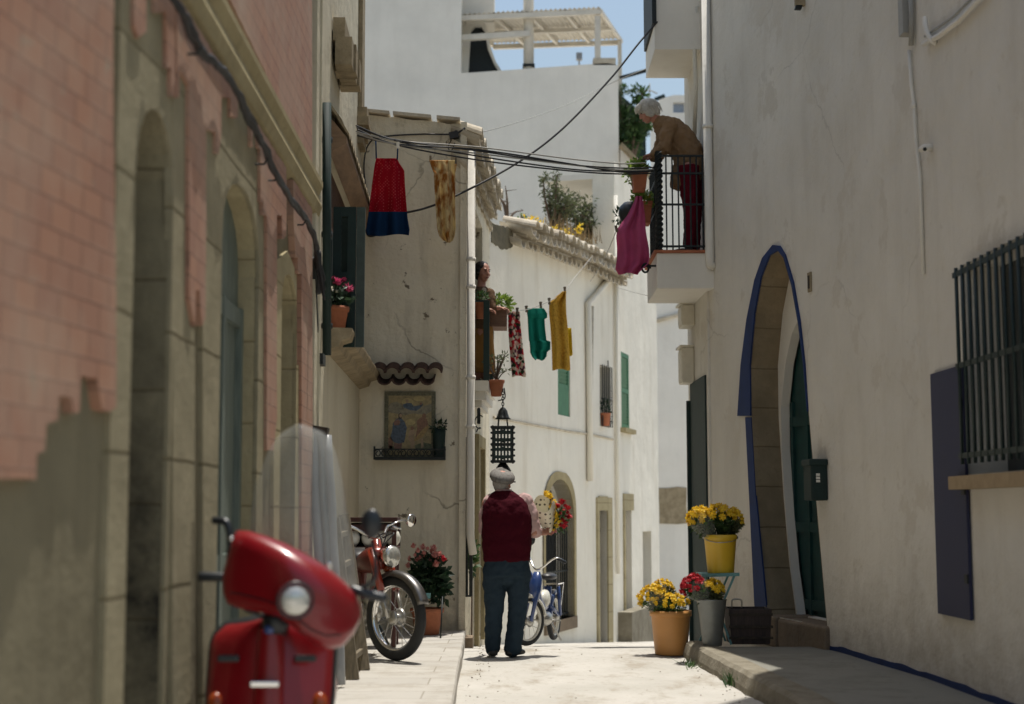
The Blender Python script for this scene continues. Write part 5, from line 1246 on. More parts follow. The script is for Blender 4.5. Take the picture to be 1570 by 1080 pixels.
# ================================================================== growth on the roofs
def shrub(lab, c, h, spread, nb, nl, mat, seed, size=.09, cat="shrub", name="shrub", group=None):
    rg = random.Random(seed); c = V(c); t = base_thing(name, lab, cat, c, group); m = MB(); tips = []
    for k in range(nb):
        a = rg.uniform(0, 2 * pi); e = c + V((cos(a) * spread * rg.uniform(.3, 1), sin(a) * spread * rg.uniform(.3, 1), h * rg.uniform(.45, 1))); mid = c.lerp(e, .5) + V((rg.gauss(0, .1) * spread, rg.gauss(0, .1) * spread, .1 * h)); pts = cr([c, mid, e], 5); m.tube(pts, [lerp(.03, .006, i / (len(pts) - 1)) * max(1, h) for i in range(len(pts))], 6); tips += pts[3:]
        for j in range(3):
            b = pts[rg.randint(4, len(pts) - 1)]; e2 = b + V((rg.gauss(0, .25), rg.gauss(0, .25), rg.uniform(0, .3))) * spread; m.tube([b, e2], [.008, .003], 5); tips += [b.lerp(e2, .5), e2]
    m.build("trunk", M['bark'], t, True)
    if nl:
        m = MB()
        for i in range(nl): q = rg.choice(tips); leaves(m, q + V((rg.gauss(0, .07), rg.gauss(0, .07), rg.gauss(0, .07))) * spread, .05, 3, size, rg, .3, .2, .4)
        m.build("crown", mat, t)
    return fix(t)
zr = zt - .2
shrub("upright olive green bush growing out of the tiled roof", P(852, 368, 24.5), 1.15, .46, 12, 480, M['leaf_olive'], 4, .075)
shrub("spreading green bush at the end of the tiled eave", P(912, 378, 25.6), .7, .66, 12, 520, M['leaf_olive'], 5, .09)
shrub("low green bush hanging over the eave next to the pink shirt", P(936, 395, 25.8), .6, .25, 7, 200, M['leaf'], 6, .09)
shrub("bare grey branch standing on the tiled roof", P(778, 345, 23), .62, .42, 4, 0, M['bark'], 9, .1, "branch", "bare_branch")
shrub("small left twig tuft beside the bare branch", P(806, 360, 22.5), .35, .2, 6, 40, M['leaf_bright'], 12, .05)
m = MB()
for px, py, n_, wd in ((812, 340, 80, .18), (850, 352, 40, .12), (868, 358, 30, .12), (832, 345, 22, .1), (888, 352, 40, .07)):
    leaves(m, P(px, py, 21.3 + (px - 800) / 30), (wd, .2, .09), n_, .05, R, .4, .2, .7)
tag(m.build("roof_flowers", M['fl_yellow']), "yellow wild flowers in bloom along the tiled eave", "flowers", kind='stuff')
m = MB()
for px, py, n_ in ((855, 356, 110), (880, 364, 120), (836, 350, 60), (900, 376, 60)):
    c = P(px, py, 22 + (px - 800) / 28)
    for k in range(n_): q = c + V((R.gauss(0, .2), R.gauss(0, .12), -.1)); e = q + V((R.gauss(0, .05), R.gauss(0, .05), R.uniform(.1, .38))); m.add([q - V((.008, 0, 0)), q + V((.008, 0, 0)), e], [(0, 1, 2)])
tag(m.build("roof_grass", M['dry']), "dry grass growing between the roof tiles", "grass", kind='stuff')
t = base_thing("roof_hump", "rounded plastered hump on the roof behind the eave", "parapet", P(905, 405, 25.6)); m = MB(); m.prism([P(x, y, 25.4) for x, y in ((870, 400), (872, 368), (890, 362), (905, 366), (925, 385), (938, 405), (940, 425), (880, 425))], (0, .5, 0)); m.build("wall", M['shrine_wall'], t); m = MB(); m.tube(cr([P(x, y, 25.5) for x, y in ((872, 366), (890, 360), (906, 364), (927, 384), (941, 408))], 5), .05, 6); m.build("edge", M['tile_old'], t, True); fix(t)
shrub("green creeper tree behind the terrace wall at the skyline", P(966, 260, 36.5), 2.1, .55, 16, 900, M['leaf'], 15, .16, "tree", "creeper_tree")
t = base_thing("aerial", "thin roof aerial on the skyline above the old woman", "aerial", P(1000, 160, 44)); m = MB(); m.tube([P(996, 150, 44), P(996, 128, 44)], .02, 6); m.tube(cr([P(975, 142, 44), P(995, 139, 44), P(1008, 144, 44)], 4), .02, 6); m.build("mast", M['cable_grey'], t, True); m = MB(); m.bar(P(1004, 153, 44), P(1019, 147, 44), .1, .1); m.build("arm", M['iron_green'], t); fix(t)
t = base_thing("flag_pole", "dark rod sticking out from the corner of the terrace house", "pole", P(952, 119, 33.9)); m = MB(); m.bar(P(950, 120, 33.9), P(996, 107, 33.9), .05, .08); m.build("rod", M['iron'], t); fix(t)
t = base_thing("bird_box", "small grey box lamp seen through the terrace pergola", "lamp", P(888, 92, 38)); m = MB(); q = P(888, 87, 38); m.box((q.x - .08, 37.95, q.z - .09), (q.x + .08, 38.1, q.z + .1)); b = m.build("case", M['grey_plastic'], t); m = MB(); m.box((q.x - .02, 38, zp0 - .8), (q.x + .02, 38.04, q.z - .09)); m.build("stand", M['cable_grey'], t); fix(t)

# ================================================================== washing
def cloth(name, lab, rows, D, mat, group=None, fold=.03, nf=3.0, seed=0, cols=26, sub=5, cat="garment", mats=None, split=None, yaw=0.0, par=None, wind=0.0):
    """a hanging garment: rows of (y, x left, x right) in the photo give its outline at its real distance; folds give it depth"""
    rg = random.Random(seed); R_ = []
    for i in range(len(rows) - 1):
        for k in range(sub):
            t = k / sub; R_.append([lerp(rows[i][j], rows[i + 1][j], t) for j in range(3)])
    R_.append(list(rows[-1])); m = MB(); n = len(R_); ph = rg.uniform(0, 6)
    for i, (y, xl, xr) in enumerate(R_):
        v = i / (n - 1)
        for k in range(cols + 1):
            s = k / cols; px = lerp(xl, xr, s); py = y + (1.5 * sin(s * 7 + ph) if i == n - 1 else 0)
            d = fold * (.3 + .9 * v) * (sin(s * nf * 2 * pi + ph + v * 1.1) + .5 * sin(s * nf * 4.7 + ph * 2 - v * 2)) + fold * .7 * noise.noise(V((s * 4, v * 5, seed * 3.3))) + yaw * (s - .5) + wind * v * v
            m.v.append(P(px, py, D + d))
    for i in range(n - 1):
        m.mi = 1 if (split is not None and (R_[i][0] + R_[i + 1][0]) / 2 > split) else 0
        for k in range(cols): m.face((i * (cols + 1) + k, i * (cols + 1) + k + 1, (i + 1) * (cols + 1) + k + 1, (i + 1) * (cols + 1) + k))
    o = m.build(name, mats or M[mat], par, True)
    so_ = o.modifiers.new("thickness", 'SOLIDIFY'); so_.thickness = .004
    if lab: tag(o, lab, cat, group)
    return o
def rooted(o, at):
    o.data.transform(Matrix.Translation(-V(at))); o.location = at; return o
DD = 14.1
t = base_thing("red_dress", "red patterned strap dress with a blue hem hanging on the cables", "dress", P(595, 360, DD))
cloth("skirt", None, [(243, 577, 609), (250, 575, 612), (262, 573, 620), (285, 570, 621), (310, 567, 623), (335, 564, 625), (352, 561, 628), (361, 563, 627)], DD, None, fold=.035, nf=2.5, seed=2, mats=[M['c_red'], M['c_navy']], split=327, par=t)
for a, b in (((577, 244), (576, 213)), ((609, 245), (610, 224))):
    m = MB(); m.tube([P(*a, DD), P(*b, DD)], .008, 6); m.build("strap", M['c_navy'], t, True)
m = MB(); m.bar(P(610, 228, DD), P(610, 218, DD), .018, .03); m.build("clip", M['white'], t); fix(t)
t = base_thing("tie_dyed_top", "tie dyed beige and brown top pegged to the cables", "garment", P(682, 368, DD + .2))
cloth("cloth", None, [(246, 658, 701), (256, 661, 700), (266, 665, 698), (290, 666, 698), (320, 668, 698), (350, 670, 699), (362, 673, 697), (371, 680, 694)], DD + .2, 'c_tie', fold=.04, nf=1.8, seed=5, par=t, yaw=.08)
for x, y in ((660, 243), (699, 246)):
    m = MB(); m.bar(P(x, y + 5, DD + .18), P(x, y - 4, DD + .18), .018, .022); m.build("peg", M['plank'], t)
fix(t)
cable("washing_line", [P(773, 480, 17.3), P(790, 477, 17.8), P(812, 474, 18.3), P(838, 464, 18.8), P(862, 450, 19.3), P(885, 421, 20.5), C1.hp(905, 393, .25) if False else P(908, 393, 22.6)], .005, M['cable_grey'], "thin washing line from the small balcony to the tiled eave")
t = base_thing("floral_top", "red and white floral strap top pegged on the washing line", "garment", P(795, 575, 17.8))
cloth("cloth", None, [(478, 779, 797), (490, 779, 797), (500, 779, 798), (520, 780, 800), (545, 782, 803), (575, 785, 806), (577, 785, 806)], 17.8, 'c_floral', fold=.025, nf=1.6, seed=8, par=t, yaw=.15)
fix(t)
t = base_thing("teal_top", "teal short sleeved top pegged on the washing line", "garment", P(825, 550, 18.5))
cloth("cloth", None, [(473, 808, 834), (481, 808, 839), (487, 809, 839), (490, 809, 835), (505, 810, 836), (522, 811, 838), (524, 812, 844), (536, 813, 844), (540, 813, 839), (547, 816, 838), (552, 821, 834)], 18.5, 'c_teal', fold=.028, nf=2.1, seed=11, par=t, yaw=.15); fix(t)
t = base_thing("mustard_dress", "mustard yellow printed dress hanging between the teal top and the eave", "dress", P(857, 566, 19.1))
cloth("cloth", None, [(447, 863, 867.5), (456, 852, 867.5), (465, 842, 867.5), (480, 842, 868), (500, 844, 870), (530, 846, 872), (560, 847, 874), (567, 847, 874)], 19.1, 'c_mustard', fold=.04, nf=1.7, seed=13, par=t, yaw=.1); fix(t)
t = base_thing("yellow_cloth", "small bright yellow cloth hanging behind the mustard dress", "cloth", P(874, 545, 19.6)); cloth("cloth", None, [(503, 868, 876), (520, 868, 877), (545, 869, 878)], 19.6, 'c_yellow', fold=.03, nf=1, seed=17, par=t); fix(t)
def pegs(l):
    for px, py, D, lab in l:
        t = base_thing("clothes_peg", lab, "peg", P(px, py + 4, D), "pegs on the washing line"); m = MB(); m.bar(P(px + .8, py + 5, D), P(px - .8, py - 5, D), .012, .03); m.build("peg_half", M['plank'], t); m = MB(); m.bar(P(px - .8, py + 5, D - .02), P(px + 1.4, py - 5, D - .02), .012, .02); m.build("peg_half", M['plank'], t); fix(t)
pegs([(781, 478, 17.6, "peg on the left strap of the floral top"), (793, 477, 17.75, "peg on the right strap of the floral top"), (807, 474, 18.3, "peg on the left corner of the teal top"), (829, 468, 18.6, "peg on the right corner of the teal top"), (842, 462, 18.9, "peg on the left corner of the mustard dress"), (866, 445, 19.2, "peg on the top corner of the mustard dress")])
t = base_thing("pink_shirt", "magenta pink shirt hanging from the right balcony planter", "garment", P(970, 420, 15.75))
cloth("cloth", None, [(301, 975, 984), (310, 972, 986), (330, 962, 989), (352, 946, 990), (365, 945, 992), (380, 946, 995), (395, 946, 996), (405, 945, 994), (413, 944, 985), (420, 948, 978)], 15.72, 'c_pink', fold=.06, nf=2.2, seed=21, par=t, yaw=-.1)
m = MB(); m.bar(P(946, 356, 15.75), P(944, 346, 15.75), .012, .03); m.build("peg", M['plank'], t); fix(t)
cable("thin_line", [P(944, 440, 23), P(970, 448, 20), P(1000, 455, 16.6)], .004, M['cable_grey'], "thin sagging wire from the bend to the right balcony")
cable("thin_line", [P(905, 432, 22), P(925, 400, 18), P(946, 352, 15.8)], .005, M['cable_grey'], "thin line from the eave to the pink shirt")

# ================================================================== lantern
c = P(771, 652, 16.6); t = base_thing("hanging_lantern", "black wrought iron lantern hanging on a chain over the man", "lantern", P(771, 728, 16.6))
X, Y = c.x, c.y; zt_, zb_ = P(771, 656, 16.6).z, P(771, 708, 16.6).z; hw = .115
m = MB(); ztop = P(771, 597, 16.6).z; zc = P(771, 626, 16.6).z; n = 7
for k in range(n):
    z = lerp(ztop, zc, (k + .5) / n); rr = []
    for i in range(11): a = 2 * pi * i / 10; rr.append((X + cos(a) * .014 * (1 if k % 2 else .2), Y + cos(a) * .014 * (.2 if k % 2 else 1), z + sin(a) * .022))
    m.tube(rr, .005, 5)
m.build("chain", M['iron'], t, True)
m = MB(); m.lathe((X, Y, P(771, 643, 16.6).z), [(.095, 0), (.075, .02), (.06, .06), (.05, .10), (.025, .13), (.01, .14)], 16); m.build("crown_cap", M['iron'], t, True)
m = MB(); m.lathe((X, Y, P(771, 728, 16.6).z), [(.02, 0), (.1, .04), (.07, .09), (.035, .14)], 16); m.build("foot_cap", M['iron'], t, True)
m = MB()
for sx in (-1, 1):
    for sy in (-1, 1): m.bar((X + sx * hw, Y + sy * hw, zb_ - .02), (X + sx * hw, Y + sy * hw, zt_ + .02), .018, .018); m.bar((X + sx * hw * .5, Y + sy * hw * .5, zt_), (X + sx * hw * .4, Y + sy * hw * .4, zt_ + .11), .012, .012)
for z in (zb_, (zb_ + zt_) / 2, zt_):
    m.box((X - hw - .02, Y - hw - .01, z - .014), (X + hw + .02, Y + hw + .01, z + .014))
for k in range(7):
    for sx in (-1, 1): m.ball((X + sx * (hw + .015), Y - hw, lerp(zb_, zt_, k / 6)), .014, 6, 5)
m.build("frame", M['iron'], t)
for sy in (-1, 1):
    m = MB()
    for k in range(6):
        x = lerp(X - hw, X + hw, (k + .5) / 6); m.box((x - .011, Y + sy * hw - .004, zb_), (x + .011, Y + sy * hw + .004, zt_))
    for zz in (.0, .14, .36, .5, .64, .86, 1): z = lerp(zb_, zt_, zz); m.box((X - hw, Y + sy * hw - .005, z - .014), (X + hw, Y + sy * hw + .003, z + .014))
    for k in range(4): z = lerp(zb_, zt_, (k + .5) / 4); m.ball((X, Y + sy * hw, z), (.03, .006, .02), 10, 6)
    m.build("side_panel", M['iron_green'], t)
fix(t)

# ================================================================== flower stall on the right
def bouquet(name, lab, c, r, n, hr, mat, base, group=None, wrap=None, leafmat='leaf', nl=160, yaw=0, nh=40):
    c = V(c); base = V(base); t = base_thing(name, lab, "flowers", base, group); pd = dome(c, r, n, R); ax = (c - base).normalized()
    q = V((0, 0, 1)).rotation_difference(ax); pd = [(c + (q @ (p - c)), q @ d) for p, d in pd]
    heads(t, [p for p, d in pd], hr, mat, nh, [d for p, d in pd])
    m = MB()
    for p, d in pd: m.tube([base, base.lerp(p, .6) + V((R.gauss(0, .01), R.gauss(0, .01), 0)), p], .003, 5)
    m.build("stems", M[leafmat], t, True); m = MB(); leaves(m, c - ax * r[2] * .45, (r[0] * .95, r[1] * .95, r[2] * .75), nl, .05, R, .2, .3, .5); leaves(m, c - ax * r[2] * 1.1, (r[0] * .6, r[1] * .6, r[2] * .8), nl // 2, .055, R, .4, .2, .4); m.build("leaves", M[leafmat], t)
    if wrap:
        m = MB(); rr = []
        u = ax.cross(V((0, 1, 0))).normalized(); v = ax.cross(u)
        L = (c - base).length
        for k in range(6):
            tt = k / 5; rad = lerp(.02, r[0] * 1.25, tt ** .9); rr.append([base + ax * (L * (tt * 1.12)) + (u * cos(a) + v * sin(a)) * rad * (1 + .09 * sin(5 * a)) + ax * (.05 * sin(4 * a + 1) * tt) for a in [2 * pi * i / 28 for i in range(28)]])
        m.loft(rr, False); m.build("wrapping", M[wrap], t, True)
    return fix2(t)
# big ochre pot
c = G(1029, 1004, 0.0); c.z = roadz(c.y) + .004; DP = c.y
t = base_thing("flower_pot", "big ochre plastic pot on the street full of yellow flowers", "pot", c); hpot = P(1029, 936, DP).z - c.z
m = MB(); m.lathe(c, [(.148, 0), (.153, .012), (.184, hpot * .86), (.186, hpot * .87), (.198, hpot * .875), (.2, hpot), (.185, hpot), (.178, hpot * .88), (.02, hpot * .86)], 36); m.build("pot", M['orange_pot'], t, True); fix(t)
pt_ = c + V((0, 0, hpot * .8))
bouquet("yellow_bunch", "round bunch of yellow flowers drooping over the left rim of the ochre pot", P(999, 916, DP - .02), (.13, .12, .10), 26, .034, 'fl_yellow', pt_ + V((-.06, 0, 0)), "yellow bunches in the ochre pot", 'wrap')
bouquet("yellow_bunch", "wide front bunch of yellow flowers in the ochre pot", P(1027, 926, DP - .08), (.17, .13, .08), 34, .032, 'fl_yellow', pt_ + V((0, -.05, -.1)), "yellow bunches in the ochre pot")
bouquet("yellow_bunch", "budding greenish yellow bunch standing at the back of the ochre pot", P(1016, 905, DP + .08), (.10, .1, .10), 26, .026, 'fl_yellow', pt_ + V((0, .04, -.05)), "yellow bunches in the ochre pot", None, 'leaf_olive', 240)
# zinc bucket
c = G(1092, 990, PR); t = base_thing("zinc_vase", "tall grey zinc flower bucket at the kerb", "bucket", c); DZ = c.y; hz = P(1092, 919, DZ).z - c.z
m = MB(); m.lathe(c, [(.085, 0), (.088, .01), (.118, hz * .7), (.135, hz - .01), (.14, hz), (.13, hz), (.115, hz * .72), (.01, hz * .7)], 28); m.build("bucket", M['zinc'], t, True); m = MB(); m.lathe(c, [(.109, hz * .55), (.112, hz * .56), (.109, hz * .57)], 28, cap=False); m.build("hoop", M['zinc'], t, True); fix(t)
bouquet("red_carnations", "bunch of red carnations leaning left in the zinc bucket", P(1062, 900, DZ - .05), (.105, .1, .09), 26, .034, 'fl_red', c + V((.0, 0, hz * .85)), None, 'wrap', 'leaf', 120)
bouquet("yellow_bunch", "small bunch of yellow flowers on the right of the zinc bucket", P(1094, 905, DZ), (.09, .09, .09), 26, .028, 'fl_yellow', c + V((.01, 0, hz * .75)), None, None, 'leaf_olive', 200)
# crate
c = G(1147, 986, PR); DC = c.y; t = base_thing("wooden_tub", "dark wooden box with a wire handle on the pavement by the arch", "box", c); hc = P(1147, 932, DC).z - c.z
m = MB(); rr = [[c + V((sx * k, sy * k * .9, z)) for sx, sy in ((-1, -1), (1, -1), (1, 1), (-1, 1))] for k, z in ((.175, .0), (.195, hc), (.18, hc), (.165, .03))]; m.loft(rr); b = m.build("box", M['crate'], t); mod_bevel(b, .006)
m = MB(); 
for z in (.06, hc * .5, hc - .05): m.box((c.x - .2, c.y - .182, c.z + z - .012), (c.x + .2, c.y - .175, c.z + z + .012))
m.build("slat_band", M['dark_wood'], t); m = MB(); q = c + V((-.1, 0, hc)); m.tube(cr([q + V((-.045, 0, 0)), q + V((-.04, 0, .07)), q + V((.04, 0, .07)), q + V((.045, 0, 0))], 5), .008, 6); m.build("handle", M['steel'], t, True); fix(t)
# teal folding chair with the yellow bucket
DS = 13.4; zs_ = P(1100, 879, DS).z; t = base_thing("folding_chair", "worn teal folding chair used as a flower stand", "chair", V((P(1096, 900, DS).x, DS, PR)))
sx0, sx1 = P(1072, 880, DS).x, P(1126, 880, DS).x; m = MB(); nsl = 5
for k in range(nsl): y = DS - .16 + k * .08; m.box((sx0, y, zs_ - .02), (sx1, y + .065, zs_))
m.build("seat", M['teal_metal'], t)
for y in (DS - .15, DS + .2):
    m = MB(); m.bar((sx1 - .02, y, zs_ - .01), (sx0 + .02, y, PR), .03, .018); m.build("leg", M['teal_metal'], t); m = MB(); m.bar((sx0 + .04, y + .02, zs_ - .01), (sx1 - .06, y + .02, PR), .03, .018); m.build("leg", M['teal_metal'], t)
m = MB(); m.bar((sx0, DS - .15, zs_ - .015), (sx1 + .02, DS - .15, zs_ - .005), .05, .03); m.build("seat_rail", M['teal_metal'], t); fix(t)
c = V((P(1105, 870, DS).x, DS, zs_ + .002)); t = base_thing("yellow_bucket", "yellow plastic bucket on the teal folding chair", "bucket", c); hb = P(1105, 820, DS).z - c.z
m = MB(); m.lathe(c, [(.118, 0), (.122, .01), (.147, hb * .86), (.153, hb * .88), (.155, hb), (.147, hb), (.142, hb * .9), (.01, hb * .85)], 30); m.build("bucket", M['yellow_bucket'], t, True)
m = MB(); 
for s_ in (-1, 1): m.ball(c + V((s_ * .155, 0, hb * .93)), .014, 8, 6)
m.tube(cr([c + V((.155, 0, hb * .93)), c + V((.1, -.13, hb * .84)), c + V((-.02, -.158, hb * .8)), c + V((-.12, -.1, hb * .84)), c + V((-.155, 0, hb * .93))], 5), .004, 5); m.build("handle", M['steel'], t, True); fix(t)
bb = c + V((0, 0, hb * .7))
bouquet("chrysanthemum_bunch", "clear wrapped yellow chrysanthemums leaning left out of the yellow bucket", P(1073, 797, DS - .05), (.105, .1, .11), 28, .034, 'fl_yellow', bb + V((-.05, -.02, 0)), None, 'wrap', 'leaf', 160)
bouquet("chrysanthemum_bunch", "full round dome of yellow chrysanthemums in the middle of the yellow bucket", P(1100, 793, DS), (.15, .14, .11), 40, .034, 'fl_yellow', bb, None, None, 'leaf', 260)
bouquet("chrysanthemum_bunch", "smaller dull yellow bunch on the right side of the yellow bucket", P(1124, 797, DS + .05), (.085, .09, .1), 22, .03, 'fl_yellow', bb + V((.06, .02, 0)), None, None, 'leaf_olive', 220)

# ================================================================== pink bouquet and table by the shrine wall
c = V((P(655, 900, 14.6).x, 14.6, PL)); t = base_thing("geranium_tub", "large dark leafed plant with pink flowers behind the moped", "plant", c); pot(t, c, .12, .16, .26, M['terracotta'])
m = MB(); q = P(658, 885, 14.6); leaves(m, q, (.2, .18, .24), 520, .085, R, .2, .3, .7); leaves(m, q + V((.1, 0, -.1)), (.1, .1, .2), 120, .07, R, .2, .3, .7); m.build("leaves", M['leaf_dark'], t)
hd = [P(x, y, 14.5 + R.uniform(-.12, .12)) for x, y in [(634, 838), (641, 845), (648, 840), (655, 842), (661, 846), (667, 852), (672, 858), (644, 855), (636, 852), (628, 858), (652, 853), (660, 860), (669, 866), (640, 862), (674, 850), (626, 868), (664, 842), (650, 848)]]; heads(t, hd, .042, 'fl_pink', 40); heads(t, [P(678, 854, 14.5), P(680, 858, 14.45)], .035, 'fl_red', 40); fix2(t)
m = MB(); t = base_thing("plant_stand", "slim metal stand under the pink flowered plant", "stand", V((P(668, 960, 14.2).x, 14.2, PL)))
for dx in (-.2, .05):
    m = MB(); m.tube([P(655, 915, 14.3) + V((dx + .1, 0, 0)), V((P(668, 960, 14.2).x + dx, 14.15, PL))], .008, 6); m.build("leg", M['iron'], t, True)
m = MB(); m.bar(P(632, 912, 14.25), P(660, 914, 14.25), .03, .05); m.build("shelf", M['teal_metal'], t); fix(t)
DT = 13.3; zt_ = P(570, 797, DT).z; x0, x1 = P(527, 800, DT).x, P(611, 800, DT).x
t = base_thing("display_table", "dark red wooden display rack against the cream wall behind the moped", "table", V(((x0 + x1) / 2, DT, PL)))
m = MB(); m.box((x0, DT - .12, zt_ - .02), (x1, DT + .25, zt_ + .02)); m.build("top", M['red_wood'], t); m = MB(); m.box((x0, DT - .13, zt_ - .10), (x1 - .01, DT - .11, zt_ - .045)); m.build("rail", M['red_wood'], t)
zs2 = P(570, 838, DT).z; m = MB(); m.box((x0, DT - .12, zs2 - .02), (x1, DT + .25, zs2)); m.build("shelf", M['red_wood'], t)
for x in (x0 + .02, x1 - .03):
    for y in (DT - .1, DT + .22): m = MB(); m.box((x - .02, y - .02, PL), (x + .02, y + .02, zt_ - .02)); m.build("leg", M['red_wood'], t)
m = MB(); m.box((x0, DT + .24, zs2), (x1, DT + .25, zt_ - .03)); m.build("back", M['dark_wood'], t); fix(t)
for k, px in enumerate((541, 565, 585, 603)):
    q = P(px, 837, DT - .05); q.z = zs2 + .001; t = base_thing("glazed_jar", ["leftmost round white jar on the dark red rack", "second white jar from the left on the dark red rack", "third white jar from the left on the dark red rack", "rightmost white jar on the dark red rack"][k], "jar", q, "white jars on the rack"); m = MB(); h_ = .155; m.lathe(q, [(.03, 0), (.06, h_ * .25), (.068, h_ * .55), (.05, h_ * .85), (.035, h_ * .92), (.042, h_)], 18); m.build("body", M['jar'], t, True); m = MB(); m.lathe(q, [(.044, h_), (.03, h_ + .012), (.008, h_ + .02)], 14); m.build("lid", M['jar'], t, True); fix(t)
# ladder and wrapped panel leaning on the left wall
t = base_thing("ladder", "weathered wooden step ladder leaning beside the red scooter", "ladder", G(545, 1042, PL))
g0, g1 = G(541, 1043, PL), G(558, 1028, PL); tp0, tp1 = P(511, 795, g0.y + .25), P(527, 790, g1.y + .35)
for a, b in ((g0, tp0), (g1, tp1)): m = MB(); m.bar(a, b, .095, .035, (0, 1, 0)); m.build("rail", M['plank'], t)
for k in range(5): m = MB(); tt = .12 + k * .19; m.bar(g0.lerp(tp0, tt), g1.lerp(tp1, tt), .03, .04); m.build("rung", M['plank'], t)
fix(t)
t = base_thing("wrapped_panel", "grey plastic wrapped bundle leaning on the wall between both left houses", "bundle", V((P(490, 900, 10.4).x, 10.4, PL)))
for k, (xa, xb, yt, mt) in enumerate(((472, 486, 660, 'grey_plastic'), (484, 497, 662, 'zinc'), (494, 508, 668, 'grey_plastic'))):
    m = MB(); a, b = P((xa + xb) / 2, yt, 10.35), P((xa + xb) / 2 + 24, 905, 10.2); b.z = PL + .02; n_ = 14
    m.tube([a.lerp(b, i / n_) + V((noise.noise(V((i * .4, k, 0))) * .012, 0, 0)) for i in range(n_ + 1)], [.036 + .004 * noise.noise(V((i * .9, k, 3))) for i in range(n_ + 1)], 10); m.build("roll", M[mt], t, True)
m = MB(); m.bar(P(474, 657, 10.33), P(503, 662, 10.33), .12, .05); m.build("cap", M['dark_wood'], t); fix(t)

# ================================================================== people
def frame(d, up=(0, 0, 1)):
    d = V(d).normalized(); x = d.cross(V(up)).normalized(); return d, x, x.cross(d).normalized()      # forward, right, up
def head(m, c, face, s=1.0, up=(0, 0, 1)):
    """skull, jaw, brow, nose, lips and ears as one lump that the remesh joins to the neck"""
    f, x, u = frame(face, up); c = V(c); rot = Matrix((x, f, u)).transposed()
    def b(o, r): m.ball(c + (x * o[0] + f * o[1] + u * o[2]) * s, tuple(k * s for k in r), 16, 12, rot)
    b((0, -.012, .03), (.074, .094, .088)); b((0, .03, -.025), (.062, .062, .075)); b((0, .05, -.085), (.036, .034, .028)); b((0, .055, -.03), (.052, .04, .05))
    m.tube([c + (f * .088 + u * .022) * s, c + (f * .108 - u * .022) * s], [.010 * s, .016 * s], 8, rnd=True); b((0, .09, -.058), (.026, .012, .008)); b((0, .088, -.068), (.022, .012, .007))
    for k in (-1, 1):
        b((k * .028, .079, .036), (.022, .012, .008)); b((k * .075, -.01, -.002), (.012, .026, .034)); b((k * .042, .062, -.025), (.022, .02, .02))
    return f, x, u
def face_bits(par, c, fxu, s=1.0):
    f, x, u = fxu; c = V(c); rot = Matrix((x, f, u)).transposed()
    for k in (-1, 1):
        m = MB(); m.ball(c + (x * k * .029 + f * .084 + u * .016) * s, (.012 * s, .008 * s, .007 * s), 10, 8, rot); m.build("eye", M['eye'], par, True)
        m = MB(); m.tube([c + (x * k * .013 + f * .094 + u * .036) * s, c + (x * k * .045 + f * .08 + u * .036) * s], .005 * s, 6); m.build("eyebrow", M['hair_dark'], par, True)
    m = MB(); m.ball(c + (f * .101 - u * .062) * s, (.022 * s, .006 * s, .008 * s), 10, 8, rot); m.build("mouth", M['lip'], par, True)
def hand(m, wrist, d, palm_n, s=1.0, curl=.6, thumb=1):
    """palm, four unequal bent fingers and a thumb leaving the side of the palm"""
    d, x, n = frame(d, palm_n); w_ = V(wrist); pal = w_ + d * .05 * s; rot = Matrix((x, d, n)).transposed()
    m.ball(pal, (.040 * s, .05 * s, .017 * s), 12, 8, rot)
    for k, (off, L) in enumerate(((-.03, .066), (-.010, .078), (.011, .072), (.031, .056))):
        p = w_ + (d * .088 + x * off * thumb) * s; pts = [p]; a = 0
        for sg in (.45, .32, .26): a += curl * (.5 if sg == .45 else .8); pts.append(pts[-1] + (d * cos(a) - n * sin(a)) * L * sg * s)
        m.tube(pts, [.0095 * s, .009 * s, .008 * s, .007 * s], 8, rnd=True)
    p = w_ + (d * .03 - x * .036 * thumb) * s; m.tube([p, p + (d * .03 - x * .026 * thumb - n * .01) * s, p + (d * .058 - x * .026 * thumb - n * .024) * s], [.013 * s, .011 * s, .009 * s], 8, rnd=True)
def oval(c, rx, ry, n=28, sq=2.3):
    o = []
    for i in range(n):
        a = 2 * pi * i / n; ca, sa = cos(a), sin(a); o.append(V(c) + V((abs(ca) ** (2 / sq) * (1 if ca > 0 else -1) * rx, abs(sa) ** (2 / sq) * (1 if sa > 0 else -1) * ry, 0)))
    return o
# ---- man walking away with a bouquet
DM = 13.52; gz = P(775, 1003, DM).z; t = base_thing("person", "man in burgundy vest and grey flat cap walking away holding a bouquet", "person", (P(775, 1003, DM).x, DM, gz))
Q = lambda px, py, dy=0: P(px, py, DM) + V((0, dy, 0))
hc = Q(770, 741, .06); b = MB()
fx = head(b, hc, (.35, .93, -.08), 1.0)
b.tube([Q(771, 765, .02), Q(770, 750, .045)], [.068, .06], 12, rnd=True)
b.tube([Q(776, 870), Q(776, 840), Q(776, 800), Q(775, 775, .01), Q(773, 762, .015)], [.15, .17, .18, .165, .09], 14, rnd=True, sq=.75)
for k, (h, kn, an) in enumerate((((759, 868), (759, 932), (756, 986)), ((794, 868), (793, 932), (787, 986)))):
    b.tube([Q(*h), Q(kn[0], kn[1], .03), Q(an[0], an[1], -.02)], [.085, .055, .042], 12, rnd=True)
sh, el, wr = Q(809, 772, .02), Q(818, 815, .03), Q(838, 817, .27)
b.tube([sh, el], [.06, .046], 10, rnd=True); b.tube([el, wr], [.046, .031], 10, rnd=True); hand(b, wr, (.25, .9, .12), (-.9, 0.2, .35), 1.0, 1.0, -1)
shl, ell_, wrl = Q(748, 773, .02), Q(744, 814, .06), Q(756, 822, .30)
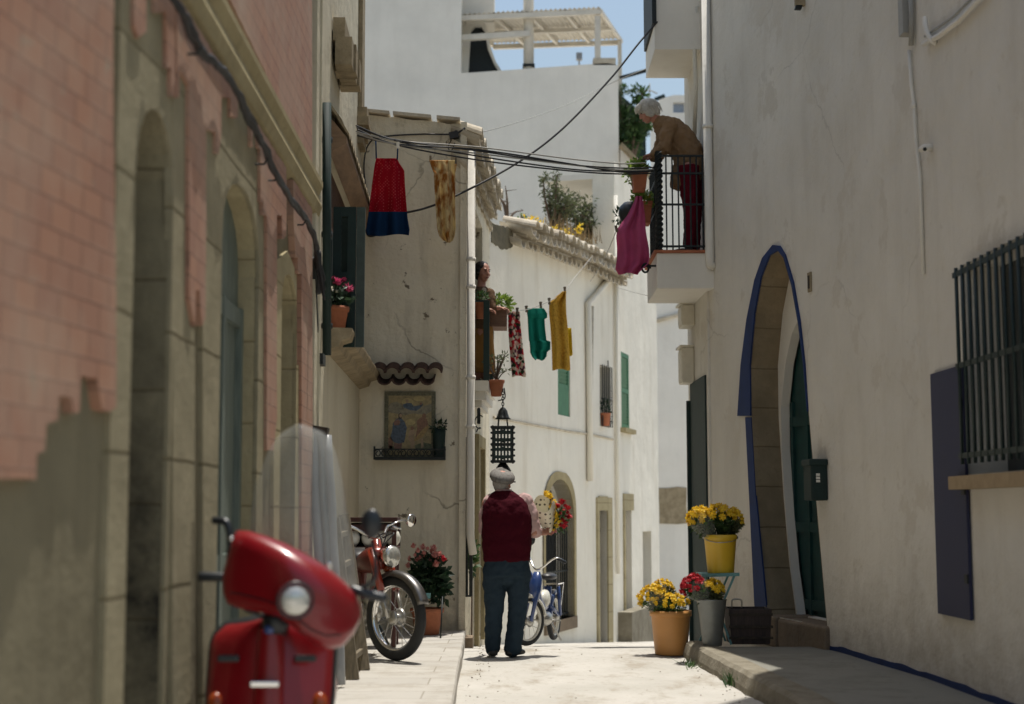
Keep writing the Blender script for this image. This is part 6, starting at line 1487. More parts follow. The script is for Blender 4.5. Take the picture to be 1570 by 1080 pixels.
b.tube([shl, ell_], [.06, .046], 10, rnd=True); b.tube([ell_, wrl], [.046, .031], 10, rnd=True); hand(b, wrl, (.3, .9, 0), (.9, 0, .3), 1.0, .7, 1)
o = b.build("body", M['skin_old'], t, True); mod_remesh(o, .008, 3); face_bits(t, hc, fx)
m = MB(); m.ball(hc - fx[0] * .035 + fx[2] * .0, (.081, .078, .095), 18, 12); o = m.build("hair", M['hair_grey'], t, True); mod_remesh(o, .012, 2, .012, .03)
# cap
m = MB(); cc = hc + V((0, -.012, .048)); rr = []
for r_, z in ((.102, -.04), (.116, -.034), (.137, .0), (.138, .03), (.112, .062), (.06, .08), (.008, .084)):
    r_ *= .93; rr.append([cc + V((cos(a) * r_ * .93, sin(a) * r_ * 1.08 + z * .45, z + .018 * sin(a) - .012 * cos(a))) for a in [2 * pi * i / 26 for i in range(26)]])
m.loft(rr); fdir = fx[0]; br = []
for i in range(9):
    a = -1 + i / 4; br.append(cc + fdir * (.1 + .055 * cos(a * 1.2)) + fx[1] * a * .09 + V((0, 0, -.03)))
m.prism([cc + fx[1] * -.09 + fdir * .06 + V((0, 0, -.03))] + br + [cc + fx[1] * .09 + fdir * .06 + V((0, 0, -.03))], (0, 0, .012)); o = m.build("flat_cap", M['cap'], t, True)
# shirt: collar, sleeves
m = MB(); m.tube([sh + V((-.03, 0, .015)), sh.lerp(el, .45), el + V((.0, .02, .01)), el.lerp(wr, .16)], [.085, .078, .07, .064], 14, rnd=True); m.tube([shl + V((.03, 0, .015)), shl.lerp(ell_, .45), ell_, ell_.lerp(wrl, .3)], [.08, .077, .07, .066], 14, rnd=True)
m.tube([Q(775, 775), Q(773, 757, .03)], [.14, .072], 16, sq=.8); o = m.build("shirt", M['shirt'], t, True); mod_remesh(o, .009, 3, .022, .05)
m = MB(); rr = []
for k in range(3): rr.append([Q(772, 757 - k * 3.2, .03) + V((cos(a) * (.088 - .006 * k), sin(a) * (.085 - .006 * k), .0)) for a in [2 * pi * i / 22 for i in range(22)]])
m.loft(rr, False); o = m.build("collar", M['shirt'], t, True); sm = o.modifiers.new("thick", 'SOLIDIFY'); sm.thickness = .006
# vest
m = MB(); rr = [oval(Q(px, py, dy), rx, ry, 32) for px, py, rx, ry, dy in ((777, 861, .212, .155, 0), (777, 856, .222, .165, 0), (777, 838, .232, .172, 0), (777, 812, .236, .17, 0), (777, 790, .234, .165, .0), (776, 776, .222, .15, .005), (775, 767, .19, .135, .01), (773, 759, .13, .10, .018), (772, 753, .085, .085, .025))]
m.loft(rr); o = m.build("vest", M['vest'], t, True); mod_remesh(o, .009, 4, .03, .09)
# trousers
m = MB(); m.loft([oval(Q(777, y), rx, ry, 28) for y, rx, ry in ((856, .205, .15), (866, .21, .155), (884, .212, .15))])
for h, kn, an, r3 in (((758, 876), (758, 935), (755, 993), .072), ((795, 876), (794, 935), (786, 994), .082)):
    m.tube([Q(*h), Q((h[0] + kn[0]) / 2, 905, .01), Q(kn[0], kn[1], .02), Q((kn[0] + an[0]) / 2, 965, 0), Q(an[0], an[1], -.015)], [.112, .105, .088, .079, r3], 16, rnd=True)
m.ball(Q(777, 884), (.13, .12, .09))
o = m.build("trousers", M['jeans'], t, True); mod_remesh(o, .009, 3, .03, .07)
for px, dx, L in ((756, -.1, .27), (783, .55, .27)):
    m = MB(); d = V((dx, .8, 0)).normalized(); c = Q(px, 997, -.03); c.z = gz + .03; m.ball(c + d * .005, (.046, .05, .05)); m.tube([c - d * .02 - V((0, 0, .015)), c + d * .1 - V((0, 0, .012)), c + d * .19 - V((0, 0, .022))], [.046, .047, .033], 12, rnd=True, sq=.75); m.box((c.x - .001, c.y - .001, gz - .005), (c.x + .001, c.y + .001, gz + .02))
    o = m.build("shoe", M['shoe'], t, True); mod_remesh(o, .008, 3)
fix(t)
# his bouquet
hb_ = wr + V((.03, .1, .03))
t = base_thing("held_bouquet", "bouquet in white dotted paper with yellow and red flowers in the man's hand", "bouquet", hb_)
m = MB(); rr = []; ax = (Q(833, 774, .22) - hb_); L = ax.length; ax.normalize(); u_ = ax.cross(V((0, 1, 0))).normalized(); v_ = ax.cross(u_)
for k in range(7):
    tt = k / 6; rad = lerp(.025, .115, min(1, tt * 1.25) ** .8); rr.append([hb_ + ax * (L * tt * 1.15 - .03) + (u_ * cos(a) + v_ * sin(a)) * rad * (1 + .07 * sin(4 * a)) + ax * .03 * sin(3 * a) * tt for a in [2 * pi * i / 26 for i in range(26)]])
m.loft(rr, False)
def dotpaper():
    m_, t_, b_ = _new("dotted wrapping paper"); vo = t_.nodes.new("ShaderNodeTexVoronoi"); vo.inputs["Scale"].default_value = 22; vo.inputs["Randomness"].default_value = .35; t_.links.new(_co(t_), vo.inputs["Vector"])
    t_.links.new(_mix(t_, _ramp(t_, vo.outputs["Distance"], .25, .3, (1, 1, 1, 1), (0, 0, 0, 1)), (.74, .70, .56), (.08, .07, .05)), b_.inputs["Base Color"]); b_.inputs["Roughness"].default_value = .7; return m_
o = m.build("wrapping", dotpaper(), t, True)
ypts = [Q(x + 4, y, .3 + R.uniform(-.06, .06)) for x, y in ((836, 768), (841, 762), (846, 770), (850, 778), (846, 786), (851, 792), (847, 800), (851, 808), (843, 778), (838, 760), (834, 757), (854, 800), (847, 814))]
heads(t, ypts, .04, 'fl_yellow', 40); heads(t, [Q(x + 5, y, .26 + R.uniform(-.05, .08)) for x, y in ((852, 776), (858, 770), (863, 776), (860, 783), (867, 786), (863, 792), (869, 793), (858, 798), (864, 802), (861, 808), (855, 788), (868, 780), (856, 806))], .036, 'fl_red', 40); heads(t, [Q(848, 818, .2), Q(853, 816, .22)], .025, 'fl_pink', 30)
m = MB(); stems(m, hb_ - ax * .03, ypts[:8] + [Q(860, 785, .28), Q(863, 795, .28)]); m.build("stems", M['leaf'], t, True); m = MB(); leaves(m, Q(855, 800, .3), (.09, .08, .12), 60, .06, R); m.build("leaves", M['leaf'], t); fix2(t)

# ---- old woman leaning on the right balcony
DW = 15.95; Q = lambda px, py, dy=0: P(px, py, DW) + V((0, dy, 0))
t = base_thing("person", "white haired old woman in brown cardigan leaning over the right balcony rail", "person", (Q(1056, 390).x, DW, bzt + .03))
hc = Q(993, 173, -.02); b = MB(); fx = head(b, hc, (-.86, -.12, -.50), 1.02)
b.tube([hc + V((.05, .01, -.04)), Q(1014, 190)], [.056, .07], 12, rnd=True); b.tube([Q(1014, 190), Q(1034, 210), Q(1054, 236), Q(1058, 258)], [.09, .13, .13, .13], 14, rnd=True)
legs = (((1054, 262), (1057, 320), (1055, 376), -.09), ((1064, 262), (1067, 320), (1066, 377), .09))
fz = bzt + .03
for h, kn, an, dy in legs: a_ = Q(an[0], an[1], dy); a_.z = fz + .09; b.tube([Q(*h, dy), Q(*kn, dy), a_], [.09, .055, .04], 12, rnd=True)
arms = ((Q(1022, 198, -.17), Q(1014, 236, -.2), Q(999, 240, -.1)), (Q(1020, 196, .17), Q(1012, 232, .2), Q(999, 240, .06)))
for i, (s_, e_, w_) in enumerate(arms): b.tube([s_, e_], [.05, .04], 10, rnd=True); b.tube([e_, w_], [.04, .028], 10, rnd=True); hand(b, w_, (-.9, .35 if i == 0 else -.3, -.25), (0, .2, 1), .95, .75, 1 if i else -1)
o = b.build("body", M['skin_old'], t, True); mod_remesh(o, .0075, 3); face_bits(t, hc, fx)
f, x, u = fx; rot = Matrix((x, f, u)).transposed(); m = MB()
m.ball(hc - f * .03 + u * .038, (.108, .115, .10), 20, 14, rot); m.ball(hc - f * .075 - u * .02, (.085, .06, .09), 16, 10, rot)
for k in (-1, 1): m.ball(hc + x * k * .075 - f * .005 - u * .005, (.032, .07, .075), 14, 10, rot)
for k in (-.5, 0, .5): m.tube([hc + u * .115 + x * k * .1, hc + f * .085 + u * .1 + x * k * .11, hc + f * .105 + u * .062 + x * k * .13], [.035, .03, .016], 8, rnd=True)
o = m.build("hair", M['hair_white'], t, True); mod_remesh(o, .009, 2, .022, .035)
m = MB(); rg = random.Random(31)
for k in range(170):
    a = rg.uniform(-pi, pi); crown = hc - f * .04 + u * .145; side = (x * sin(a) + f * cos(a)); rad = .118 + rg.uniform(-.004, .012); dn = rg.uniform(.06, .19) if abs(a) > .7 else rg.uniform(.03, .08)
    p1 = hc - f * .03 + u * .10 + side * rad * .75; p2 = hc - f * .03 + u * .035 + side * rad; p3 = hc - f * .03 + u * (.1 - dn) + side * (rad + rg.uniform(-.012, .012))
    m.tube(cr([crown + side * .02, p1, p2, p3], 3), [.0045] * 8 + [.003, .0015], 5)
m.build("hair_strands", M['hair_white'], t, True)
# cardigan
m = MB(); m.tube([Q(1013, 190), Q(1024, 199), Q(1040, 213), Q(1054, 234), Q(1057, 254), Q(1051, 275), Q(1046, 291)], [.105, .15, .168, .165, .16, .155, .14], 18, rnd=False, sq=1.12); m.ball(Q(1014, 191), (.10, .14, .10))
for s_, e_, w_ in arms: m.tube([s_ + V((.02, 0, -.01)), s_.lerp(e_, .5), e_ + V((.01, 0, -.005)), e_.lerp(w_, .5), e_.lerp(w_, .82)], [.088, .08, .07, .058, .052], 14, rnd=True)
o = m.build("cardigan", M['cardigan'], t, True); mod_remesh(o, .010, 3, .05, .07)
m = MB()
for h, kn, an, dy in legs: a_ = Q(an[0], an[1], dy); a_.z = fz + .07; m.tube([Q(h[0], h[1] - 4, dy), Q((h[0] + kn[0]) / 2, 292, dy), Q(*kn, dy), Q(kn[0] - .5, 350, dy), a_], [.125, .112, .085, .072, .068], 14)
o = m.build("trousers", M['trousers_red'], t, True); mod_remesh(o, .010, 3, .025, .07)
for h, kn, an, dy in legs:
    m = MB(); a_ = Q(an[0], an[1], dy); a_.z = fz + .045; m.ball(a_, (.045, .042, .045)); m.tube([a_ + V((.02, 0, -.012)), a_ + V((-.09, 0, -.01)), a_ + V((-.17, -.01, -.02))], [.042, .042, .028], 12, rnd=True, sq=.8); o = m.build("shoe", M['crate'], t, True); mod_remesh(o, .008, 2)
fix(t)

# ---- dark haired woman on the small balcony
DL = 17.05; Q = lambda px, py, dy=0: P(px + 1.5, py, DL) + V((0, dy, 0))
t = base_thing("person", "dark haired woman in brown cardigan and mustard skirt standing on the small balcony", "person", (Q(737, 588).x, DL, dz))
hc = Q(739, 418, -.02); b = MB(); fx = head(b, hc, (.62, -.76, -.16), 1.02)
b.tube([hc + V((-.01, .02, -.06)), Q(736, 443)], [.05, .055], 12, rnd=True); b.tube([Q(736, 446), Q(736, 465), Q(735, 490), Q(735, 512)], [.09, .125, .11, .13], 14, rnd=True, sq=.8)
for dx in (-5, 5): a_ = Q(736 + dx, 583); a_.z = dz + .08; b.tube([Q(735 + dx, 512), Q(736 + dx, 550), a_], [.085, .052, .036], 12, rnd=True)
arms = ((Q(748, 451, -.03), Q(753, 476, -.10), Q(765, 475, -.14)), (Q(724, 451, .03), Q(728, 478, -.1), Q(744, 478, -.2)))
for i, (s_, e_, w_) in enumerate(arms): b.tube([s_, e_], [.046, .037], 10, rnd=True); b.tube([e_, w_], [.037, .026], 10, rnd=True); hand(b, w_, (.95, -.25, -.15), (0, 0, 1), .92, .7, 1 if i else -1)
o = b.build("body", M['skin'], t, True); mod_remesh(o, .0075, 3); face_bits(t, hc, fx)
f, x, u = fx; rot = Matrix((x, f, u)).transposed(); m = MB(); m.ball(hc - f * .032 + u * .04, (.094, .098, .092), 20, 14, rot); m.ball(hc - f * .075 - u * .02, (.075, .05, .08), 14, 10, rot); m.ball(hc - f * .13 + u * .05, .05)
for k in (-1, 1): m.ball(hc + x * k * .07 - f * .02 + u * .01, (.025, .05, .06), 12, 10, rot)
o = m.build("hair", M['hair_dark'], t, True); mod_remesh(o, .009, 2, .02, .035)
m = MB(); m.tube([Q(736, 440), Q(736, 452), Q(736, 470), Q(735, 492), Q(735, 506)], [.08, .145, .155, .145, .15], 16, sq=.85)
for s_, e_, w_ in arms: m.tube([s_ + V((0, 0, -.005)), s_.lerp(e_, .5), e_, e_.lerp(w_, .35)], [.075, .068, .058, .05], 12, rnd=True)
o = m.build("cardigan", M['cardigan_dark'], t, True); mod_remesh(o, .010, 3, .025, .08)
m = MB(); q0 = Q(741, 447, -.115); q1 = Q(744, 486, -.165); m.tube([q0, q0.lerp(q1, .5) + V((0, -.012, 0)), q1], [.03, .035, .028], 10, rnd=True, sq=.5); m.build("blouse", M['blouse'], t, True)
m = MB(); rr = []
for k in range(10):
    y = lerp(496, 572, k / 9); r_ = lerp(.145, .18, k / 9); rr.append([Q(735, y) + V((cos(a) * r_ * (1 + .06 * sin(9 * a) * k / 9), sin(a) * r_ * .8 * (1 + .06 * sin(9 * a) * k / 9), 0)) for a in [2 * pi * i / 54 for i in range(54)]])
m.loft(rr); m.build("skirt", M['skirt'], t, True)
for dx in (-5, 5): m = MB(); a_ = Q(736 + dx, 584); a_.z = dz + .04; m.tube([a_ + V((-.02, .03, -.01)), a_ + V((.03, -.06, -.01)), a_ + V((.07, -.12, -.018))], [.036, .038, .026], 10, rnd=True, sq=.8); m.build("shoe", M['shoe'], t, True)
fix(t)

# ================================================================== vehicles
def wheel(par, c, R_, tw, ax, rim_mat, spokes=18, hub=.05, tyre=.05):
    """tyre, rim, spokes and hub as parts of a wheel"""
    ax = V(ax).normalized(); m = MB(); pr = []
    for i in range(14): a = 2 * pi * i / 14; pr.append((R_ - tyre + cos(a) * tyre, sin(a) * tw))
    m.lathe(c, pr + [pr[0]], 44, ax, cap=False); w_ = m.build("wheel", M['black'], par, True)
    ri = R_ - tyre * 1.75; m = MB(); m.lathe(c, [(ri + .012, -tw * .8), (ri - .012, -tw * .5), (ri - .016, 0), (ri - .012, tw * .5), (ri + .012, tw * .8), (ri + .02, 0), (ri + .012, -tw * .8)], 44, ax, cap=False); m.build("rim", M[rim_mat], w_, True)
    m = MB(); m.lathe(c, [(hub * .5, -.055), (hub, -.045), (hub, -.03), (hub * .55, -.02), (hub * .55, .02), (hub, .03), (hub * 1.3, .045), (hub * .5, .055)], 20, ax); m.build("hub", M['steel'], w_, True)
    x = ax.cross(V((0, 0, 1))).normalized(); y = ax.cross(x); m = MB()
    for k in range(spokes):
        a = 2 * pi * k / spokes; a2 = a + (.35 if k % 2 else -.35); s_ = .035 if k % 4 < 2 else -.035
        m.tube([V(c) + (x * cos(a2) + y * sin(a2)) * hub * .9 + ax * s_, V(c) + (x * cos(a) + y * sin(a)) * ri], .0028, 4, False)
    m.build("spokes", M['steel'], w_); return w_
def mudguard(par, c, R_, w_, a0, a1, ax, mat, steer=None):
    m = MB(); rr = []; ax = V(ax).normalized(); x = ax.cross(V((0, 0, 1))).normalized(); z = V((0, 0, 1))
    for k in range(19):
        a = lerp(a0, a1, k / 18); d = x * cos(a) + z * sin(a); rr.append([V(c) + d * (R_ - .03) + ax * -w_, V(c) + d * (R_ + .005) + ax * -w_ * .8, V(c) + d * (R_ + .02), V(c) + d * (R_ + .005) + ax * w_ * .8, V(c) + d * (R_ - .03) + ax * w_, V(c) + d * (R_ - .012) + ax * w_ * .7, V(c) + d * (R_ + .008), V(c) + d * (R_ - .012) + ax * -w_ * .7])
    m.loft(rr); return m.build("mudguard", mat, par, True)
# ---- orange red moped: root local axes x forward, y left, z up
ah = radians(20); dirw = V((sin(ah), -cos(ah), 0)); con = G(590, 1014, PL)
t = thing("moped", "orange red moped with spoked wheels parked on the left pavement", "moped", con - dirw * .60, atan2(dirw.y, dirw.x))
RW = .35; st = radians(27); RS = Matrix.Rotation(st, 3, 'Z'); piv = V((.42, 0, 0))
def sv(p): p = V(p); q = RS @ (p - piv) + piv; return q
axs = RS @ V((0, 1, 0)); fa = sv((.62, 0, RW)); hd = sv((.36, 0, .98)); 
wheel(t, fa, RW, .042, axs, 'chrome', 20, .06, .05); wheel(t, V((-.58, 0, RW)), RW, .045, (0, 1, 0), 'chrome', 20, .06, .05)
mudguard(t, fa, RW + .02, .055, radians(42), radians(160), -axs, M['guard_steel']); mudguard(t, (-.58, 0, RW), RW + .02, .065, radians(-5), radians(140), (0, 1, 0), M['orange_paint'])
for s_ in (-1, 1):
    m = MB(); a, b_ = fa + axs * s_ * .085, sv((.40, s_ * .085, .90)); m.tube([a, a.lerp(b_, .42)], .018, 10); fk = m.build("fork_leg", M['steel'], t, True); m = MB(); m.tube([a.lerp(b_, .40), b_], [.032, .036], 12); m.build("fork_shroud", M['orange_paint'], fk, True)
m = MB(); q = sv((.40, 0, .88)); m.ball(q, (.09, .11, .055), 14, 10, RS.to_3x3()); m.tube([sv((.44, 0, .74)), sv((.36, 0, .98))], .04, 10); m.build("fork_crown", M['orange_paint'], t, True)
m = MB(); l0, l1 = sv((.44, 0, .86)), sv((.58, 0, .85)); lx = (l1 - l0).normalized(); m.lathe(l0, [(.03, 0), (.07, .04), (.088, .11), (.092, .135)], 22, lx); hl = m.build("headlight", M['chrome'], t, True); m = MB(); m.lathe(l0, [(.086, .134), (.075, .15), (.04, .162), (.005, .166)], 22, lx); m.build("lens", M['lens'], hl, True)
m = MB(); m.lathe(l0 + V((0, 0, -.11)) + axs * .03, [(.02, 0), (.035, .02), (.038, .07)], 14, lx); m.build("horn", M['amber'], t, True)
m = MB(); hbp = [sv(p) for p in ((.20, -.36, 1.08), (.27, -.22, 1.10), (.35, -.1, 1.03), (.36, 0, 1.0), (.35, .1, 1.03), (.27, .22, 1.10), (.20, .36, 1.08))]; m.tube(cr(hbp, 5), .013, 8); hbar = m.build("handlebar", M['chrome'], t, True)
for i in (0, -1):
    m = MB(); e = hbp[i]; d = (hbp[i] - hbp[1 if i == 0 else -2]).normalized(); m.tube([e - d * .1, e + d * .02], .02, 10, rnd=True); m.build("grip", M['plastic_black'], hbar, True); m = MB(); m.tube([e - d * .1 + axs.cross(V((0, 0, 1))) * -.0, e - d * .05 + lx * .06, e + d * .02 + lx * .07], .007, 6); m.build("lever", M['chrome'], hbar, True)
m = MB(); mm0 = hbp[-2]; mm1 = mm0 + axs * .27 + V((0, 0, .045)); m.tube([mm0, mm0.lerp(mm1, .5) + V((0, 0, .02)), mm1], .007, 6); mi = m.build("mirror", M['chrome'], t, True); m = MB(); m.lathe(mm1 - lx * .0, [(.01, -.02), (.05, -.015), (.058, 0), (.055, .012), (.004, .014)], 20, -lx); m.build("mirror_head", M['chrome'], mi, True)
m = MB()
for k in range(3): m.tube(cr([hbp[3] + axs * (.08 * (k - 1)), hbp[3] + lx * .13 + axs * (.09 * (k - 1)) + V((0, 0, .05)), l0 + V((0, 0, .05)), sv((.36, .04 * (k - 1), .7))], 6), .006, 6)
m.build("control_cables", M['cable'], t, True)
# tank, frame, seat
m = MB(); rr = []
for x, z, rx, rz in ((.33, .80, .03, .05), (.29, .81, .09, .1), (.18, .81, .115, .115), (.02, .79, .11, .1), (-.10, .76, .08, .07), (-.15, .75, .03, .03)): rr.append([V((x, cos(a) * rx, z + sin(a) * rz)) for a in [2 * pi * i / 20 for i in range(20)]])
m.loft(rr); m.build("tank", M['moped_dark'], t, True)
m = MB(); rr = []
for x, z, rx, rz in ((-.08, .81, .06, .03), (-.14, .83, .12, .05), (-.3, .84, .13, .055), (-.55, .85, .125, .05), (-.66, .86, .08, .035)): rr.append([V((x, cos(a) * rx, z + sin(a) * rz)) for a in [2 * pi * i / 20 for i in range(20)]])
m.loft(rr); m.build("seat", M['seat'], t, True)
m = MB(); 
for pts, r_ in (([(.36, 0, .84), (.2, 0, .60), (.05, 0, .36), (-.2, 0, .30)], .028), ([(-.2, 0, .30), (-.22, 0, .7), (-.3, 0, .8)], .026), ([(-.58, .07, RW), (-.35, .07, .34), (-.2, .06, .32)], .016), ([(-.58, -.07, RW), (-.35, -.07, .34), (-.2, -.06, .32)], .016), ([(-.58, .09, RW), (-.42, .09, .8)], .024), ([(-.58, -.09, RW), (-.42, -.09, .8)], .024)): m.tube(cr(pts, 4), r_, 8)
m.build("frame", M['moped_dark'], t, True)
m = MB(); m.ball((.0, 0, .36), (.17, .13, .12)); m.lathe((.1, 0, .42), [(.075, 0), (.075, .02), (.06, .03), (.075, .04), (.06, .055), (.075, .065), (.06, .08), (.072, .1), (.04, .13)], 16, (.85, 0, .5)); m.build("engine", M['steel'], t, True)
m = MB(); m.tube(cr([(.14, -.08, .45), (.24, -.12, .3), (.1, -.15, .22), (-.3, -.16, .25), (-.75, -.17, .3)], 5), [.02] * 12 + [.035] * 9, 10); m.build("exhaust", M['chrome'], t, True)
m = MB(); m.tube([(-.05, .1, .28), (-.12, .26, .0)], .011, 6); m.tube([(-.12, .26, .005), (-.2, .28, .005)], .012, 6); m.build("kickstand", M['iron'], t, True)
m = MB(); m.tube([(.02, -.26, .3), (.02, .26, .3)], .012, 8); 
for s_ in (-1, 1): m.tube([(.02, s_ * .18, .3), (.02, s_ * .28, .3)], .022, 8)
m.build("footpegs", M['plastic_black'], t, True)
m = MB(); m.box((-.72, -.1, .885), (-.5, .1, .9)); m.tube([(-.72, -.1, .89), (-.72, .1, .89)], .01, 6); m.build("rack", M['chrome'], t)

# ---- small blue moped behind the man
ab = radians(-15); dirb = V((sin(ab), -cos(ab), 0)); cb = P(817, 990, 16.4); cb.z = roadz(16.4) + .006
t = thing("moped", "small blue moped with pale wheels parked behind the man by the iron gate", "moped", cb - dirb * .52, atan2(dirb.y, dirb.x)); st = radians(-28); RS = Matrix.Rotation(st, 3, 'Z'); piv = V((.4, 0, 0)); axs = RS @ V((0, 1, 0)); RW2 = .275; fa = sv((.54, 0, RW2))
t.rotation_euler.x = 0; 
wheel(t, fa, RW2, .03, axs, 'jar', 14, .05, .032); wheel(t, V((-.5, 0, RW2 - .02)), RW2, .032, (0, 1, 0), 'jar', 14, .05, .032)
mudguard(t, fa, RW2 + .015, .045, radians(10), radians(170), -axs, M['jar']); mudguard(t, (-.5, 0, RW2), RW2 + .015, .05, radians(0), radians(150), (0, 1, 0), M['moped_blue'])
for s_ in (-1, 1): m = MB(); m.tube([fa + axs * s_ * .06, sv((.42, s_ * .055, .62)), sv((.38, s_ * .03, .74))], [.02, .028, .03], 10); m.build("fork_leg", M['moped_blue'], t, True)
m = MB(); rr = []
for z, r_, x in ((.5, .07, .44), (.62, .09, .42), (.74, .08, .39), (.82, .04, .37)): rr.append([sv((x + cos(a) * r_ * .8, sin(a) * r_, z)) for a in [2 * pi * i / 14 for i in range(14)]])
m.loft(rr); m.build("fork_cover", M['moped_blue'], t, True)
m = MB(); hbp = [sv(p) for p in ((.2, -.27, .93), (.28, -.2, .98), (.36, -.05, .86), (.36, .05, .86), (.28, .2, .98), (.2, .27, .93))]; m.tube(cr(hbp, 4), .011, 8); hbar = m.build("handlebar", M['chrome'], t, True)
for i, j in ((0, 1), (-1, -2)): m = MB(); m.tube([hbp[j].lerp(hbp[i], .3), hbp[i]], .019, 8, rnd=True); m.build("grip", M['plastic_black'], hbar, True)
m = MB(); q = sv((.47, 0, .78)); m.lathe(q, [(.03, 0), (.06, .04), (.065, .07)], 18, sv((1.4, 0, .78)) - sv((.4, 0, .78))); hl = m.build("headlight", M['moped_blue'], t, True); m = MB(); m.lathe(q, [(.06, .069), (.04, .082), (.004, .088)], 18, sv((1.4, 0, .78)) - sv((.4, 0, .78))); m.build("lens", M['lens'], hl, True)
m = MB(); mp = hbp[1]; m.tube([mp, mp + V((0, 0, .14))], .006, 6); mi = m.build("mirror", M['plastic_black'], t, True); m = MB(); m.lathe(mp + V((0, 0, .2)), [(.01, -.015), (.06, -.01), (.07, 0), (.065, .01), (.003, .012)], 18, (-1, .0, 0)); m.build("mirror_head", M['plastic_black'], mi, True)
m = MB(); m.tube(cr([(.38, 0, .68), (.25, 0, .5), (.05, 0, .4), (-.15, 0, .45), (-.22, 0, .62)], 5), .045, 12); m.tube([(-.5, .06, RW2), (-.1, .05, .42)], .02, 8); m.tube([(-.5, -.06, RW2), (-.1, -.05, .42)], .02, 8); m.tube([(-.5, .08, RW2), (-.4, .08, .62)], .022, 8); m.tube([(-.5, -.08, RW2), (-.4, -.08, .62)], .022, 8); m.build("frame", M['moped_blue'], t, True)
m = MB(); rr = []
for x, rx, rz in ((.12, .02, .05), (.07, .06, .10), (-.05, .07, .11), (-.14, .04, .07)): rr.append([V((x, cos(a) * rx, .46 + sin(a) * rz + (.1 - x) * .25)) for a in [2 * pi * i / 16 for i in range(16)]])
m.loft(rr); m.build("side_cover", M['jar'], t, True)
m = MB(); rr = []
for x, rx, rz in ((-.06, .03, .02), (-.12, .08, .04), (-.28, .1, .045), (-.36, .08, .03)): rr.append([V((x, cos(a) * rx, .74 + sin(a) * rz)) for a in [2 * pi * i / 16 for i in range(16)]])
m.loft(rr); m.build("seat", M['seat'], t, True)
m = MB(); m.box((-.66, -.09, .64), (-.36, .09, .655)); m.bar((-.62, .09, .645), (-.52, .07, RW2), .012, .012); m.bar((-.62, -.09, .645), (-.52, -.07, RW2), .012, .012); m.build("rack", M['chrome'], t)
m = MB(); m.ball((-.02, 0, .27), (.14, .1, .09)); m.lathe((.04, 0, .3), [(.05, 0), (.055, .05), (.04, .12)], 14, (.8, 0, .4)); m.build("engine", M['steel'], t, True)
m = MB(); m.tube([(-.02, -.2, .25), (-.02, .2, .25)], .01, 6); m.build("pedal_crank", M['steel'], t, True)
m = MB()
for s_ in (-1, 1): m.tube([(-.08, s_ * .05, .25), (-.2, s_ * .16, .005)], .011, 6)
m.build("centre_stand", M['steel'], t, True)

# ---- red scooter in the left foreground
DS_ = 5.95; Q = lambda px, py, dy=0: P(px, py, DS_) + V((0, dy, 0))
t = base_thing("scooter", "red motor scooter with a scratched windscreen close to the camera at left", "scooter", (Q(408, 1000).x, DS_ + .5, 0))
cx_ = Q(408, 1000).x
# leg shield: curved plate with rounded shoulders
def shield(y0, grow, z0, mat, name, thick_):
    m = MB(); rr = []; ztop = P(408, 948, DS_).z + grow
    for k in range(17):
        v = k / 16; z = lerp(z0, ztop, v); hw_ = .255 + grow
        if v > .78: hw_ = (.255 + grow) * (max(0, 1 - ((v - .78) / .22) ** 2.6)) ** .5 * .92 + .255 * .08
        if v < .45: hw_ *= lerp(.80, 1, v / .45)
        f = [V((cx_ + s_ * hw_ + (v - .5) * .01, DS_ + y0 + .10 * s_ * s_ + (v - .6) * .14 + .02 * (1 - s_ * s_), z)) for s_ in [i / 8 - 1 for i in range(17)]]
        b_ = [p + V((0, thick_, 0)) for p in f[::-1]]; rr.append(f + b_)
    m.loft(rr); o = m.build(name, mat, t, True); return o
shield(0, 0, .28, M['red_paint'], "leg_shield", .035); shield(.028, .014, .27, M['plastic_black'], "shield_trim", .03)
m = MB(); rr = []
for k in range(9): z = lerp(.35, P(408, 965, DS_).z, k / 8); v = k / 8; hw_ = .075 - .02 * v; y = DS_ + (lerp(.42, .97, v) - .6) * .14; rr.append([V((cx_ + .01 + cos(a) * hw_, y + .012 - max(0, sin(a)) * .045, z)) for a in [pi * i / 10 for i in range(11)]])
m.loft(rr, False, False); m.build("horn_cover", M['red_paint'], t, True)
m = MB(); q = P(406, 1049, DS_ - .03); m.box((q.x - .06, q.y - .012, q.z - .012), (q.x + .06, q.y + .002, q.z + .012)); b_ = m.build("badge_strip", M['chrome'], t); mod_bevel(b_, .005)
m = MB(); q = P(413, 965, DS_ + .02); m.lathe(q, [(.022, 0), (.022, .012), (.012, .02), (.002, .022)], 16, (0, -1, .1)); m.build("crest", M['moped_blue'], t, True)
for px, mt in ((331, 'amber'), (490, 'amber')): m = MB(); m.ball(P(px, 1080, DS_ + .06), (.035, .03, .05), 14, 10); m.build("indicator", M[mt], t, True)
for px in (350, 468): m = MB(); q = P(px, 1010, DS_ + .0); m.box((q.x - .045, q.y - .012, q.z - .014), (q.x + .045, q.y + .02, q.z + .014)); b_ = m.build("air_slot", M['plastic_black'], t); mod_bevel(b_, .008)
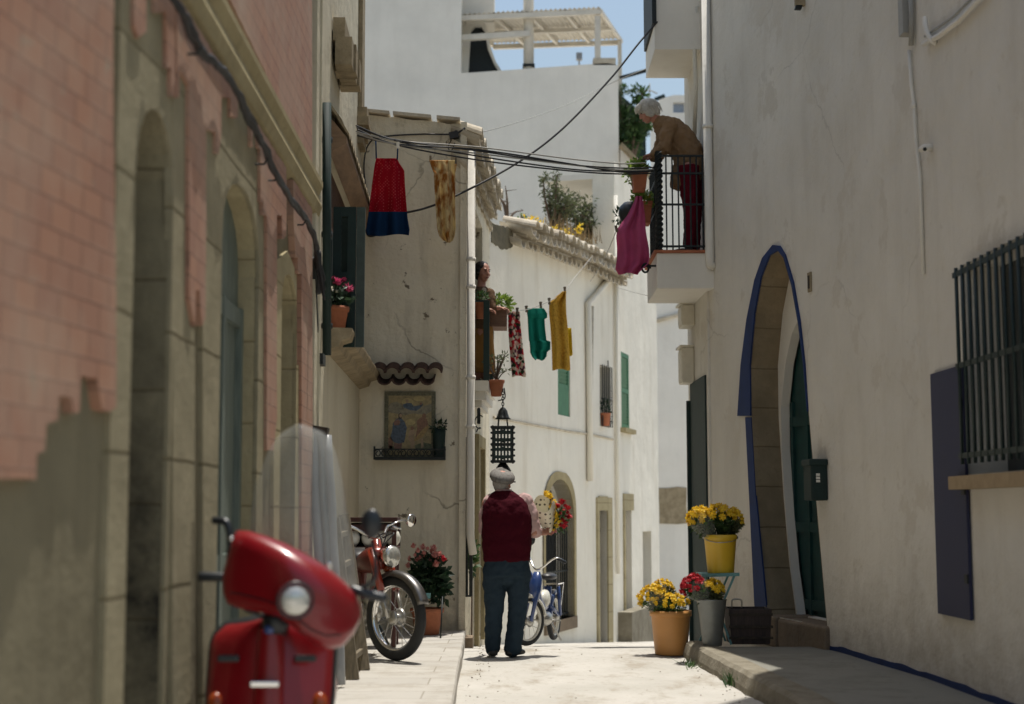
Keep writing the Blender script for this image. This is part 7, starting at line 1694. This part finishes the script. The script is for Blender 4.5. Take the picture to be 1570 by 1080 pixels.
# head: long cowl across the bars, turned and leaning
tt_ = [(340, 884, 900, .03, .0), (343, 868, 915, .06, .0), (349, 846, 928, .075, .0), (356, 824, 930, .085, -.005), (362, 813, 932, .09, -.01), (380, 814, 935, .10, -.03), (405, 821, 939, .115, -.05), (435, 832, 946, .13, -.07), (462, 845, 966, .14, -.085), (488, 860, 987, .135, -.085), (508, 874, 995, .12, -.075), (528, 892, 990, .095, -.055), (543, 910, 972, .06, -.03), (550, 926, 955, .03, -.015), (552, 934, 948, .01, -.01)]
m = MB(); rr = []
for px, yt, yb, rd, dy in tt_:
    c = Q(px, (yt + yb) / 2, dy + .04); h_ = (Q(px, yt).z - Q(px, yb).z) / 2; sp_ = lambda v, e: (abs(v) ** e) * (1 if v > 0 else -1); rr.append([c + V((0, -sp_(cos(a), .72) * rd, sp_(sin(a), .62) * h_ * (1.0 if sin(a) > 0 else 1.0))) for a in [2 * pi * i / 32 for i in range(32)]])
m.loft(rr); o = m.build("head_cowl", M['red_paint'], t, True)
hc_ = Q(462, 916, -.185); ax_ = V((.28, -.95, -.02)).normalized(); m = MB(); m.lathe(hc_, [(.068, -.06), (.075, .0), (.075, .018), (.066, .026), (.062, .02)], 30, ax_, cap=False); hl = m.build("headlight", M['red_paint'], t, True); m = MB(); m.lathe(hc_, [(.064, .018), (.054, .032), (.03, .042), (.003, .045)], 30, ax_); m.build("lens", M['lens'], hl, True); m = MB(); m.lathe(hc_, [(.063, .02), (.069, .03), (.076, .02)], 30, ax_, cap=False); m.build("bezel", M['plastic_black'], hl, True)
m = MB(); m.tube([Q(425, 940, .03), Q(413, 975, .09)], [.055, .06], 14); m.build("steering_column", M['plastic_black'], t, True)
for pts in ([(352, 886), (334, 886), (306, 885)], [(540, 905), (560, 912), (585, 918)]):
    m = MB(); m.tube([Q(*p, .05) for p in pts], [.018, .02, .021], 12, rnd=True); m.build("grip", M['plastic_black'], t, True)
m = MB(); m.tube(cr([Q(352, 862, .0), Q(354, 835, -.01), Q(352, 812, -.01), Q(345, 800, .0), Q(326, 798, .02)], 6), .0165, 10); m.build("brake_lever", M['plastic_black'], t, True)
m = MB(); m.ball(Q(359, 826, -.06), .012); m.build("rivet", M['chrome'], t, True)
m = MB(); m.tube(cr([Q(547, 905, .05), Q(572, 890, .04), Q(574, 860, .04), Q(569, 830, .04)], 5), .009, 8); mi = m.build("mirror", M['plastic_black'], t, True); m = MB(); m.ball(Q(568, 803, .04), (.043, .022, .06), 16, 12); m.build("mirror_head", M['plastic_black'], mi, True)
m = MB()
for k in range(2): m.tube(cr([Q(354, 872 + 8 * k, .02), Q(372, 925 + 6 * k, .0), Q(398, 945, .03), Q(412, 962, .07)], 6), .006, 6)
m.build("control_cables", M['cable'], t, True)
m = MB(); m.tube([Q(px, lerp(yt, yb, .80), dy + .04 - rd * .96) for px, yt, yb, rd, dy in tt_[3:12]], .0025, 5); m.build("cowl_seam", M['plastic_black'], t, True)
# windscreen
ws = [(812, 372, 530), (780, 374, 524), (745, 381, 519), (715, 390, 513), (690, 399, 506), (670, 410, 497), (658, 421, 485), (652, 434, 470)]
m = MB(); rr = []
for i, (y, xl, xr) in enumerate([(905, 400, 545), (870, 378, 540), (840, 372, 535)] + ws):
    f = []
    for k in range(17): s_ = k / 8 - 1; f.append(Q(lerp(xl, xr, k / 16), y + (12 * (1 - s_ * s_) * -.35 if i > 8 else 0) + max(0, (k / 16)) * (30 if i < 3 else 0) * 0, .08 + .10 * s_ * s_ - .06 + i * .010))
    rr.append(f)
m.loft(rr, False, False); o = m.build("windscreen", M['screen'], t, True); so_ = o.modifiers.new("thick", 'SOLIDIFY'); so_.thickness = .003
for px in (400, 505): m = MB(); q = Q(px, 845 + (px - 400) * .3, .0); m.obox(q, (1, 0, 0), (0, 1, 0), (0, 0, 1), .02, .05, .08); b_ = m.build("screen_clip", M['chrome'], t); mod_bevel(b_, .005)
# front wheel, mudguard, floor, rear body and seat (mostly out of frame)
fw = V((cx_ + .02, DS_ + .02, .22)); wheel(t, fw, .22, .05, (1, .25, 0), 'steel', 8, .06, .05); mudguard(t, fw, .26, .08, radians(0), radians(180), (1, .25, 0), M['red_paint'])
m = MB(); m.box((cx_ - .2, DS_ + .06, .25), (cx_ + .2, DS_ + .55, .30)); b_ = m.build("footboard", M['plastic_black'], t); mod_bevel(b_, .015)
m = MB(); rr = []
for y, rx, z0, z1 in ((.5, .10, .26, .62), (.62, .14, .25, .70), (.95, .17, .24, .72), (1.2, .15, .3, .70), (1.32, .1, .4, .64)): rr.append([V((cx_ + cos(a) * rx, DS_ + y, (z0 + z1) / 2 + sin(a) * (z1 - z0) / 2)) for a in [2 * pi * i / 22 for i in range(22)]])
m.loft(rr); m.build("rear_body", M['red_paint'], t, True)
m = MB(); rr = []
for y, rx, z, rz in ((.5, .08, .72, .03), (.56, .13, .74, .05), (.9, .15, .77, .055), (1.15, .13, .78, .05), (1.25, .06, .77, .03)): rr.append([V((cx_ + cos(a) * rx, DS_ + y, z + sin(a) * rz)) for a in [2 * pi * i / 20 for i in range(20)]])
m.loft(rr); m.build("seat", M['seat'], t, True); wheel(t, V((cx_, DS_ + 1.1, .22)), .22, .05, (1, 0, 0), 'steel', 8, .06, .05)
fix(t)

# grit, pebbles and fallen petals on the street
m = MB(); rg = random.Random(77)
for k in range(150):
    y = rg.uniform(9.6, 15); side = rg.random(); x = rg.uniform(-.35, 1.75)
    if side < .35: x = -.34 + abs(rg.gauss(0, .08))
    elif side < .75: x = 1.72 - abs(rg.gauss(0, .10))
    r_ = rg.uniform(.003, .008) * (1.4 if rg.random() < .1 else 1); c = V((x, y, roadz(y) + r_ * .4 + .012)); m.mi = 1 if rg.random() < .25 else 0
    m.ball(c, (r_ * rg.uniform(.8, 1.6), r_ * rg.uniform(.8, 1.6), r_ * .6), 6, 4)
tag(m.build("street_grit", [M['kerb'], M['bark']]), "scattered grit and small pebbles along the kerbs of the street", "grit", kind='stuff')
